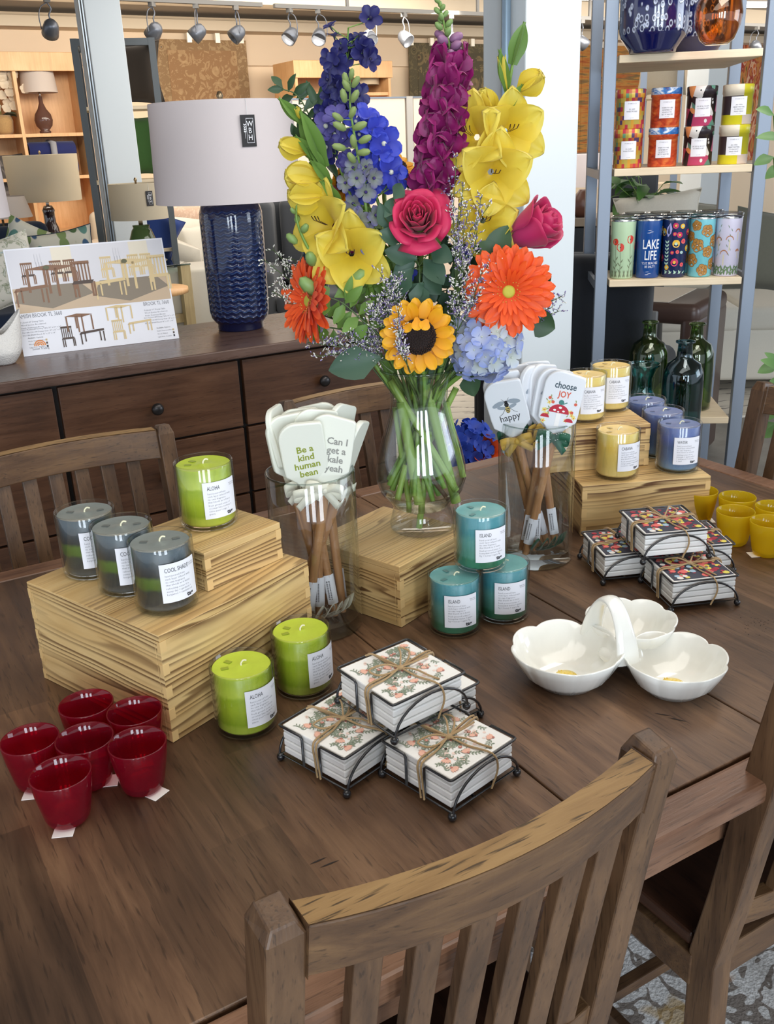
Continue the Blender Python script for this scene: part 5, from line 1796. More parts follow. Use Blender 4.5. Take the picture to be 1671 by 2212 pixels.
# ---- table lamps
linen = lambda n, c: fabric(n, c, 500, .85, .06)
def shade_mat(name, c, em=.0):
    def fn(nt, b):
        n = nz(nt, coord(nt, (300, 300, 600)), 1, 2)
        nt.links.new(mixc(nt, math_(nt, 'MULTIPLY', n, .15), c, tuple(k * .8 for k in c)), b.inputs['Base Color'])
        tl = N(nt, 'BsdfTranslucent')
        tl.inputs[0].default_value = (*c, 1)
        mx = N(nt, 'MixShader', i0=.35)
        out = [q for q in nt.nodes if q.type == 'OUTPUT_MATERIAL'][0]
        nt.links.new(b.outputs[0], mx.inputs[1])
        nt.links.new(tl.outputs[0], mx.inputs[2])
        nt.links.new(mx.outputs[0], out.inputs[0])
    return mat(name, c, .85, fn=fn)
brass = mat('aged_brass', srgb(150, 130, 100), .3, metal=.8)
chrome = mat('polished_chrome', srgb(200, 198, 194), .12, metal=1)
def lamp(label, loc, z_shade0, z_shade1, r0, r1, sm, prof, bm, neckm=chrome, tagang=None, group=None):
    """prof: base profile (r, z) above loc"""
    t = thing('table_lamp', label, 'lamp', loc, 0, group)
    MB().lathe([(0, 0)] + prof + [(0, prof[-1][1])], 48).obj('lamp_base', bm, t)
    zt = prof[-1][1]
    MB().lathe([(.0, zt - .002), (.013, zt - .002), (.013, zt + .03), (.008, zt + .034), (.008, z_shade0 + .02), (.016, z_shade0 + .03), (.016, z_shade0 + .07), (0, z_shade0 + .07)], 16).obj('socket', neckm, t)
    MB().lathe([(r0, z_shade0), (r0 - .0005, z_shade0 + .004), (r1 + .0005, z_shade1 - .004), (r1, z_shade1), (r1 - .003, z_shade1), (r0 - .003, z_shade0 + .001), (r0, z_shade0)], 64).obj('lamp_shade', sm, t)
    b = MB()
    for k in range(3):
        a = k * 2.094
        b.tube([(0, 0, z_shade1 - .012), (r1 * .98 * math.cos(a), r1 * .98 * math.sin(a), z_shade1 - .006)], .0016, 5)
    b.lathe([(0, z_shade1 - .012), (.006, z_shade1 - .012), (.006, z_shade1 + .008), (.011, z_shade1 + .018), (.006, z_shade1 + .03), (0, z_shade1 + .032)], 12)
    b.obj('harp_finial', brass, t)
    if tagang is not None:
        T = thing_tag(t, r1, z_shade1, tagang)
    return t
def thing_tag(par, r, z, ang):
    d = V((math.cos(ang), math.sin(ang), 0))
    s = V((-math.sin(ang), math.cos(ang), 0))
    p = d * (r + .006)
    b = MB()
    M = Matrix.Translation((p.x, p.y, z - .085)) @ Matrix((s, -d, V((0, 0, 1)))).transposed().to_4x4()
    b.box(-.0215, .0215, -.0006, .0006, -.042, .042, 0, M)
    o = b.obj('price_tag', mat('black_card', srgb(30, 28, 30), .6), par)
    pr = Print(lambda x, y, l=0.: M @ V((x, -.0009 - l, y)))
    for i, c_ in enumerate('WBH'):
        pr.text(c_, .005, .018 - i * .018, .021, 0, 'CENTER', sx=.9)
    for a, b_, c_, e in ((-.005, .0155, .032, .033), (-.005, .0155, -.032, -.031), (-.0055, -.0047, -.032, .033), (.0152, .016, -.032, .033)):
        pr.rect(a, b_, c_, e)
    pr.line([(-.010, -.02), (-.0105, .01)], .0008)
    for k in range(4):
        pr.leaf(-.0103, -.004 + k * .006, .9, .006, .003)
        pr.leaf(-.0103, -.004 + k * .006, 2.2, .006, .003)
    pr.obj('monogram', [paper], o)
    MB().tube([M @ V((0, 0, .040)), M @ V((.001, .002, .062)), M @ V((0, .006, .085))], .0007, 5).obj('tag_string', mat('white_string', (.8, .8, .8), .8), o)
    return o
def wave_blue(nt, b):
    tc = N(nt, 'TexCoord')
    s = N(nt, 'SeparateXYZ')
    nt.links.new(tc.outputs['Object'], s.inputs[0])
    ang = math_(nt, 'ARCTAN2', s.outputs[1], s.outputs[0])
    wv = math_(nt, 'MULTIPLY', math_(nt, 'SINE', math_(nt, 'MULTIPLY_ADD', ang, 22, math_(nt, 'MULTIPLY', nz(nt, coord(nt, (9, 9, 40)), 1, 2), 7))), .0024)
    zz = math_(nt, 'ADD', s.outputs[2], wv)
    zz = math_(nt, 'ADD', zz, math_(nt, 'MULTIPLY', nz(nt, coord(nt, (6, 6, 6)), 1, 2), .02))
    fr = math_(nt, 'PINGPONG', math_(nt, 'MULTIPLY', zz, 120), 1.)
    ridge = math_(nt, 'POWER', fr, 2.2)
    z1 = ramp(nt, s.outputs[2], [(.02, (0, 0, 0)), (.045, (1, 1, 1)), (.36, (1, 1, 1)), (.385, (0, 0, 0))])
    h = math_(nt, 'MULTIPLY', ridge, z1)
    c = ramp(nt, h, [(0, srgb(6, 20, 60)), (.6, srgb(16, 42, 98)), (1, srgb(74, 104, 150))])  # paler ridges paint glossy highlights into the glaze colour
    nt.links.new(c, b.inputs['Base Color'])
    bump(nt, b, h, 1., .006)
blue_gl = mat('blue_wave_glaze', srgb(20, 46, 120), .12, coat=1, fn=wave_blue)
lb = pz(521, 716, SBZ)
LBX, LBY = 1.158, 2.898
BP = [(.070, 0), (.073, .004), (.073, .020), (.080, .026), (.090, .04), (.094, .06), (.0965, .20), (.0975, .33), (.097, .358), (.090, .380), (.076, .396), (.062, .402), (.02, .404)]
zs0, zs1 = pd(490, 435, math.hypot(LBX, LBY)).z - SBZ, pd(490, 221, math.hypot(LBX, LBY)).z - SBZ
white_sh = shade_mat('white_linen_shade', srgb(236, 228, 228))
l1 = lamp('table lamp with wavy cobalt blue ceramic base and large white drum shade on the sideboard', (LBX, LBY, SBZ), zs0, zs1, .222, .213, white_sh, BP, blue_gl, brass, tagang=math.atan2(-LBY, -LBX) + .33)
q = pd(-196, 330, 2.95)
dup(l1, (q.x, q.y, SBZ), label='white drum lampshade cut off by the left picture edge, above the white tail vase')
# ---- the furniture sign ----------------------------------------------------
a, b_ = pz(52, 771, SBZ), pz(387, 731, SBZ)
sw = (b_ - a).length
rzs = math.atan2(b_.y - a.y, b_.x - a.x)
sh = .305
sg = thing('furniture_sign', 'white leaning sign board with pictures of dining sets, on the left of the sideboard', 'sign', (a.x, a.y, SBZ + .0005), rot=(0, 0, rzs))
TM = Matrix.Rotation(R(-14), 4, 'X')
S = sw / 335.
def sb_board():
    return MB().box(0, sw, 0, .005, 0, sh, 0, TM)
sb_board().obj('board', paper, sg)
e_ = MB().box(sw * .45, sw * .55, 0, .003, 0, sh * .7, 0, Matrix.Translation((0, sh * .42, 0)) @ Matrix.Rotation(R(18), 4, 'X'))
e_.obj('easel_back', mat('grey_card', (.3, .3, .3), .8), sg)
pr = Print(lambda x, y, l=0.: TM @ V((x, -.0004 - l, y)))
PM = [mat('p_white_wall', srgb(214, 212, 216), .5), mat('p_cream', srgb(226, 216, 196), .5), mat('p_rug', srgb(136, 124, 108), .5), mat('p_rug2', srgb(156, 142, 122), .5), mat('p_floor', srgb(198, 174, 146), .5),
      mat('p_wood', srgb(132, 96, 72), .5), mat('p_maple', srgb(216, 192, 144), .5), mat('p_dark', srgb(78, 62, 54), .5), ink, ink2, mat('p_orange', srgb(222, 138, 66), .5), mat('p_olive', srgb(96, 96, 70), .5)]
yb = .40 * sh
mid = sw * .5
for k, (x0, wood, x1) in enumerate(((.004, 5, mid), (mid, 6, sw - .004))):
    w_ = x1 - x0
    pr.rect(x0, x1, yb, sh - .004, 0)
    pr.rect(x0 + w_ * .55, x0 + w_ * .8, sh * .70, sh - .004, 1, .0001)
    pr.rect(x0, x1, yb, yb + sh * .23, 4, .0001)
    pr.poly([(x0, yb + sh * .10), (x0 + w_ * .45, yb + sh * .02), (x1, yb + sh * .13), (x1 - w_ * .15, yb + sh * .24), (x0 + w_ * .1, yb + sh * .24)], 2, .0002)
    def ch(cx, cy, s, m, l=.0005):
        pr.rect(cx - s * .45, cx + s * .45, cy + s * 1.55, cy + s * 1.7, m, l)
        for j in range(6):
            pr.rect(cx - s * .42 + j * s * .155, cx - s * .35 + j * s * .155, cy + s * .7, cy + s * 1.6, m, l)
        pr.poly([(cx - s * .5, cy + s * .62), (cx + s * .45, cy + s * .62), (cx + s * .55, cy + s * .78), (cx - s * .4, cy + s * .78)], 7 if m == 5 else m, l + .0001)
        for dx in (-.46, -.3, .38, .5):
            pr.rect(cx + s * dx, cx + s * (dx + .09), cy, cy + s * .7, m, l)
    def tabl(cx, cy, w2, h2, m, l=.0007):
        pr.poly([(cx - w2 / 2, cy + h2), (cx + w2 * .1, cy + h2 * .88), (cx + w2 / 2, cy + h2 * 1.02), (cx - w2 * .05, cy + h2 * 1.12)], m, l)
        for dx, dy in ((-.46, .1), (-.08, .0), (.08, -.12), (.42, .08), (-.14, .25)):
            pr.rect(cx + w2 * dx, cx + w2 * (dx + .05), cy + h2 * dy, cy + h2 * .98, m, l)
    def bench(cx, cy, w2, h2, m, l=.0009):
        pr.poly([(cx - w2 / 2, cy + h2 * .8), (cx + w2 / 2, cy + h2 * .95), (cx + w2 * .5, cy + h2 * 1.12), (cx - w2 * .42, cy + h2 * 1.0)], m, l)
        for dx, dy in ((-.46, .0), (-.3, .2), (.3, .15), (.44, .1)):
            pr.rect(cx + w2 * dx, cx + w2 * (dx + .05), cy + h2 * dy, cy + h2 * .9, m, l)
    fx = lambda f: x0 + w_ * f
    for f in (.22, .58, .75):
        ch(fx(f), yb + sh * .26, sh * .12, wood)
    tabl(fx(.5), yb + sh * .16, w_ * .66, sh * .24, wood)
    ch(fx(.88), yb + sh * .10, sh * .20, wood, .001)
    bench(fx(.22), yb + sh * .06, w_ * .42, sh * .17, wood)
    pr.blob(fx(.46), sh * .805, .009, 11, 12, ry=.006, lift=.0012)
    for j in range(3):
        pr.rect(fx(.34 + .035 * j), fx(.352 + .035 * j), sh * .86, sh * .94, 0, .0012)
        pr.rect(fx(.344 + .035 * j), fx(.347 + .035 * j), sh * .80, sh * .86, 9, .0011)
# lower catalogue drawings
tabl(sw * .375, sh * .17, sw * .18, sh * .16, 5)
tabl(sw * .635, sh * .235, sw * .18, sh * .14, 6)
ch(sw * .285, sh * .045, sh * .115, 7)
bench(sw * .44, sh * .05, sw * .16, sh * .12, 7)
ch(sw * .61, sh * .055, sh * .115, 6)
bench(sw * .755, sh * .10, sw * .16, sh * .11, 6)
pr.text('AMISH BROOK TL 3660', .006, sh * .37, .0165, 9, sx=.72)
pr.text('BROOK TL 3660', sw - .012, sh * .37, .0155, 9, 'RIGHT', sx=.72)
for j, s_ in enumerate(['Pedestal 60" Dining Table', 'Wood Species: Brookwood', 'Finish: Distressed Brown']):
    pr.text(s_, .008, sh * .315 - j * .008, .0062, 9, res=1)
    pr.text(s_, sw * .80, sh * .31 - j * .008, .0062, 9, res=1)
for j, s_ in enumerate(['DLU-TL3660-AM Dining Table 36" x 60" x 30"', 'DLU-BR-C60-AM Dining Chair 18" x 21" x 38"', 'DLU-BR-BNAM Bench 46" x 15" x 18"']):
    pr.text(s_, .008, sh * .245 - j * .008, .0058, 9, res=1)
    pr.text(s_, sw * .79, sh * .235 - j * .008, .0056, 9, res=1)
for xx, yy in ((.020, .165), (sw * .86, .125)):
    pr.text('Available Options', xx, sh * yy / .165 * .165, .006, 8, res=1)
    for j, s_ in enumerate(['Finish: Distressed Brown', 'Wood: Walnut', 'Light finish: Available']):
        pr.text(s_, xx, sh * yy - .009 * (j + 1), .0052, 9, res=1)
        pr.rect(xx + .048, xx + .053, sh * yy - .012 - .009 * j, sh * yy - .006 - .009 * j, (6, 7, 8)[j])
cx, cy = sw * .11, sh * .085
for j, r_ in enumerate((.017, .012, .007)):
    for i in range(12):
        a0, a1 = PI * i / 12, PI * (i + 1) / 12
        pr.poly([(cx + r_ * math.cos(a0), cy + r_ * math.sin(a0)), (cx + (r_ - .0036) * math.cos(a0), cy + (r_ - .0036) * math.sin(a0)), (cx + (r_ - .0036) * math.cos(a1), cy + (r_ - .0036) * math.sin(a1)), (cx + r_ * math.cos(a1), cy + r_ * math.sin(a1))], 10)
pr.text('Sunset Trading', cx, cy - .008, .0092, 9, 'CENTER', sx=.85)
pr.obj('printed_pictures', PM, sg)
# ---- white tail-shaped vase at the left edge
p = pz(12, 788, SBZ)
tv = thing('tail_vase', 'white textured ceramic vase ending in a two-lobed tail, cut by the left picture edge', 'vase', (p.x, p.y + .02, SBZ + .0004))
def tex(nt, b):
    v = N(nt, 'TexVoronoi')
    v.inputs['Scale'].default_value = 260
    nt.links.new(coord(nt), v.inputs['Vector'])
    bump(nt, b, v.outputs['Distance'], .6, .002)
tw_ = mat('bisque_white', srgb(216, 212, 206), .6, fn=tex)
vb = MB()
def tailfn(u, v):
    a = u * 2 * PI
    h = v
    w_ = .046 * (.62 + .55 * math.sin(min(1, h * 1.5) * PI * .62)) * (1 - .15 * max(0, h - .7))
    lobe = .085 * h + .058 * max(0, h - .45) * abs(math.cos(a)) ** 1.5 * 1.9
    spread = 1 + .55 * max(0, h - .45) * abs(math.cos(a))
    return V((w_ * spread * math.cos(a), w_ * (1 - .5 * max(0, h - .4)) * math.sin(a), lobe))
vb.grid(tailfn, 40, 18)
vb.grid(lambda u, v: V((tailfn(u, 0).x * v, tailfn(u, 0).y * v, 0)), 40, 1)
vb.obj('vase_body', tw_, tv, solid=.002)
# ---- blue-grey bottle vase behind the bouquet
p = pz(672, 700, SBZ) + V((.05, .10, 0))
bv = thing('glass_bottle_vase', 'blue-grey clear glass bottle vase on the sideboard, half hidden behind the orange gerbera', 'vase', (p.x, p.y, SBZ + .0004))
MB().lathe([(0, 0), (.045, 0), (.052, .01), (.055, .05), (.063, .09), (.064, .12), (.055, .155), (.030, .185), (.018, .205), (.017, .24), (.024, .262), (.021, .262), (.014, .24), (.015, .205), (.028, .182), (.052, .152), (.060, .12), (.050, .05), (.046, .012), (0, .01)], 48).obj('bottle', glass('smoky_blue_glass', (.66, .76, .82), (.25, .34, .42), 1.2), bv)
# ================================================================ the shop behind
def rbox(name, m, par, x0, x1, y0, y1, z0, z1, bev=.03, seg=4):
    o = MB().box(x0, x1, y0, y1, z0, z1).obj(name, m, par, bevel=bev, seg=seg)
    for p in o.data.polygons:
        p.use_smooth = True
    return o
def pillow(name, label, cat, c, w_, h_, th, yaw, m, tilt=0., roll=0., group=None, corner=.16, piping=None):
    t = tag_root = thing(name, label, cat, c, rot=(tilt, roll, yaw), group=group)
    b = MB()
    def fn(u, v, s):
        x, y = 2 * u - 1, 2 * v - 1
        r = 1 - corner * ((1 - x * x) * abs(y) ** 3 + (1 - y * y) * abs(x) ** 3) * .75
        k = ((1 - x ** 4) * (1 - y ** 4)) ** .5
        return V((x * w_ / 2 * r, s * th / 2 * k, y * h_ / 2 * r))
    b.grid(lambda u, v: fn(u, v, -1), 14, 14)
    b.grid(lambda u, v: fn(u, v, 1), 14, 14, flip=True)
    b.obj('pillow_cover', m, t)
    P_ = [fn(i / 12, 0, 1) for i in range(12)] + [fn(1, i / 12, 1) for i in range(12)] + [fn(1 - i / 12, 1, 1) for i in range(12)] + [fn(0, 1 - i / 12, 1) for i in range(12)]
    MB().tube(P_, .004, 5, closed=True).obj('piping', piping or m, t)
    return t
def yaw_cam(p):
    return math.atan2(-p.y, -p.x) + PI / 2
def armchair(name, label, loc, yaw, w_, d_, hs, hb, m, arm=.14, ha=.6, cat='armchair', cushions=1, bt=.2, feet=True):
    """front towards -y"""
    t = thing(name, label, cat, loc, yaw)
    rbox('base', m, t, -w_ / 2, w_ / 2, 0, d_, .10, hs - .12, .03)
    rbox('backrest', m, t, -w_ / 2 + .01, w_ / 2 - .01, d_ - bt, d_, .12, hb, .07)
    for s in (-1, 1):
        rbox('armrest', m, t, min(s * w_ / 2, s * (w_ / 2 - arm)), max(s * w_ / 2, s * (w_ / 2 - arm)), 0, d_ - .02, .11, ha, .055)
    iw = (w_ - 2 * arm) / cushions
    for i in range(cushions):
        x = -w_ / 2 + arm + i * iw
        rbox('seat_cushion', m, t, x + .004, x + iw - .004, -.01, d_ - bt, hs - .14, hs, .04)
        rbox('back_cushion', m, t, x + .01, x + iw - .01, d_ - bt - .14, d_ - bt + .02, hs, hb - .01, .06)
    for sx in (-1, 1):
        for y in (.05, d_ - .1):
            MB().box(sx * (w_ / 2 - .06) - .02, sx * (w_ / 2 - .06) + .02, y, y + .04, .013, .11).obj('foot', chair_m, t)
    return t
# ---- floor coverings
def rug_white(nt, b):
    n = nz(nt, coord(nt, (3.6, 3.6, 1), (0, 0, .5)), 1.6, 2, .5, 1.6)
    ln = ramp(nt, math_(nt, 'PINGPONG', math_(nt, 'MULTIPLY', n, 12), 1.), [(.66, (0, 0, 0)), (.74, (1, 1, 1))])
    tuft = nz(nt, coord(nt, (160, 160, 1)), 1, 2)
    base = ramp(nt, tuft, [(.35, srgb(196, 194, 192)), (.65, srgb(238, 236, 234))])
    c = mixc(nt, math_(nt, 'MULTIPLY', ln, .85), base, srgb(112, 98, 86))
    s = ramp(nt, nz(nt, coord(nt, (5, 5, 1), loc=(4, 1, 0)), 1.3, 2), [(.62, (0, 0, 0)), (.66, (1, 1, 1))])
    c = mixc(nt, math_(nt, 'MULTIPLY', s, .7), c, ramp(nt, nz(nt, coord(nt, (3, 3, 1)), 1, 1), [(.4, srgb(70, 110, 160)), (.5, srgb(196, 160, 90)), (.6, srgb(190, 80, 66))]))
    nt.links.new(c, b.inputs['Base Color'])
    bump(nt, b, tuft, .5, .004)
tag(MB().box(-1.4, 2.35, -.6, 2.35, .0005, .0125).obj('area_rug', mat('branch_pattern_rug', rough=.95, fn=rug_white)), 'cream area rug with brown branching pattern under the table, seen at the lower right', 'rug')
def rug_stripe(nt, b):
    v = coord(nt, (1, 1, 1), (0, 0, .25))
    s = N(nt, 'SeparateXYZ')
    nt.links.new(v, s.inputs[0])
    q = math_(nt, 'FRACT', math_(nt, 'MULTIPLY_ADD', s.outputs[1], 7.5, math_(nt, 'MULTIPLY', nz(nt, coord(nt, (3, 12, 1)), 1.2, 3), 1.6)))
    c = ramp(nt, q, [(0, srgb(206, 198, 184)), (.70, srgb(214, 206, 192)), (.78, srgb(120, 114, 108)), (.86, srgb(206, 198, 184))])
    nt.links.new(c, b.inputs['Base Color'])
p = pz(1300, 800, 0)
rg = MB().box(-2.3, 2.9, -1.75, 2.2, .0005, .012).obj('striped_rug', mat('striped_rug_wool', rough=.95, fn=rug_stripe), loc=(4.9, 4.9, 0), rot=(0, 0, -.25))
tag(rg, 'cream floor rug with thin grey stripes beyond the shelf unit', 'rug')
# ---- right shelf unit
FL_, TH = V((2.182, 2.341, 0)), R(-37)
UX, UY = V((math.cos(TH), math.sin(TH), 0)), V((-math.sin(TH), math.cos(TH), 0))
SW, SD = .46, .45
su = thing('shelf_unit', 'tall grey metal shelf unit with pale wood shelves, right of the white column', 'shelf', FL_, TH)
gy = mat('blue_grey_metal', srgb(128, 138, 152), .45, metal=.35)
ws = dark_wood('pale_shelf_wood', srgb(206, 184, 150), srgb(224, 204, 172), srgb(234, 216, 186), 'x', rough=.5, pores=.2)
for x in (0, SW):
    for y in (0, SD):
        MB().box(x - .019, x + .019, y - .015, y + .015, .002, 2.35).obj('post', gy, su, bevel=.002)
shz = []
for (px_, y_) in ((1490, 111), (1470, 360), (1460, 602), (1500, 905)):
    d = math.hypot((FL_ + UX * .23).x, (FL_ + UX * .23).y)
    shz.append(pd(px_, y_, d - .02).z)
for z in shz:
    s_ = MB().box(.025, SW - .025, -.019, SD + .019, z - .022, z).obj('shelf_board', ws, su, bevel=.002)
for z in shz[1:3]:
    for x in (-.019, SW + .007):
        MB().box(x, x + .012, .02, SD - .02, z - .03, z - .004).obj('shelf_bracket', gy, su)
def on_shelf(px_, y_, k, dy=0.):
    """point of shelf k under picture point"""
    return pz(px_, y_, shz[k] + .0005) + UY * dy
# tins
def lab_tin(par, title, r, z0, z1, wd, a0=0.):
    l = MB()
    l.grid(lambda u, v: ((r + .0006) * math.cos(-PI / 2 + (u - .5) * wd / r), (r + .0006) * math.sin(-PI / 2 + (u - .5) * wd / r), lerp(z0, z1, v)), 8, 1)
    o = l.obj('paper_label', paper, par)
    pr = Print(on_cyl(r + .001))
    pr.text('STORIES & CO', 0, z1 - .007, .0042, 1, 'CENTER', res=1)
    for i, s_ in enumerate(title):
        pr.text(s_, 0, (z0 + z1) / 2 + .003 - i * .0062, .0052, 0, 'CENTER', sx=.85, res=1)
    pr.text('soy candle', 0, z0 + .005, .003, 1, 'CENTER', res=1)
    pr.obj('lettering', [ink, ink2], o)
def m_mosaic(nt, b):
    br = N(nt, 'TexBrick')
    tc = N(nt, 'TexCoord'); s = N(nt, 'SeparateXYZ'); nt.links.new(tc.outputs['Object'], s.inputs[0])
    cb = N(nt, 'CombineXYZ')
    nt.links.new(math_(nt, 'MULTIPLY', math_(nt, 'ARCTAN2', s.outputs[1], s.outputs[0]), .045), cb.inputs[0])
    nt.links.new(s.outputs[2], cb.inputs[1])
    mp = N(nt, 'Mapping'); mp.inputs['Scale'].default_value = (110, 80, 1); nt.links.new(cb.outputs[0], mp.inputs[0])
    wn = N(nt, 'TexWhiteNoise'); wn.noise_dimensions = '2D'
    fl_ = N(nt, 'VectorMath', operation='FLOOR'); nt.links.new(mp.outputs[0], fl_.inputs[0]); nt.links.new(fl_.outputs[0], wn.inputs['Vector'])
    c = ramp(nt, wn.outputs['Value'], [(0, srgb(214, 160, 60)), (.3, srgb(204, 106, 60)), (.48, srgb(196, 60, 76)), (.62, srgb(190, 170, 80)), (.76, srgb(96, 68, 110)), (.84, srgb(110, 160, 120)), (.92, srgb(226, 196, 90))], 'CONSTANT')
    nt.links.new(c, b.inputs['Base Color'])
def m_galaxy(nt, b):
    tc = N(nt, 'TexCoord'); s = N(nt, 'SeparateXYZ'); nt.links.new(tc.outputs['Object'], s.inputs[0])
    n = nz(nt, coord(nt, (14, 14, 30)), 1.5, 4, .6, .8)
    c = ramp(nt, n, [(.3, srgb(120, 30, 30)), (.5, srgb(206, 76, 40)), (.7, srgb(234, 140, 70))])
    d = ramp(nt, n, [(.35, srgb(20, 40, 120)), (.5, srgb(40, 120, 190)), (.6, srgb(220, 226, 230))])
    c = mixc(nt, math_(nt, 'GREATER_THAN', s.outputs[2], .093), c, d)
    nt.links.new(c, b.inputs['Base Color'])
def m_faces(nt, b):
    v = N(nt, 'TexVoronoi'); v.inputs['Scale'].default_value = 34; nt.links.new(coord(nt, (1, 1, .8)), v.inputs['Vector'])
    sx_ = N(nt, 'SeparateColor'); nt.links.new(v.outputs['Color'], sx_.inputs[0])
    c = ramp(nt, sx_.outputs[0], [(0, srgb(40, 30, 36)), (.25, srgb(196, 70, 110)), (.45, srgb(230, 150, 90)), (.6, srgb(236, 232, 226)), (.75, srgb(150, 30, 70)), (.85, srgb(90, 140, 120)), (.93, srgb(226, 120, 160))], 'CONSTANT')
    c = mixc(nt, math_(nt, 'LESS_THAN', v.outputs['Distance'], .19), c, srgb(240, 236, 230))
    c = mixc(nt, math_(nt, 'LESS_THAN', v.outputs['Distance'], .10), c, srgb(20, 20, 26))
    nt.links.new(c, b.inputs['Base Color'])
def m_blocks(nt, b):
    tc = N(nt, 'TexCoord'); s = N(nt, 'SeparateXYZ'); nt.links.new(tc.outputs['Object'], s.inputs[0])
    z = ramp(nt, math_(nt, 'MULTIPLY', s.outputs[2], 9), [(0, srgb(224, 212, 40)), (.25, srgb(70, 56, 60)), (.62, srgb(70, 56, 60)), (.72, srgb(224, 212, 190))], 'CONSTANT')
    a = math_(nt, 'GREATER_THAN', s.outputs[0], .012)
    z2 = ramp(nt, math_(nt, 'MULTIPLY', s.outputs[2], 9), [(0, srgb(226, 206, 190)), (.25, srgb(200, 190, 40)), (.9, srgb(200, 190, 40))], 'CONSTANT')
    nt.links.new(mixc(nt, a, z, z2), b.inputs['Base Color'])
def tin(mname, fn, title, label, group):
    t = thing('candle_tin', label, 'candle', group=group)
    r, h = .044, .1125
    MB().lathe([(0, 0), (r - .002, 0), (r - .0005, .002), (r - .0005, .086), (r + .0012, .0865), (r + .0012, h - .002), (r - .001, h), (0, h)], 40).obj('tin_body', mat(mname, rough=.35, fn=fn), t)
    lab_tin(t, title, r, .026, .078, .046)
    return t
TD = (('mosaic', m_mosaic, ["I'LL SLEEP", "WHEN I'M DEAD"], 'colourful square-patterned'), ('galaxy', m_galaxy, ["WHEN YOU ARE", "REMEMBER IT'S", 'WORTH IT TO', 'GET UP AND PEE'], 'orange-red with a blue top'), ('faces', m_faces, ['MY SKULL WON\'T', 'TO MAKE A GIFT'], 'pink and black face-patterned'), ('blocks', m_blocks, ['AN OPEN', 'HEART MATTERS', 'TO KNOW IT', 'MAKES SENSE'], 'yellow, white and black colour-block'))
hs_ = pd(1360, 281, 3.1).z
for i, (nm, fn, ti, ad) in enumerate(TD):
    p = on_shelf((1360, 1429, 1501, 1570)[i], 354, 1, 0)
    p = FL_ + UX * (.072 + .106 * i) + UY * .055 + V((0, 0, shz[1] + .0005))
    t = tin(nm + '_tin_print', fn, ti, ad + ' candle tin with white label, lower one on the second shelf', 'patterned candle tins on the shelf')
    t.location, t.rotation_euler = p, (0, 0, yaw_cam(p) + .05)
    dup(t, p + V((.002, 0, .1129)), yaw_cam(p) + .12, ad + ' candle tin with white label, stacked on top of its match')
# tumblers
ste = mat('brushed_steel', srgb(196, 196, 196), .2, metal=1)
clid = glass('clear_lid', (.9, .92, .93), (.6, .64, .66), 1.4)
def tumbler(bm, label, deco=None, mats=None):
    t = thing('steel_tumbler', label, 'tumbler', group='printed steel tumblers on the shelf')
    r0, r1, h = .0365, .040, .180
    b = MB().lathe([(0, .0), (r0 - .002, 0), (r0, .003), (r1, h - .004)], 40).obj('tumbler_body', bm, t)
    MB().lathe([(r1, h - .004), (r1 + .0006, h), (r1 - .001, h + .002)], 40).obj('steel_rim', ste, t)
    MB().lathe([(r1 - .001, h + .001), (r1 + .001, h + .003), (r1 + .001, h + .011), (r1 - .004, h + .014), (r1 - .008, h + .010), (0, h + .010)], 40).obj('clear_lid', clid, t)
    if deco:
        pr = Print(lambda x, y, l=0.: ((lerp(r0, r1, y / h) + .0004 + l) * math.cos(-PI / 2 + x / r1), (lerp(r0, r1, y / h) + .0004 + l) * math.sin(-PI / 2 + x / r1), y))
        deco(pr)
        pr.obj('printed_design', mats, b)
    return t
glo = dict(rough=.2, coat=.6)
T_ = {}
D1 = [mat('t_red', srgb(206, 56, 36), .4), mat('t_leafgrey', srgb(112, 122, 92), .5), mat('t_ink', srgb(50, 40, 40), .5)]
def d_poppy(pr):
    for (x, y, r) in ((-.017, .098, .0125), (.016, .122, .0125), (-.034, .115, .010), (.048, .10, .012), (-.07, .12, .012)):
        pr.blob(x, y, r, 0, 14, .15)
        pr.blob(x, y, .002, 2, 6, lift=.0002)
        pr.line([(x, y - r), (x + .003, y * .5), (x - .002, .004)], .0013, 1)
        for k in range(4):
            pr.leaf(x + .002, y * .5 - k * .010, 1.0 + (k % 2) * 1.2, .016, .004, 1)
    for k in range(22):
        pr.leaf(-.05 + k * .0048, .003, 1.2 + (k % 3) * .35, .026, .004, 1, .0001)
D2 = [mat('t_white', srgb(234, 236, 240), .4)]
def d_lake(pr):
    pr.text('LAKE', .004, .104, .040, 0, 'CENTER', sx=.62, bold=.0006)
    pr.text('LIFE', .004, .070, .040, 0, 'CENTER', sx=.62, bold=.0006)
    pr.text("'CUZ BEACHES", .003, .047, .0105, 0, 'CENTER', sx=.8)
    pr.text('BE SALTY', .003, .036, .0105, 0, 'CENTER', sx=.8)
    for (x, y) in ((-.010, .148), (-.004, .143), (-.012, .140), (-.012, .020), (-.005, .015), (-.013, .011)):
        pr.leaf(x, y, .05, .014, .0014)
D3 = [mat('t_magenta', srgb(196, 36, 90), .4), mat('t_gold', srgb(232, 180, 50), .4), mat('t_mint', srgb(180, 214, 190), .4), mat('t_lilac', srgb(170, 170, 220), .4), mat('t_coral', srgb(226, 90, 80), .4)]
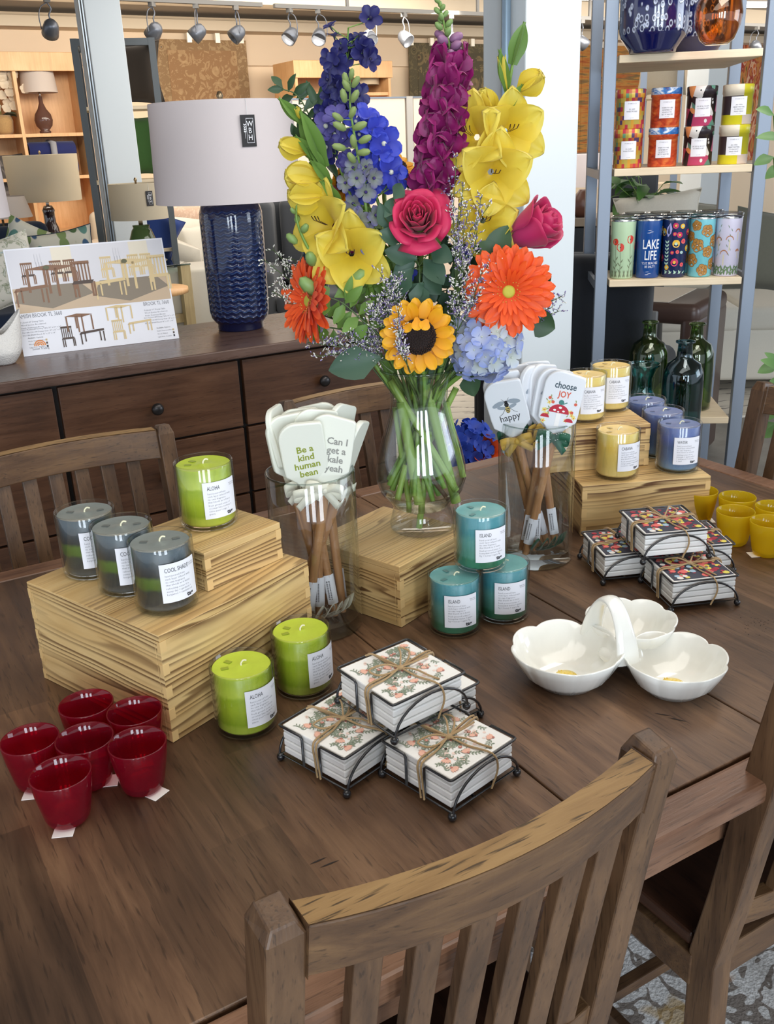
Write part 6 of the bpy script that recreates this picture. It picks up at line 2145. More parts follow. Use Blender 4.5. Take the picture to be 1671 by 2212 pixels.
def d_floral(pr):
    rr = random.Random(4)
    for (x, y, r, m_) in ((.002, .160, .009, 0), (.024, .158, .008, 1), (.016, .132, .009, 0), (0, .135, .006, 0), (.006, .105, .012, 1), (.030, .112, .008, 4), (.004, .048, .0125, 0), (-.005, .078, .006, 0), (.012, .080, .006, 4), (-.022, .032, .008, 1), (.030, .040, .007, 4), (.026, .078, .005, 2), (-.04, .14, .012, 1), (-.05, .06, .012, 0), (.05, .14, .01, 0), (.05, .09, .01, 1)):
        pr.blob(x, y, r, m_, 12, .12, lift=.0002)
        pr.blob(x, y, r * .4, (m_ + 1) % 5, 8, lift=.0004)
    for k in range(7):
        y = .040 + k * .011
        pr.leaf(-.024, y, .9, .012, .0055, 2, .0001)
        pr.leaf(-.024, y, 2.3, .012, .0055, 2, .0001)
    pr.leaf(-.022, .125, 1.4, .045, .020, 3, .0001)
    for k in range(9):
        pr.leaf(-.03 + k * .008, .012, .6 + (k % 2) * 1.5, .014, .005, 2, .0001)
D4 = [mat('t_ochre', srgb(176, 124, 52), .4), mat('t_brown', srgb(74, 50, 30), .5), mat('t_white2', srgb(230, 226, 220), .4)]
def d_blooms(pr):
    for (x, y, r) in ((-.010, .098, .021), (.020, .142, .019), (.026, .078, .018), (-.028, .052, .021), (.012, .022, .019), (-.016, .158, .016), (-.036, .125, .016), (.050, .110, .02), (.05, .04, .02), (-.06, .09, .02)):
        for k in range(5):
            a = k * 1.257 + x * 50
            pr.blob(x + r * .5 * math.cos(a), y + r * .5 * math.sin(a), r * .56, 1, 12, lift=.0001)
            pr.blob(x + r * .5 * math.cos(a), y + r * .5 * math.sin(a), r * .51, 0, 12, lift=.0002)
        pr.blob(x, y, r * .17, 1, 8, lift=.0004)
        pr.blob(x, y, r * .10, 2, 8, lift=.0005)
D5 = [mat('t_mushroom', srgb(176, 122, 90), .5), mat('t_stem', srgb(206, 196, 170), .5), mat('t_moss', srgb(96, 122, 84), .5)]
def d_mush(pr):
    for (x, y, s) in ((.006, .112, .0125), (-.010, .068, .013), (.032, .135, .010), (-.030, .11, .011), (.036, .076, .008)):
        pr.rect(x - s * .15, x + s * .15, y - s * 2.6, y, 1)
        pr.poly([(x - s * math.cos(PI * i / 10), y + s * 1.1 * math.sin(PI * i / 10)) for i in range(11)], 0, .0002)
    for k in range(40):
        pr.leaf(-.05 + k * .0026, .004 + (k % 3) * .008, .8 + (k % 4) * .5, .017, .006, 2, .0001 + k * 1e-6)
    for k in range(14):
        pr.leaf(-.036 + (k * 37 % 72) * .001, .06 + (k * 29 % 100) * .001, 1.2 + (k % 2) * .8, .012, .0022, 2)
defs = [('mint tumbler with red poppies, leftmost on the shelf', mat('t_mintbody', srgb(186, 212, 174), **glo), d_poppy, D1), ('royal blue tumbler reading LAKE LIFE', mat('t_bluebody', srgb(22, 74, 146), **glo), d_lake, D2),
        ('navy tumbler with bright folk flowers, in the middle of the shelf row', mat('t_navybody', srgb(24, 40, 84), **glo), d_floral, D3), ('turquoise tumbler with ochre poppies', mat('t_turqbody', srgb(118, 196, 206), **glo), d_blooms, D4), ('pale lilac tumbler with brown mushrooms, rightmost on the shelf', mat('t_lilacbody', srgb(210, 206, 226), **glo), d_mush, D5)]
for i, (lab, bm, dc, dm) in enumerate(defs):
    p = FL_ + UX * (.068 + .0815 * i) + UY * .035 + V((0, 0, shz[2] + .0005))
    t = tumbler(bm, lab, dc, dm)
    t.location, t.rotation_euler = p, (0, 0, yaw_cam(p) + (.25, .12, -.05, -.05, 0)[i])
    if i > 0:
        p2 = p + UY * .105 - UX * .035
        dup(t, p2, yaw_cam(p2) + 1.2, ('', 'royal blue tumbler in the back row, behind the LAKE LIFE one', 'navy tumbler in the back row, behind the folk-flower one', 'turquoise tumbler in the back row', 'pale tumbler in the back row at right')[i])
# bottles on the low shelf
def bottle(name, label, gm_, prof, loc):
    t = thing(name, label, 'bottle', loc)
    inn = [(max(0, r - .003), z + (.004 if z < .02 else 0)) for r, z in reversed(prof)]
    MB().lathe(prof + inn, 48).obj('bottle_glass', gm_, t)
    return t
gg = glass('olive_green_glass', (.56, .68, .42), (.20, .30, .12), 1.3)
gt = glass('dark_teal_glass', (.34, .55, .60), (.10, .24, .30), 1.4)
gt2 = glass('bright_teal_glass', (.42, .78, .75), (.08, .42, .42), 1.3)
def bprof(r, h, neck=.022, nh=.055):
    return [(0, 0), (r * .92, 0), (r, .01), (r * 1.0, h * .55), (r * .97, h * .66), (r * .8, h * .76), (r * .45, h * .81), (neck, h * .84), (neck * .92, h * .97), (neck * 1.25, h * .985), (neck * 1.25, h), (neck * .9, h)]
zb = shz[3]
def at_shelf4(px_, D):
    q = pd(px_, 880, D)
    return V((q.x, q.y, zb + .0005))
k_ = 3.15 / FPX * 1.06
bottle('glass_bottle', 'dark teal glass bottle, nearest on the low shelf', gt, bprof(.062, .29, .0235), at_shelf4(1470, 3.05))
bottle('glass_bottle', 'olive green glass bottle on the low shelf, left one behind the teal flask', gg, bprof(.064, .305), at_shelf4(1393, 3.30))
bottle('glass_bottle', 'olive green glass bottle on the low shelf, behind the dark teal bottle', gg, bprof(.062, .29), at_shelf4(1492, 3.36))
bottle('glass_flask', 'bright teal flared glass flask on the low shelf behind the yellow candles', gt2, [(0, 0), (.075, 0), (.082, .02), (.074, .055), (.046, .10), (.030, .135), (.030, .17), (.046, .205), (.052, .212), (.050, .215)], at_shelf4(1385, 3.06))
# top shelf
def m_dots(nt, b):
    v = N(nt, 'TexVoronoi'); v.inputs['Scale'].default_value = 62; nt.links.new(coord(nt, (1, 1, .62)), v.inputs['Vector'])
    n = v.outputs['Distance']
    ring = ramp(nt, n, [(.18, (0, 0, 0)), (.30, (1, 1, 1)), (.36, (1, 1, 1)), (.46, (0, 0, 0))])
    tc = N(nt, 'TexCoord'); s = N(nt, 'SeparateXYZ'); nt.links.new(tc.outputs['Object'], s.inputs[0])
    f = math_(nt, 'MULTIPLY', ring, math_(nt, 'GREATER_THAN', s.outputs[2], .05))
    nt.links.new(mixc(nt, math_(nt, 'MULTIPLY', f, .85), srgb(12, 18, 70), srgb(190, 200, 224)), b.inputs['Base Color'])
    bump(nt, b, f, 1., .006)
nv = mat('navy_embossed_glaze', rough=.12, coat=1, fn=m_dots)
for i, (xx, D, lab) in enumerate(((1410, 3.20, 'large navy blue ceramic vase with embossed pale ovals on the top shelf, front one'), (1500, 3.44, 'large navy embossed vase on the top shelf, behind its twin and the amber bottle'))):
    q = pd(xx, 80, D)
    t = thing('embossed_vase', lab, 'vase', (q.x, q.y, shz[0] + .0005))
    MB().lathe([(0, 0), (.066, 0), (.068, .008), (.094, .042), (.098, .06), (.099, .16), (.09, .20), (.06, .23), (.05, .26), (.058, .28), (.054, .28), (.045, .26), (0, .25)], 56).obj('vase_body', nv, t)
q = pd(1547, 90, 3.04)
bottle('amber_bottle', 'round amber glass bottle at the right of the top shelf', glass('amber_glass', (.88, .60, .30), (.66, .34, .10), 1.4), [(0, 0), (.030, 0), (.046, .012), (.060, .045), (.0635, .075), (.058, .105), (.040, .130), (.022, .146), (.019, .165), (.021, .185), (.019, .185)], (q.x, q.y, shz[0] + .0005))
# ---- track lights and ceiling fixtures
trk = mat('track_grey', srgb(112, 110, 106), .6)
def track(x0, y0, x1, y1, z, nm, lab):
    a, b = pz(x0, y0, z), pz(x1, y1, z)
    t = thing(nm, lab, 'light track', (a.x, a.y, z))
    L = (b - a).length
    t.rotation_euler = (0, 0, math.atan2(b.y - a.y, b.x - a.x))
    MB().box(0, L, -.02, .02, 0, .03).obj('rail', trk, t)
    h = MB()
    n = max(2, int(L / 1.2))
    for i in range(n):
        MB().box(L * (i + .5) / n - .012, L * (i + .5) / n + .012, -.01, .01, .03, CZ + .1 - z).obj('hanger', trk, t)
    return a, b
TR1 = track(-60, -12, 565, 15, 2.5, 'light_track', 'grey lighting track on the ceiling, left run')
TR2 = track(592, 17, 1750, 62, 2.5, 'light_track', 'grey lighting track on the ceiling, behind the flowers')
gsp = mat('grey_spot_metal', srgb(104, 108, 116), .35, metal=.5)
def spot(label):
    t = thing('track_spotlight', label, 'spotlight', group='grey track spotlights under the ceiling')
    MB().box(-.02, .02, -.02, .02, -.03, 0).obj('adapter', trk, t)
    b = MB()
    b.tube(bez([(0, 0, -.03), (-.05, 0, -.06), (-.07, 0, -.12), (-.065, 0, -.20)], 4), .004, 5)
    b.tube(bez([(0, 0, -.03), (.02, 0, -.07), (.0, 0, -.11), (.015, 0, -.16)], 4), .006, 6)
    b.obj('bracket', gsp, t)
    M = Matrix.Translation((.0, .01, -.20)) @ Matrix.Rotation(.9, 4, 'X')
    MB().lathe([(0, .075), (.03, .07), (.05, .045), (.058, .0), (.060, -.045), (.054, -.045), (.05, -.02), (0, -.02)], 20, M=M).obj('lamp_head', gsp, t)
    return t
sp = spot('grey track spotlight farthest left, pointing down right')
spl = ['grey track spotlight just right of the left column', 'grey track spotlight, third from the left', 'grey track spotlight, fourth from the left', 'grey track spotlight above the gap left of the bouquet', 'grey track spotlight left of the navy delphinium tip', 'grey track spotlight right behind the navy delphinium tip', 'grey track spotlight left of the green snapdragon tip', 'grey track spotlight behind the green snapdragon tip', 'grey track spotlight between the column and the shelf unit', 'grey track spotlight at the upper right corner behind the shelf']
for i, (x, y) in enumerate(((100, 8), (327, 12), (422, 16), (508, 20), (578, 24), (686, 28), (795, 33), (872, 36), (975, 38), (1257, 46), (1635, 60))):
    A_, B_ = TR1 if x < 580 - 3 else TR2
    lo, hi = 0., 1.
    for _ in range(30):
        m_ = (lo + hi) / 2
        if px_of(A_.lerp(B_, m_))[0] < x:
            lo = m_
        else:
            hi = m_
    q = A_.lerp(B_, max(.02, lo))
    if i == 0:
        sp.location = (q.x, q.y, 2.4999)
    else:
        dup(sp, (q.x, q.y, 2.4999), i * .5, spl[i - 1])
tube_m = emis('lit_fluorescent_diffuser', (1, .98, .94), 9)
for i, (x, y, lab) in enumerate(((1262, -4, 'lit white ceiling light at the top, right of the column'), (1500, 6, 'lit white ceiling light at the top behind the shelf vases'), (1625, 12, 'lit white ceiling light at the upper right corner'))):
    q = pz(x, y, 2.72)
    t = thing('ceiling_light', lab, 'ceiling light', (q.x, q.y, 2.72), -.2)
    MB().box(-.22, .22, -.06, .06, .0, .035).obj('housing', mat('white_enamel', (.8, .8, .8), .5), t)
    MB().box(-.21, .21, -.05, .05, -.012, -.0005).obj('diffuser', tube_m, t)
# ---- wall rugs
def rug_mat(name, base, mid_, dark, sc=3., dist=.02):
    def fn(nt, b):
        v1 = N(nt, 'TexVoronoi'); v1.inputs['Scale'].default_value = sc * 2.2; nt.links.new(coord(nt, (1, 1, 1)), v1.inputs['Vector'])
        n = nz(nt, coord(nt, (1, 1, 1)), sc * 3, 4, .6, 1.5)
        f = ramp(nt, math_(nt, 'PINGPONG', math_(nt, 'MULTIPLY', n, 8), 1.), [(.6, (0, 0, 0)), (.72, (1, 1, 1))])
        c = mixc(nt, math_(nt, 'MULTIPLY', f, .6), base, mid_)
        r = ramp(nt, v1.outputs['Distance'], [(.10, (1, 1, 1)), (.13, (0, 0, 0)), (.20, (0, 0, 0)), (.23, (1, 1, 1)), (.30, (1, 1, 1)), (.33, (0, 0, 0))])
        c = mixc(nt, math_(nt, 'MULTIPLY', r, .55), c, mid_)
        k = ramp(nt, v1.outputs['Distance'], [(.05, (1, 1, 1)), (.08, (0, 0, 0))])
        c = mixc(nt, k, c, dark)
        nt.links.new(c, b.inputs['Base Color'])
    return mat(name, rough=.95, fn=fn)
def wall_rug(label, x0, x1, y0, y1, m, bm, clips):
    a, b = py(x0, y0, YW - .10), py(x1, y0, YW - .10)
    zb_ = py(x0, y1, YW - .10).z
    t = thing('hanging_rug', label, 'rug', (a.x, YW - .10, a.z))
    Wr, Hr = b.x - a.x, a.z - zb_
    MB().box(0, Wr, 0, .012, -Hr, 0).obj('rug_field', m, t)
    MB().box(.12, Wr - .12, -.004, -.0005, -Hr + .01, -.10).obj('inner_field', bm, t)
    for c in clips:
        x = py(c, y0, YW - .1).x - a.x
        MB().box(x - .025, x + .025, -.03, .02, -.03, .07).obj('hanging_clip', mat('bright_clip', srgb(240, 232, 214), .3, metal=.3), t)
    return t
wall_rug('tan rug with a floral scroll pattern hung on the cream wall above the large lampshade', 333, 530, 84, 430, rug_mat('tan_rug_border', srgb(140, 112, 80), srgb(176, 150, 112), srgb(90, 84, 78), 3.4), rug_mat('tan_rug_field', srgb(146, 112, 78), srgb(182, 152, 112), srgb(96, 88, 80), 2.4), (335, 407, 468, 519))
wall_rug('olive brown rug with small flower motifs hung on the wall behind the magenta spike', 882, 1075, 92, 330, rug_mat('olive_rug_border', srgb(88, 80, 60), srgb(120, 106, 76), srgb(50, 46, 38), 3.0), rug_mat('olive_rug_field', srgb(84, 76, 58), srgb(140, 120, 84), srgb(70, 50, 40), 1.6), (886, 930, 1018))
def stripes(nt, b):
    s = N(nt, 'SeparateXYZ'); tc = N(nt, 'TexCoord'); nt.links.new(tc.outputs['Object'], s.inputs[0])
    n = nz(nt, coord(nt, (.6, 1, 9)), 1.4, 5, .7)
    c = ramp(nt, n, [(.30, srgb(110, 46, 28)), (.42, srgb(166, 92, 44)), (.5, srgb(180, 128, 62)), (.56, srgb(104, 92, 62)), (.64, srgb(170, 100, 50)), (.75, srgb(140, 56, 34))])
    nt.links.new(c, b.inputs['Base Color'])
sm_ = mat('striped_wall_rug', rough=.95, fn=stripes)
wall_rug('orange and brown striped rug hung on the wall right of the column', 1243, 1400, 97, 330, sm_, sm_, (1252, 1300))
def leafrug(nt, b):
    n = nz(nt, coord(nt, (1.6, 1.6, 1.0), (0, .5, 0)), 1.6, 3, .5, 1.8)
    c = ramp(nt, n, [(.35, srgb(86, 84, 44)), (.44, srgb(196, 130, 66)), (.52, srgb(150, 40, 34)), (.56, srgb(214, 176, 140)), (.62, srgb(206, 106, 54)), (.7, srgb(110, 40, 34))])
    nt.links.new(c, b.inputs['Base Color'])
lm_ = mat('leaf_wall_rug', rough=.95, fn=leafrug)
wall_rug('rust and orange leaf-pattern rug on the wall behind the right side of the shelf unit', 1556, 1668, 88, 350, lm_, lm_, ())
# ---- bookcases
maple = dark_wood('maple_wood', srgb(196, 146, 96), srgb(216, 168, 116), srgb(228, 184, 134), 'z', rough=.45, pores=.1)
def bookcase(label, x0, x1, ytop, Yf, dep, shelves_px, div_px):
    a, b = py(x0, ytop, Yf), py(x1, ytop, Yf)
    t = thing('bookcase', label, 'bookcase', (a.x, Yf, 0))
    Wb, H = b.x - a.x, (a.z + b.z) / 2
    MB().box(0, Wb, dep - .02, dep, 0.002, H).obj('back_panel', maple, t)
    for x in [0, Wb - .03]:
        MB().box(x, x + .03, 0, dep - .02, .002, H).obj('side_panel', maple, t)
    MB().box(.03, Wb - .03, 0, dep - .02, H - .03, H).obj('top_panel', maple, t)
    MB().box(-.015, Wb + .015, -.02, 0, H - .16, H).obj('cornice', maple, t, bevel=.004)
    for p_ in div_px:
        x = py(p_, 250, Yf).x - a.x
        MB().box(x - .015, x + .015, .004, dep - .02, .002, H - .03).obj('divider', maple, t)
    zs = []
    for (x, y) in shelves_px:
        z = py(x, y, Yf).z
        zs.append(z)
        MB().box(.03, Wb - .03, .006, dep - .021, z - .03, z).obj('shelf', maple, t)
    return t, zs
bk, bz = bookcase('maple bookcase at the far left wall holding the orchid and the bronze glass lamp', -130, 166, 112, 10.0, .38, ((100, 288), (100, 382), (100, 500)), (45, -60))
p = py(98, 284, 10.16)
lamp('small lamp with bronze ribbed teardrop glass base and off-white shade in the bookcase', (p.x, 10.16, bz[0] + .001), .36, .60, .17, .148, shade_mat('offwhite_shade', srgb(226, 214, 204)), [(.05, 0), (.055, .02), (.04, .03), (.075, .07), (.085, .12), (.075, .17), (.04, .22), (.02, .27), (.018, .33)], glass('bronze_glass', (.35, .22, .18), (.12, .06, .05), 1.2, body=.4), chrome)
p = py(112, 325, 10.12)
t = thing('folded_throw', 'rolled navy blue throw tied with a grey band on the bookcase shelf', 'blanket', (p.x, 10.12, bz[1] + .001))
nav = fabric('navy_fleece', srgb(24, 34, 92), 60)
for i, (z, r) in enumerate(((.085, .085), (.235, .08))):
    MB().tube([(-.22, 0, z), (-.21, 0, z), (.21, 0, z), (.22, 0, z)], [r * .8, r, r, r * .8], 16).obj('blanket_roll', nav, t)
MB().tube([(0, -.1, .0), (0, -.1, .30), (0, .08, .32), (0, .1, .0)], .03, 8, closed=True).obj('grey_band', fabric('grey_band', srgb(150, 150, 156), 200), t)
p = py(12, 345, 10.1)
pillow('throw_pillow', 'dark grey pillow with a pale flower on the lower left bookcase shelf', 'pillow', (p.x, 10.15, bz[1] + .01), .50, .44, .13, 0, rug_mat('grey_flower_fabric', srgb(70, 66, 64), srgb(120, 112, 108), srgb(180, 172, 166), 3), tilt=0)
bpy.data.objects[-1] if False else None
p = py(8, 284, 10.15)
t = thing('potted_orchid', 'cream orchid in a woven basket pot at the left edge of the bookcase', 'plant', (p.x, 10.15, bz[0] + .001))
MB().lathe([(0, 0), (.07, 0), (.09, .03), (.10, .12), (.085, .17), (.08, .165), (0, .15)], 24).obj('basket_pot', fabric('wicker', srgb(186, 148, 96), 90, var=.5), t)
o_ = MB()
rn = random.Random(31)
st = bez([(0, 0, .15), (.02, 0, .4), (.10, -.02, .6), (.16, -.03, .58)], 6)
fw = MB()
for q in st[6:]:
    for k in range(3):
        c = q + V((rn.uniform(-.09, .09), rn.uniform(-.05, .03), rn.uniform(-.20, .04)))
        for j in range(5):
            petal(fw, ray_petal(frame(c, (0, -1, .2)), j * 1.257, 1.3), .05, .045, nu=3, nv=4)
MB().tube(st, .004, 5).obj('stem', stem_m, t)
fw.obj('blossoms', petal_mat('orchid_cream', srgb(232, 216, 190), srgb(236, 222, 200)), t)
lf = MB()
for a, L in ((0.1, .2), (2.6, .17), (1.2, .16)):
    leafblade(lf, (0, 0, .16), (math.cos(a), -.3, .25), L, .09, nrm=(0, -.3, 1), curl=.8)
lf.obj('leaves', leaf_d, t)
bk2, bz2 = bookcase('maple bookcase in the middle of the far wall, a drum lampshade in it', 634, 842, 131, 9.4, .5, ((740, 200), (740, 330)), ())
p = py(788, 200, 9.62)
lamp('lamp with a cream drum shade inside the middle bookcase', (p.x, 9.62, bz2[0] + .001), .08, .34, .155, .155, shade_mat('cream_drum_shade', srgb(214, 196, 166)), [(.05, 0), (.055, .02), (.02, .05)], brass, brass)
# ---- cream room divider
a, b = pd(622, 218, 8.3), pd(925, 205, 8.9)
t = thing('room_divider', 'cream linen divider panels with grey edges behind the bouquet', 'screen', (a.x, a.y, 0), math.atan2(b.y - a.y, b.x - a.x))
L = (b - a).length
zt = pd(780, 210, 8.6).z
xm = L * .855
crm = fabric('cream_linen_panel', srgb(232, 212, 194), 200, var=.06)
for (u0, u1) in ((0, xm - .03), (xm + .03, L + .6)):
    MB().box(u0 + .012, u1 - .012, .008, .03, .03, zt - .012).obj('linen_panel', crm, t)
    MB().box(u0, u1, 0, .038, zt - .012, zt).obj('top_edge', gy, t)
MB().box(xm - .03, xm + .03, -.004, .042, .002, zt + .002).obj('grey_post', mat('light_grey_post', srgb(176, 172, 166), .6), t)
# ---- grey etagere with pillows
eg = mat('charcoal_frame', srgb(78, 84, 88), .5)
def etagere(label, pxl, pxr, ytop, D, dep, shel, rz_off=0., m=eg):
    a, b = pd(pxl, ytop, D), pd(pxr, ytop, D)
    ang = math.atan2(b.y - a.y, b.x - a.x) + rz_off
    t = thing('etagere', label, 'shelf', (a.x, a.y, 0), ang)
    Wb, H = (b - a).length, a.z
    for x in (0, Wb):
        for y in (0, dep):
            MB().box(x - .022, x + .022, y - .022, y + .022, .013, H).obj('post', m, t)
    for x in (0, Wb):
        MB().box(x - .02, x + .02, .022, dep - .022, H - .045, H - .001).obj('side_rail', m, t)
    for y in (0, dep):
        MB().box(.022, Wb - .022, y - .02, y + .02, H - .045, H - .001).obj('cross_rail', m, t)
    out = []
    for (x, y) in shel:
        z = pd(x, y, D).z
        out.append(z)
        MB().box(.0, Wb, .023, dep - .023, z - .022, z).obj('shelf_board', ws, t)
    return t, out, a, ang, Wb
et, ez, ea, eang, ew = etagere('charcoal framed shelf tower behind the left column, holding green and brown pillows', 158, 326, 84, 7.3, .42, ((290, 228), (300, 388), (310, 540)))
u_ = V((math.cos(eang), math.sin(eang), 0)); n_ = V((-u_.y, u_.x, 0))
c = ea + u_ * ew * .66 + n_ * .2
c.z = ez[0] + .21
pillow('throw_pillow', 'dark brown velvet pillow on the shelf tower, upper one right of the column', 'pillow', c, .46, .41, .15, eang - .15, fabric('brown_velvet', srgb(52, 42, 32), 80), corner=.2)
c = ea + u_ * ew * .70 + n_ * .17
c.z = ez[1] + .22
pillow('throw_pillow', 'moss green velvet pillow on the shelf tower, below the brown one', 'pillow', c, .46, .43, .15, eang - .1, fabric('green_velvet', srgb(58, 96, 40), 80), corner=.22)
# ---- lamps on a console left
q = pd(112, 500, 8.5)
ct = thing('console_table', 'wooden console behind the navy sofa carrying the cream lamp', 'table', (q.x, q.y, 0), -.15)
zc_ = .62
MB().box(-1.2, .4, -.18, .18, zc_ - .03, zc_).obj('table_top', maple, ct)
for x in (-1.15, .35):
    for y in (-.15, .15):
        MB().box(x - .025, x + .025, y - .025, y + .025, .002, zc_ - .03).obj('leg', maple, ct)
cs = shade_mat('cream_linen_shade', srgb(214, 202, 178))
z0_, z1_ = pd(110, 434, 8.5).z, pd(103, 334, 8.5).z
rr = 76 * mpp(pd(105, 390, 8.5))
lamp('cream drum lampshade on a dark bottle base with chrome neck, above the navy sofa', (q.x, q.y, zc_ + .001), z0_ - zc_, z1_ - zc_, rr * .97, rr, cs, [(.06, 0), (.07, .02), (.075, .2), (.06, .3), (.045, .34), (.045, z0_ - zc_ - .09), (.05, z0_ - zc_ - .07), (.03, z0_ - zc_ - .035)], mat('dark_bronze_glass', srgb(40, 26, 30), .1, coat=1), chrome)
q = pd(5, 470, 7.3)
lamp('small white lampshade at the left edge under the large cut-off shade', (q.x, q.y, .75), pd(20, 470, 7.3).z - .75, pd(20, 424, 7.3).z - .75, .20, .165, shade_mat('offwhite_shade', (1, 1, 1)), [(.05, 0), (.05, .05), (.02, .08)], brass, brass, tagang=-2.0)
t = thing('side_table', 'small side table at the far left under the small white lamp', 'table', (q.x, q.y, 0))
MB().box(-.2, .2, -.2, .2, .72, .7495).obj('table_top', maple, t)
MB().box(-.04, .04, -.04, .04, .002, .72).obj('pedestal', maple, t)
q = pd(306, 500, 6.2)
z0_, z1_ = pd(295, 474, 6.2).z, pd(290, 396, 6.2).z
rr = 60 * mpp(pd(290, 440, 6.2))
zt_ = .66
lamp('lamp with green glass jug base and cream drum shade, above the sign', (q.x, q.y, zt_ + .001), z0_ - zt_, z1_ - zt_, rr * 1.02, rr * .98, cs, [(.06, 0), (.085, .02), (.115, .08), (.122, .14), (.11, .21), (.06, z0_ - zt_ - .065), (.048, z0_ - zt_ - .05), (.052, z0_ - zt_ - .035), (.025, z0_ - zt_ - .033)], glass('jug_green_glass', (.20, .30, .14), (.02, .05, .02), 1.3, body=.35), brass, tagang=-1.45)
t = thing('side_table', 'side table under the green glass lamp, hidden by the sign', 'table', (q.x, q.y, 0))
MB().lathe([(0, zt_ - .03), (.24, zt_ - .03), (.24, zt_), (0, zt_)], 32).obj('table_top', maple, t)
MB().lathe([(.16, .002), (.16, .02), (.03, .04), (.03, zt_ - .03)], 24).obj('pedestal', maple, t)
# ---- seating on the left
navy = fabric('navy_upholstery', srgb(22, 40, 66), 150)
q = pd(148, 480, 7.3)
hb_ = pd(60, 470, 7.6).z
sfa = armchair('sofa', 'navy blue sofa at the left behind the sign', V((q.x - 1.0, q.y - .62, 0)), .12, 2.0, .85, .52, hb_ - .02, navy, arm=.18, ha=.64, cat='sofa', cushions=2)
def ovals(nt, b):
    v = N(nt, 'TexVoronoi'); v.inputs['Scale'].default_value = 11; v.inputs['Randomness'].default_value = .45
    nt.links.new(coord(nt, (1.25, .0, .8)), v.inputs['Vector'])
    sc_ = N(nt, 'SeparateColor'); nt.links.new(v.outputs['Color'], sc_.inputs[0])
    c = ramp(nt, sc_.outputs[0], [(0, srgb(60, 92, 128)), (.3, srgb(96, 140, 132)), (.55, srgb(128, 150, 96)), (.75, srgb(86, 116, 76)), (.9, srgb(110, 140, 160))], 'CONSTANT')
    f = ramp(nt, v.outputs['Distance'], [(.40, (0, 0, 0)), (.44, (1, 1, 1))])
    nt.links.new(mixc(nt, f, c, srgb(214, 212, 198)), b.inputs['Base Color'])
ov = mat('oval_print_fabric', rough=.9, fn=ovals)
c = pd(136, 548, 6.7)
pillow('throw_pillow', 'pillow with blue and green ovals just above the sign', 'pillow', c, .44, .30, .14, yaw_cam(c) + .1, ov, tilt=-.2, roll=-.12, piping=navy)
c = pd(72, 536, 6.95)
pillow('throw_pillow', 'green oval-print pillow tucked behind the other two on the navy sofa', 'pillow', c, .40, .30, .13, yaw_cam(c) - .1, ov, tilt=-.2, roll=.45)
def twigs(nt, b):
    n = nz(nt, coord(nt, (1, 1, 1)), 14, 4, .6, 1.5)
    f = ramp(nt, n, [(.52, srgb(214, 212, 202)), (.56, srgb(128, 140, 112)), (.60, srgb(212, 210, 200)), (.70, srgb(150, 176, 178))])
    nt.links.new(f, b.inputs['Base Color'])
tg = mat('leafy_print_fabric', rough=.9, fn=twigs)
c = pd(10, 590, 6.3)
pillow('throw_pillow', 'white pillow with sparse green leaf print at the left picture edge', 'pillow', c, .42, .42, .16, yaw_cam(c) + .3, tg, tilt=-.15, roll=-.15)
crw = fabric('cream_boucle', srgb(206, 200, 186), 120, var=.1)
q = pd(432, 560, 8.3)
# barrel chair: a curved shell round a seat
def barrel(label, loc, yaw, r, hb, m):
    t = thing('barrel_chair', label, 'armchair', loc, yaw)
    def sh_(th):
        def fn(u, v):
            a = lerp(-.72 * PI, .72 * PI, u) + PI / 2
            top = hb - .22 * abs(2 * u - 1) ** 1.8
            rr_ = (r - th) * (1 - .06 * (1 - v))
            return V((rr_ * math.cos(a), rr_ * math.sin(a), lerp(.12, top, v)))
        return fn
    b = MB()
    b.grid(sh_(0), 28, 6)
    b.obj('curved_back', m, t, solid=.10)
    MB().lathe([(0, .12), (r - .10, .12), (r - .08, .3), (r - .09, .43), (r - .14, .46), (0, .47)], 32).obj('seat_cushion', m, t)
    MB().lathe([(0, .013), (r * .8, .013), (r * .8, .12), (0, .12)], 28).obj('wood_base', chair_m, t)
    return t
barrel('cream boucle barrel chair left of the blue lamp, beyond the side table', V((q.x, q.y, 0)), yaw_cam(q) + .9, .42, .95, crw)
c = V((q.x, q.y, .72))
pillow('throw_pillow', 'cream pillow leaning in the barrel chair', 'pillow', c + V((-.02, -.05, 0)), .36, .36, .12, yaw_cam(q) + .6, crw, tilt=-.3)
q = pd(560, 470, 9.4)
armchair('sofa', 'cream sofa far behind between the lamp and the grey chair', V((q.x - .6, q.y, 0)), yaw_cam(q), 2.2, .9, .45, .95, fabric('cream_sofa', srgb(216, 196, 170), 150), arm=.2, ha=.7, cat='sofa', cushions=2)
q = pd(395, 452, 8.95)
c = V((q.x, q.y, .86))
pillow('throw_pillow', 'speckled pink-beige pillow on the far cream sofa', 'pillow', c, .5, .42, .14, yaw_cam(c), rug_mat('speckle_fabric', srgb(206, 176, 154), srgb(228, 206, 186), srgb(206, 180, 160), 6))
c = pd(340, 478, 7.4)
q = c
pillow('throw_pillow', 'royal blue pillow right of the green lamp', 'pillow', V((q.x, q.y, q.z - .08)), .30, .30, .12, yaw_cam(c) + .2, fabric('royal_blue_fabric', srgb(16, 48, 110), 120), roll=.5)
t = thing('bench', 'low upholstered bench behind the side table', 'bench', (q.x - .1, q.y, 0), yaw_cam(q))
rbox('seat', crw, t, -.6, .6, -.25, .25, .1, q.z - .32, .03)
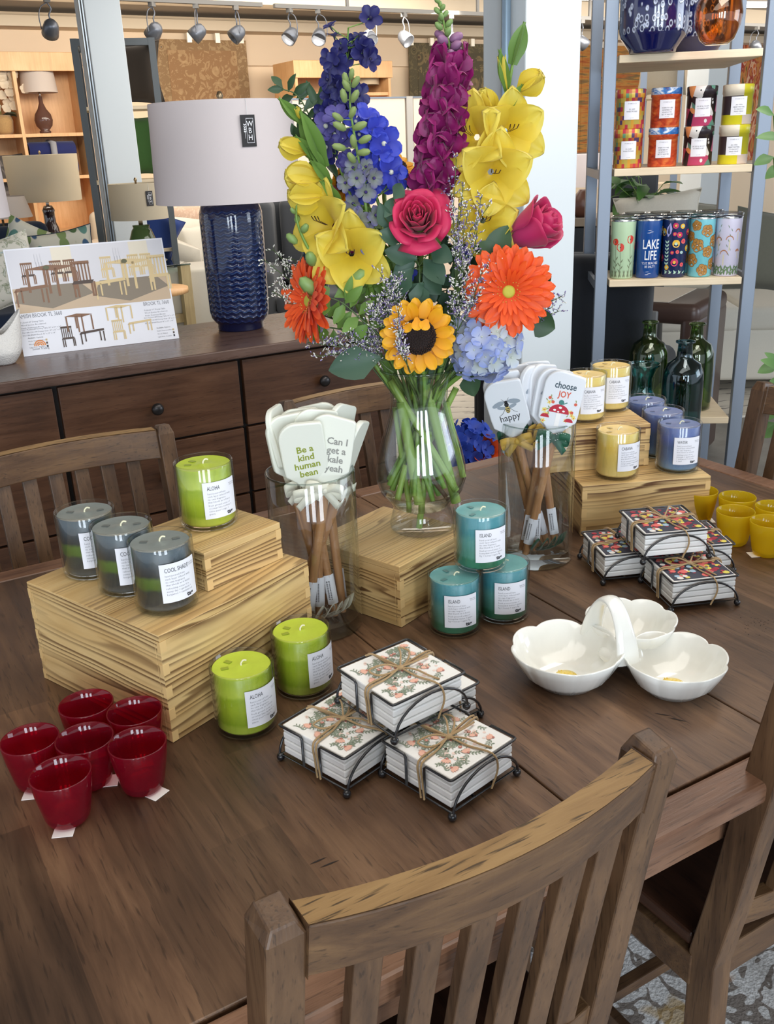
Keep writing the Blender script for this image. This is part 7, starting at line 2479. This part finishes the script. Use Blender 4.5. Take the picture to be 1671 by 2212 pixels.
# side table with a glass top
q = pd(395, 700, 7.1)
t = thing('side_table', 'light wood side table with a glass top, right of the sign', 'table', (q.x, q.y, 0), .0)
zt_ = pd(392, 568, 7.1).z
lw_ = dark_wood('ash_wood', srgb(150, 130, 92), srgb(176, 156, 114), srgb(190, 172, 130), 'z', rough=.5, pores=.2)
for x in (-.36, .04):
    for y in (-.04, .36):
        MB().box(x - .035, x + .035, y - .035, y + .035, .002, zt_ - .012).obj('leg', lw_, t)
MB().box(-.33, .01, -.02, .02, .3, .36).obj('stretcher', lw_, t)
MB().box(-.40, .08, -.08, .40, zt_ - .011, zt_).obj('glass_top', glass('table_glass', (.55, .62, .60), (.15, .25, .25), 1.5), t, bevel=.002)
# grey wing chair
gc = fabric('charcoal_upholstery', srgb(66, 68, 72), 150)
q = pd(640, 560, 6.9)
zt_ = pd(604, 432, 6.9).z
t = armchair('wing_chair', 'charcoal grey wing chair behind the sideboard, right of the blue lamp', V((q.x + .05, q.y - .1, 0)), -.55, .82, .85, .48, zt_, gc, arm=.15, ha=.66, bt=.22)
for s in (-1, 1):
    rbox('wing', gc, t, min(s * .41, s * .29), max(s * .41, s * .29), .42, .80, .6, zt_ - .02, .055)
# ---- seating on the right
wh = fabric('ivory_upholstery', srgb(206, 200, 186), 150, var=.08)
q = pd(1590, 640, 5.8)
ys = yaw_cam(q)
t = armchair('sofa', 'large ivory sofa beyond the shelf unit at right', V((q.x - .05, q.y - .1, 0)), -.62, 2.7, 1.0, .52, .95, wh, arm=.2, ha=.62, cat='sofa', cushions=2)
dxs = V((math.cos(-.62), math.sin(-.62), 0)); dys = V((-dxs.y, dxs.x, 0))
for (px_, py_, D, w_, h_, col, lab, rl) in ((1420, 466, 5.3, .44, .22, (206, 200, 186), 'ivory bolster pillow on the sofa above the tumblers', -.1), (1672, 545, 5.2, .42, .40, (104, 104, 92), 'grey-green pillow on the ivory sofa at the right edge', .1), (1486, 478, 5.5, .36, .22, (128, 126, 112), 'small olive grey pillow behind the tumbler lids', .2)):
    c = pd(px_, py_, D)
    pillow('throw_pillow', lab, 'pillow', c, w_, h_, .16, yaw_cam(c), fabric('fab%d' % col[0], srgb(*col), 120), roll=rl, tilt=-.15)
blk = fabric('black_upholstery', srgb(20, 24, 32), 150)
q = pd(1298, 700, 4.2)
zt_ = pd(1298, 512, 4.2).z
armchair('armchair', 'black upholstered armchair between the column and the shelf unit', V((q.x, q.y, 0)), yaw_cam(q) + PI * .93, .66, .75, .45, zt_, blk, arm=.13, ha=.62)
q = pd(1355, 520, 6.2)
zt_ = pd(1355, 372, 6.2).z
t = thing('tall_cabinet', 'tall black cabinet behind the shelf unit posts', 'cabinet', (q.x, q.y, 0), yaw_cam(q))
MB().box(-.12, .16, 0, .35, .014, zt_).obj('cabinet_body', mat('black_lacquer', srgb(18, 20, 24), .4), t, bevel=.01)
MB().box(-.11, .15, -.02, -.001, .06, zt_ - .02).obj('cabinet_door', mat('black_lacquer'), t, bevel=.004)
# dark low console behind the column right side
q = pd(1262, 470, 5.6)
zt_ = pd(1262, 466, 5.6).z
t = thing('console_table', 'pale topped console with round vases, glimpsed between column and shelf post', 'table', (q.x, q.y, 0), yaw_cam(q))
MB().box(-.30, .25, -.2, .2, zt_ - .04, zt_).obj('table_top', fabric('pale_top', srgb(150, 134, 116), 10), t)
MB().box(-.28, .23, -.18, .18, .014, zt_ - .05).obj('cabinet', mat('black_lacquer'), t)
for (px_, c_, r, lab) in ((1226, (40, 74, 100), .055, 'round blue vase on the console right of the white column'), (1256, (96, 60, 46), .062, 'round brown vase on the console beside the blue one')):
    q = pd(px_, 455, 5.5)
    t = thing('round_vase', lab, 'vase', (q.x, q.y, zt_ + .0005))
    MB().lathe([(0, 0), (r * .5, 0), (r * .9, r * .5), (r, r), (r * .9, r * 1.6), (r * .4, r * 2.1), (r * .3, r * 2.3), (0, r * 2.25)], 28).obj('vase_body', mat('vase_%d' % c_[0], srgb(*c_), .4), t)
q = pd(1280, 440, 7.0)
zt_ = .8
t = lamp('white drum lampshade seen between the white column and the shelf posts', (q.x, q.y, zt_), pd(1280, 402, 7.0).z - zt_, pd(1280, 332, 7.0).z - zt_, .19, .18, white_sh, [(.06, 0), (.07, .05), (.03, .1)], brass, brass)
t = thing('side_table', 'dark side table under the far white lamp at right', 'table', (q.x, q.y, 0))
MB().box(-.22, .22, -.22, .22, .014, zt_ - .001).obj('cabinet', mat('black_lacquer'), t)
# curved brown end table
q = pd(1400, 800, 4.3)
zt_ = pd(1400, 655, 4.3).z
t = thing('end_table', 'brown end table with pale top and rounded corners, behind the green bottles', 'table', (q.x, q.y, 0), yaw_cam(q) - .3)
rbox('table_top', mat('end_table_brown', srgb(74, 56, 50), .35), t, -.20, .20, 0, .5, zt_ - .09, zt_, .035)
MB().box(-.18, .06, .03, .46, zt_ + .0005, zt_ + .004).obj('pale_inset', mat('pale_inset', srgb(212, 200, 184), .5), t)
rbox('side_panel', mat('end_table_brown'), t, .12, .20, 0, .5, .014, zt_ - .05, .03)
rbox('front_strap', mat('grey_strap', srgb(128, 128, 128), .4), t, -.06, .03, -.02, -.001, .014, zt_ - .03, .008)
# far column and second etagere at right
q = pd(1520, 300, 8.4)
column('column', 'white column far behind the patterned tins on the shelf', q.x, q.y, .22, [])
et2, ez2, ea2, eang2, ew2 = etagere('grey shelf tower far behind the patterned tins, holding beige pillows', 1396, 1476, 60, 7.6, .4, ((1430, 205), (1430, 398)), 0, gy)
u_ = V((math.cos(eang2), math.sin(eang2), 0)); n_ = V((-u_.y, u_.x, 0))
c = ea2 + u_ * ew2 * .5 + n_ * .2
c.z = ez2[0] + .2
pillow('throw_pillow', 'beige linen pillow on the far shelf tower, above the tins', 'pillow', c, .34, .40, .12, eang2, fabric('beige_linen', srgb(168, 156, 136), 200))
# ---- plants
def plant(label, base, h, seeds, lm, n, L, W, spread, pot=True, zpot=.0, name='potted_plant', droop=.5, wh_=True):
    t = thing(name, label, 'plant', base)
    rn = random.Random(seeds)
    if pot:
        MB().lathe([(0, 0), (.10, 0), (.13, .02), (.15, .24), (.14, .25), (.13, .22), (0, .21)], 32).obj('pot', mat('plant_pot', srgb(90, 84, 78), .6), t)
    s, f = MB(), MB()
    z0 = .2 if pot else 0
    for i in range(n):
        a = rn.uniform(0, 6.28)
        r = spread * rn.uniform(.3, 1)
        zz = z0 + (h - z0) * rn.uniform(.25, 1)
        e = V((r * math.cos(a), r * math.sin(a), zz))
        P_ = bez([(0, 0, z0), (e.x * .4, e.y * .4, lerp(z0, zz, .6)), e], 4)
        s.tube(P_, .0022, 4)
        for k in (3, 5, 8):
            p_ = P_[min(k, len(P_) - 1)]
            d = V((math.cos(a + rn.uniform(-1, 1)), math.sin(a + rn.uniform(-1, 1)), rn.uniform(-droop, .4)))
            leafblade(f, p_, d, L * rn.uniform(.7, 1.1), W * rn.uniform(.7, 1.1), nrm=(rn.uniform(-.4, .4), rn.uniform(-.8, 0), 1), curl=.6)
    s.obj('stems', stem_m, t)
    f.obj('leaves', lm, t)
    return t
q = pd(1392, 430, 5.4)
plant('leafy green pothos behind the sofa pillows, under the tins', (q.x, q.y, q.z - .12), .26, 3, petal_mat('pothos_leaf', srgb(54, 92, 40), srgb(88, 134, 58)), 12, .15, .09, .14, pot=False, name='pothos_plant')
t = thing('plant_stand', 'black plant stand behind the ivory sofa corner', 'stand', (q.x, q.y, 0))
MB().lathe([(0, .014), (.14, .014), (.12, q.z - .125), (0, q.z - .125)], 24).obj('stand_body', mat('black_lacquer'), t)
pl = petal_mat('ficus_leaf', srgb(70, 112, 58), srgb(110, 150, 84), trans=.2)
q = pd(1765, 700, 2.75)
t = thing('potted_plant', 'tall leafy green plant reaching in from the right picture edge', 'plant', (q.x, q.y, 0.0005))
MB().lathe([(0, 0), (.12, 0), (.15, .02), (.17, .28), (.16, .29), (.15, .26), (0, .25)], 32).obj('pot', mat('plant_pot'), t)
s, f = MB(), MB()
tops = [((1640, 232), (1671, 250)), ((1632, 350), (1671, 340)), ((1655, 380), (1690, 360)), ((1640, 290), (1690, 300)), ((1652, 775), (1690, 800)), ((1640, 800), (1680, 790)), ((1662, 762), (1690, 800)), ((1655, 880), (1700, 870)), ((1640, 905), (1690, 880)), ((1650, 940), (1700, 920)), ((1625, 930), (1680, 915)), ((1668, 820), (1700, 830)), ((1660, 860), (1700, 850))]
base = V((q.x, q.y, .25))
for i, (tip, root) in enumerate(tops):
    D = 2.55 + .05 * (i % 4)
    a, b = pd(*tip, D), pd(*root, D + .02)
    s.tube(bez([base - V((q.x, q.y, 0)), (b - V((q.x, q.y, 0))) * .6 + V((.05, .02, .1)), b - V((q.x, q.y, 0))], 6), .003, 5)
    leafblade(f, b - V((q.x, q.y, 0)), a - b, (a - b).length * 1.1, .034, nrm=(-.3, -.6, .8), curl=.4)
s.obj('stems', stem_m, t)
f.obj('leaves', pl, t)
# flowers standing on the floor past the far table edge
q = pd(1036, 950, 2.72)
t = plant('loose green foliage plant behind the table, between the vase and the printed spatula jar', (q.x, q.y, .014), .60, 5, petal_mat('olive_foliage', srgb(72, 96, 58), srgb(104, 130, 84)), 60, .055, .018, .13)
hb = petal_mat('cobalt_petal', srgb(30, 60, 170), srgb(44, 84, 200))
c = pd(1012, 958, 2.60)
h2 = hydrangea('cobalt blue hydrangea behind the table, seen beside the glass vase', V((c.x, c.y, c.z - .02)), .082, 60, [hb, hb], 9, stem=False)
s = MB().tube([V((c.x, c.y, c.z - .05)), V((q.x, q.y, .25))], .006, 6).obj('stem', stem_m, h2)
c = pd(1050, 985, 2.58)
t = thing('lily', 'orange flower low behind the table next to the cobalt hydrangea', 'flower', c)
f = MB()
for k in range(6):
    petal(f, ray_petal(frame((0, 0, 0), (-.3, -.6, .5)), k * PI / 3, .9), .07, .035)
f.obj('petals', org_m, t)
MB().tube([V((0, 0, 0)), V((q.x, q.y, .25)) - V(c)], .004, 6).obj('stem', stem_m, t)
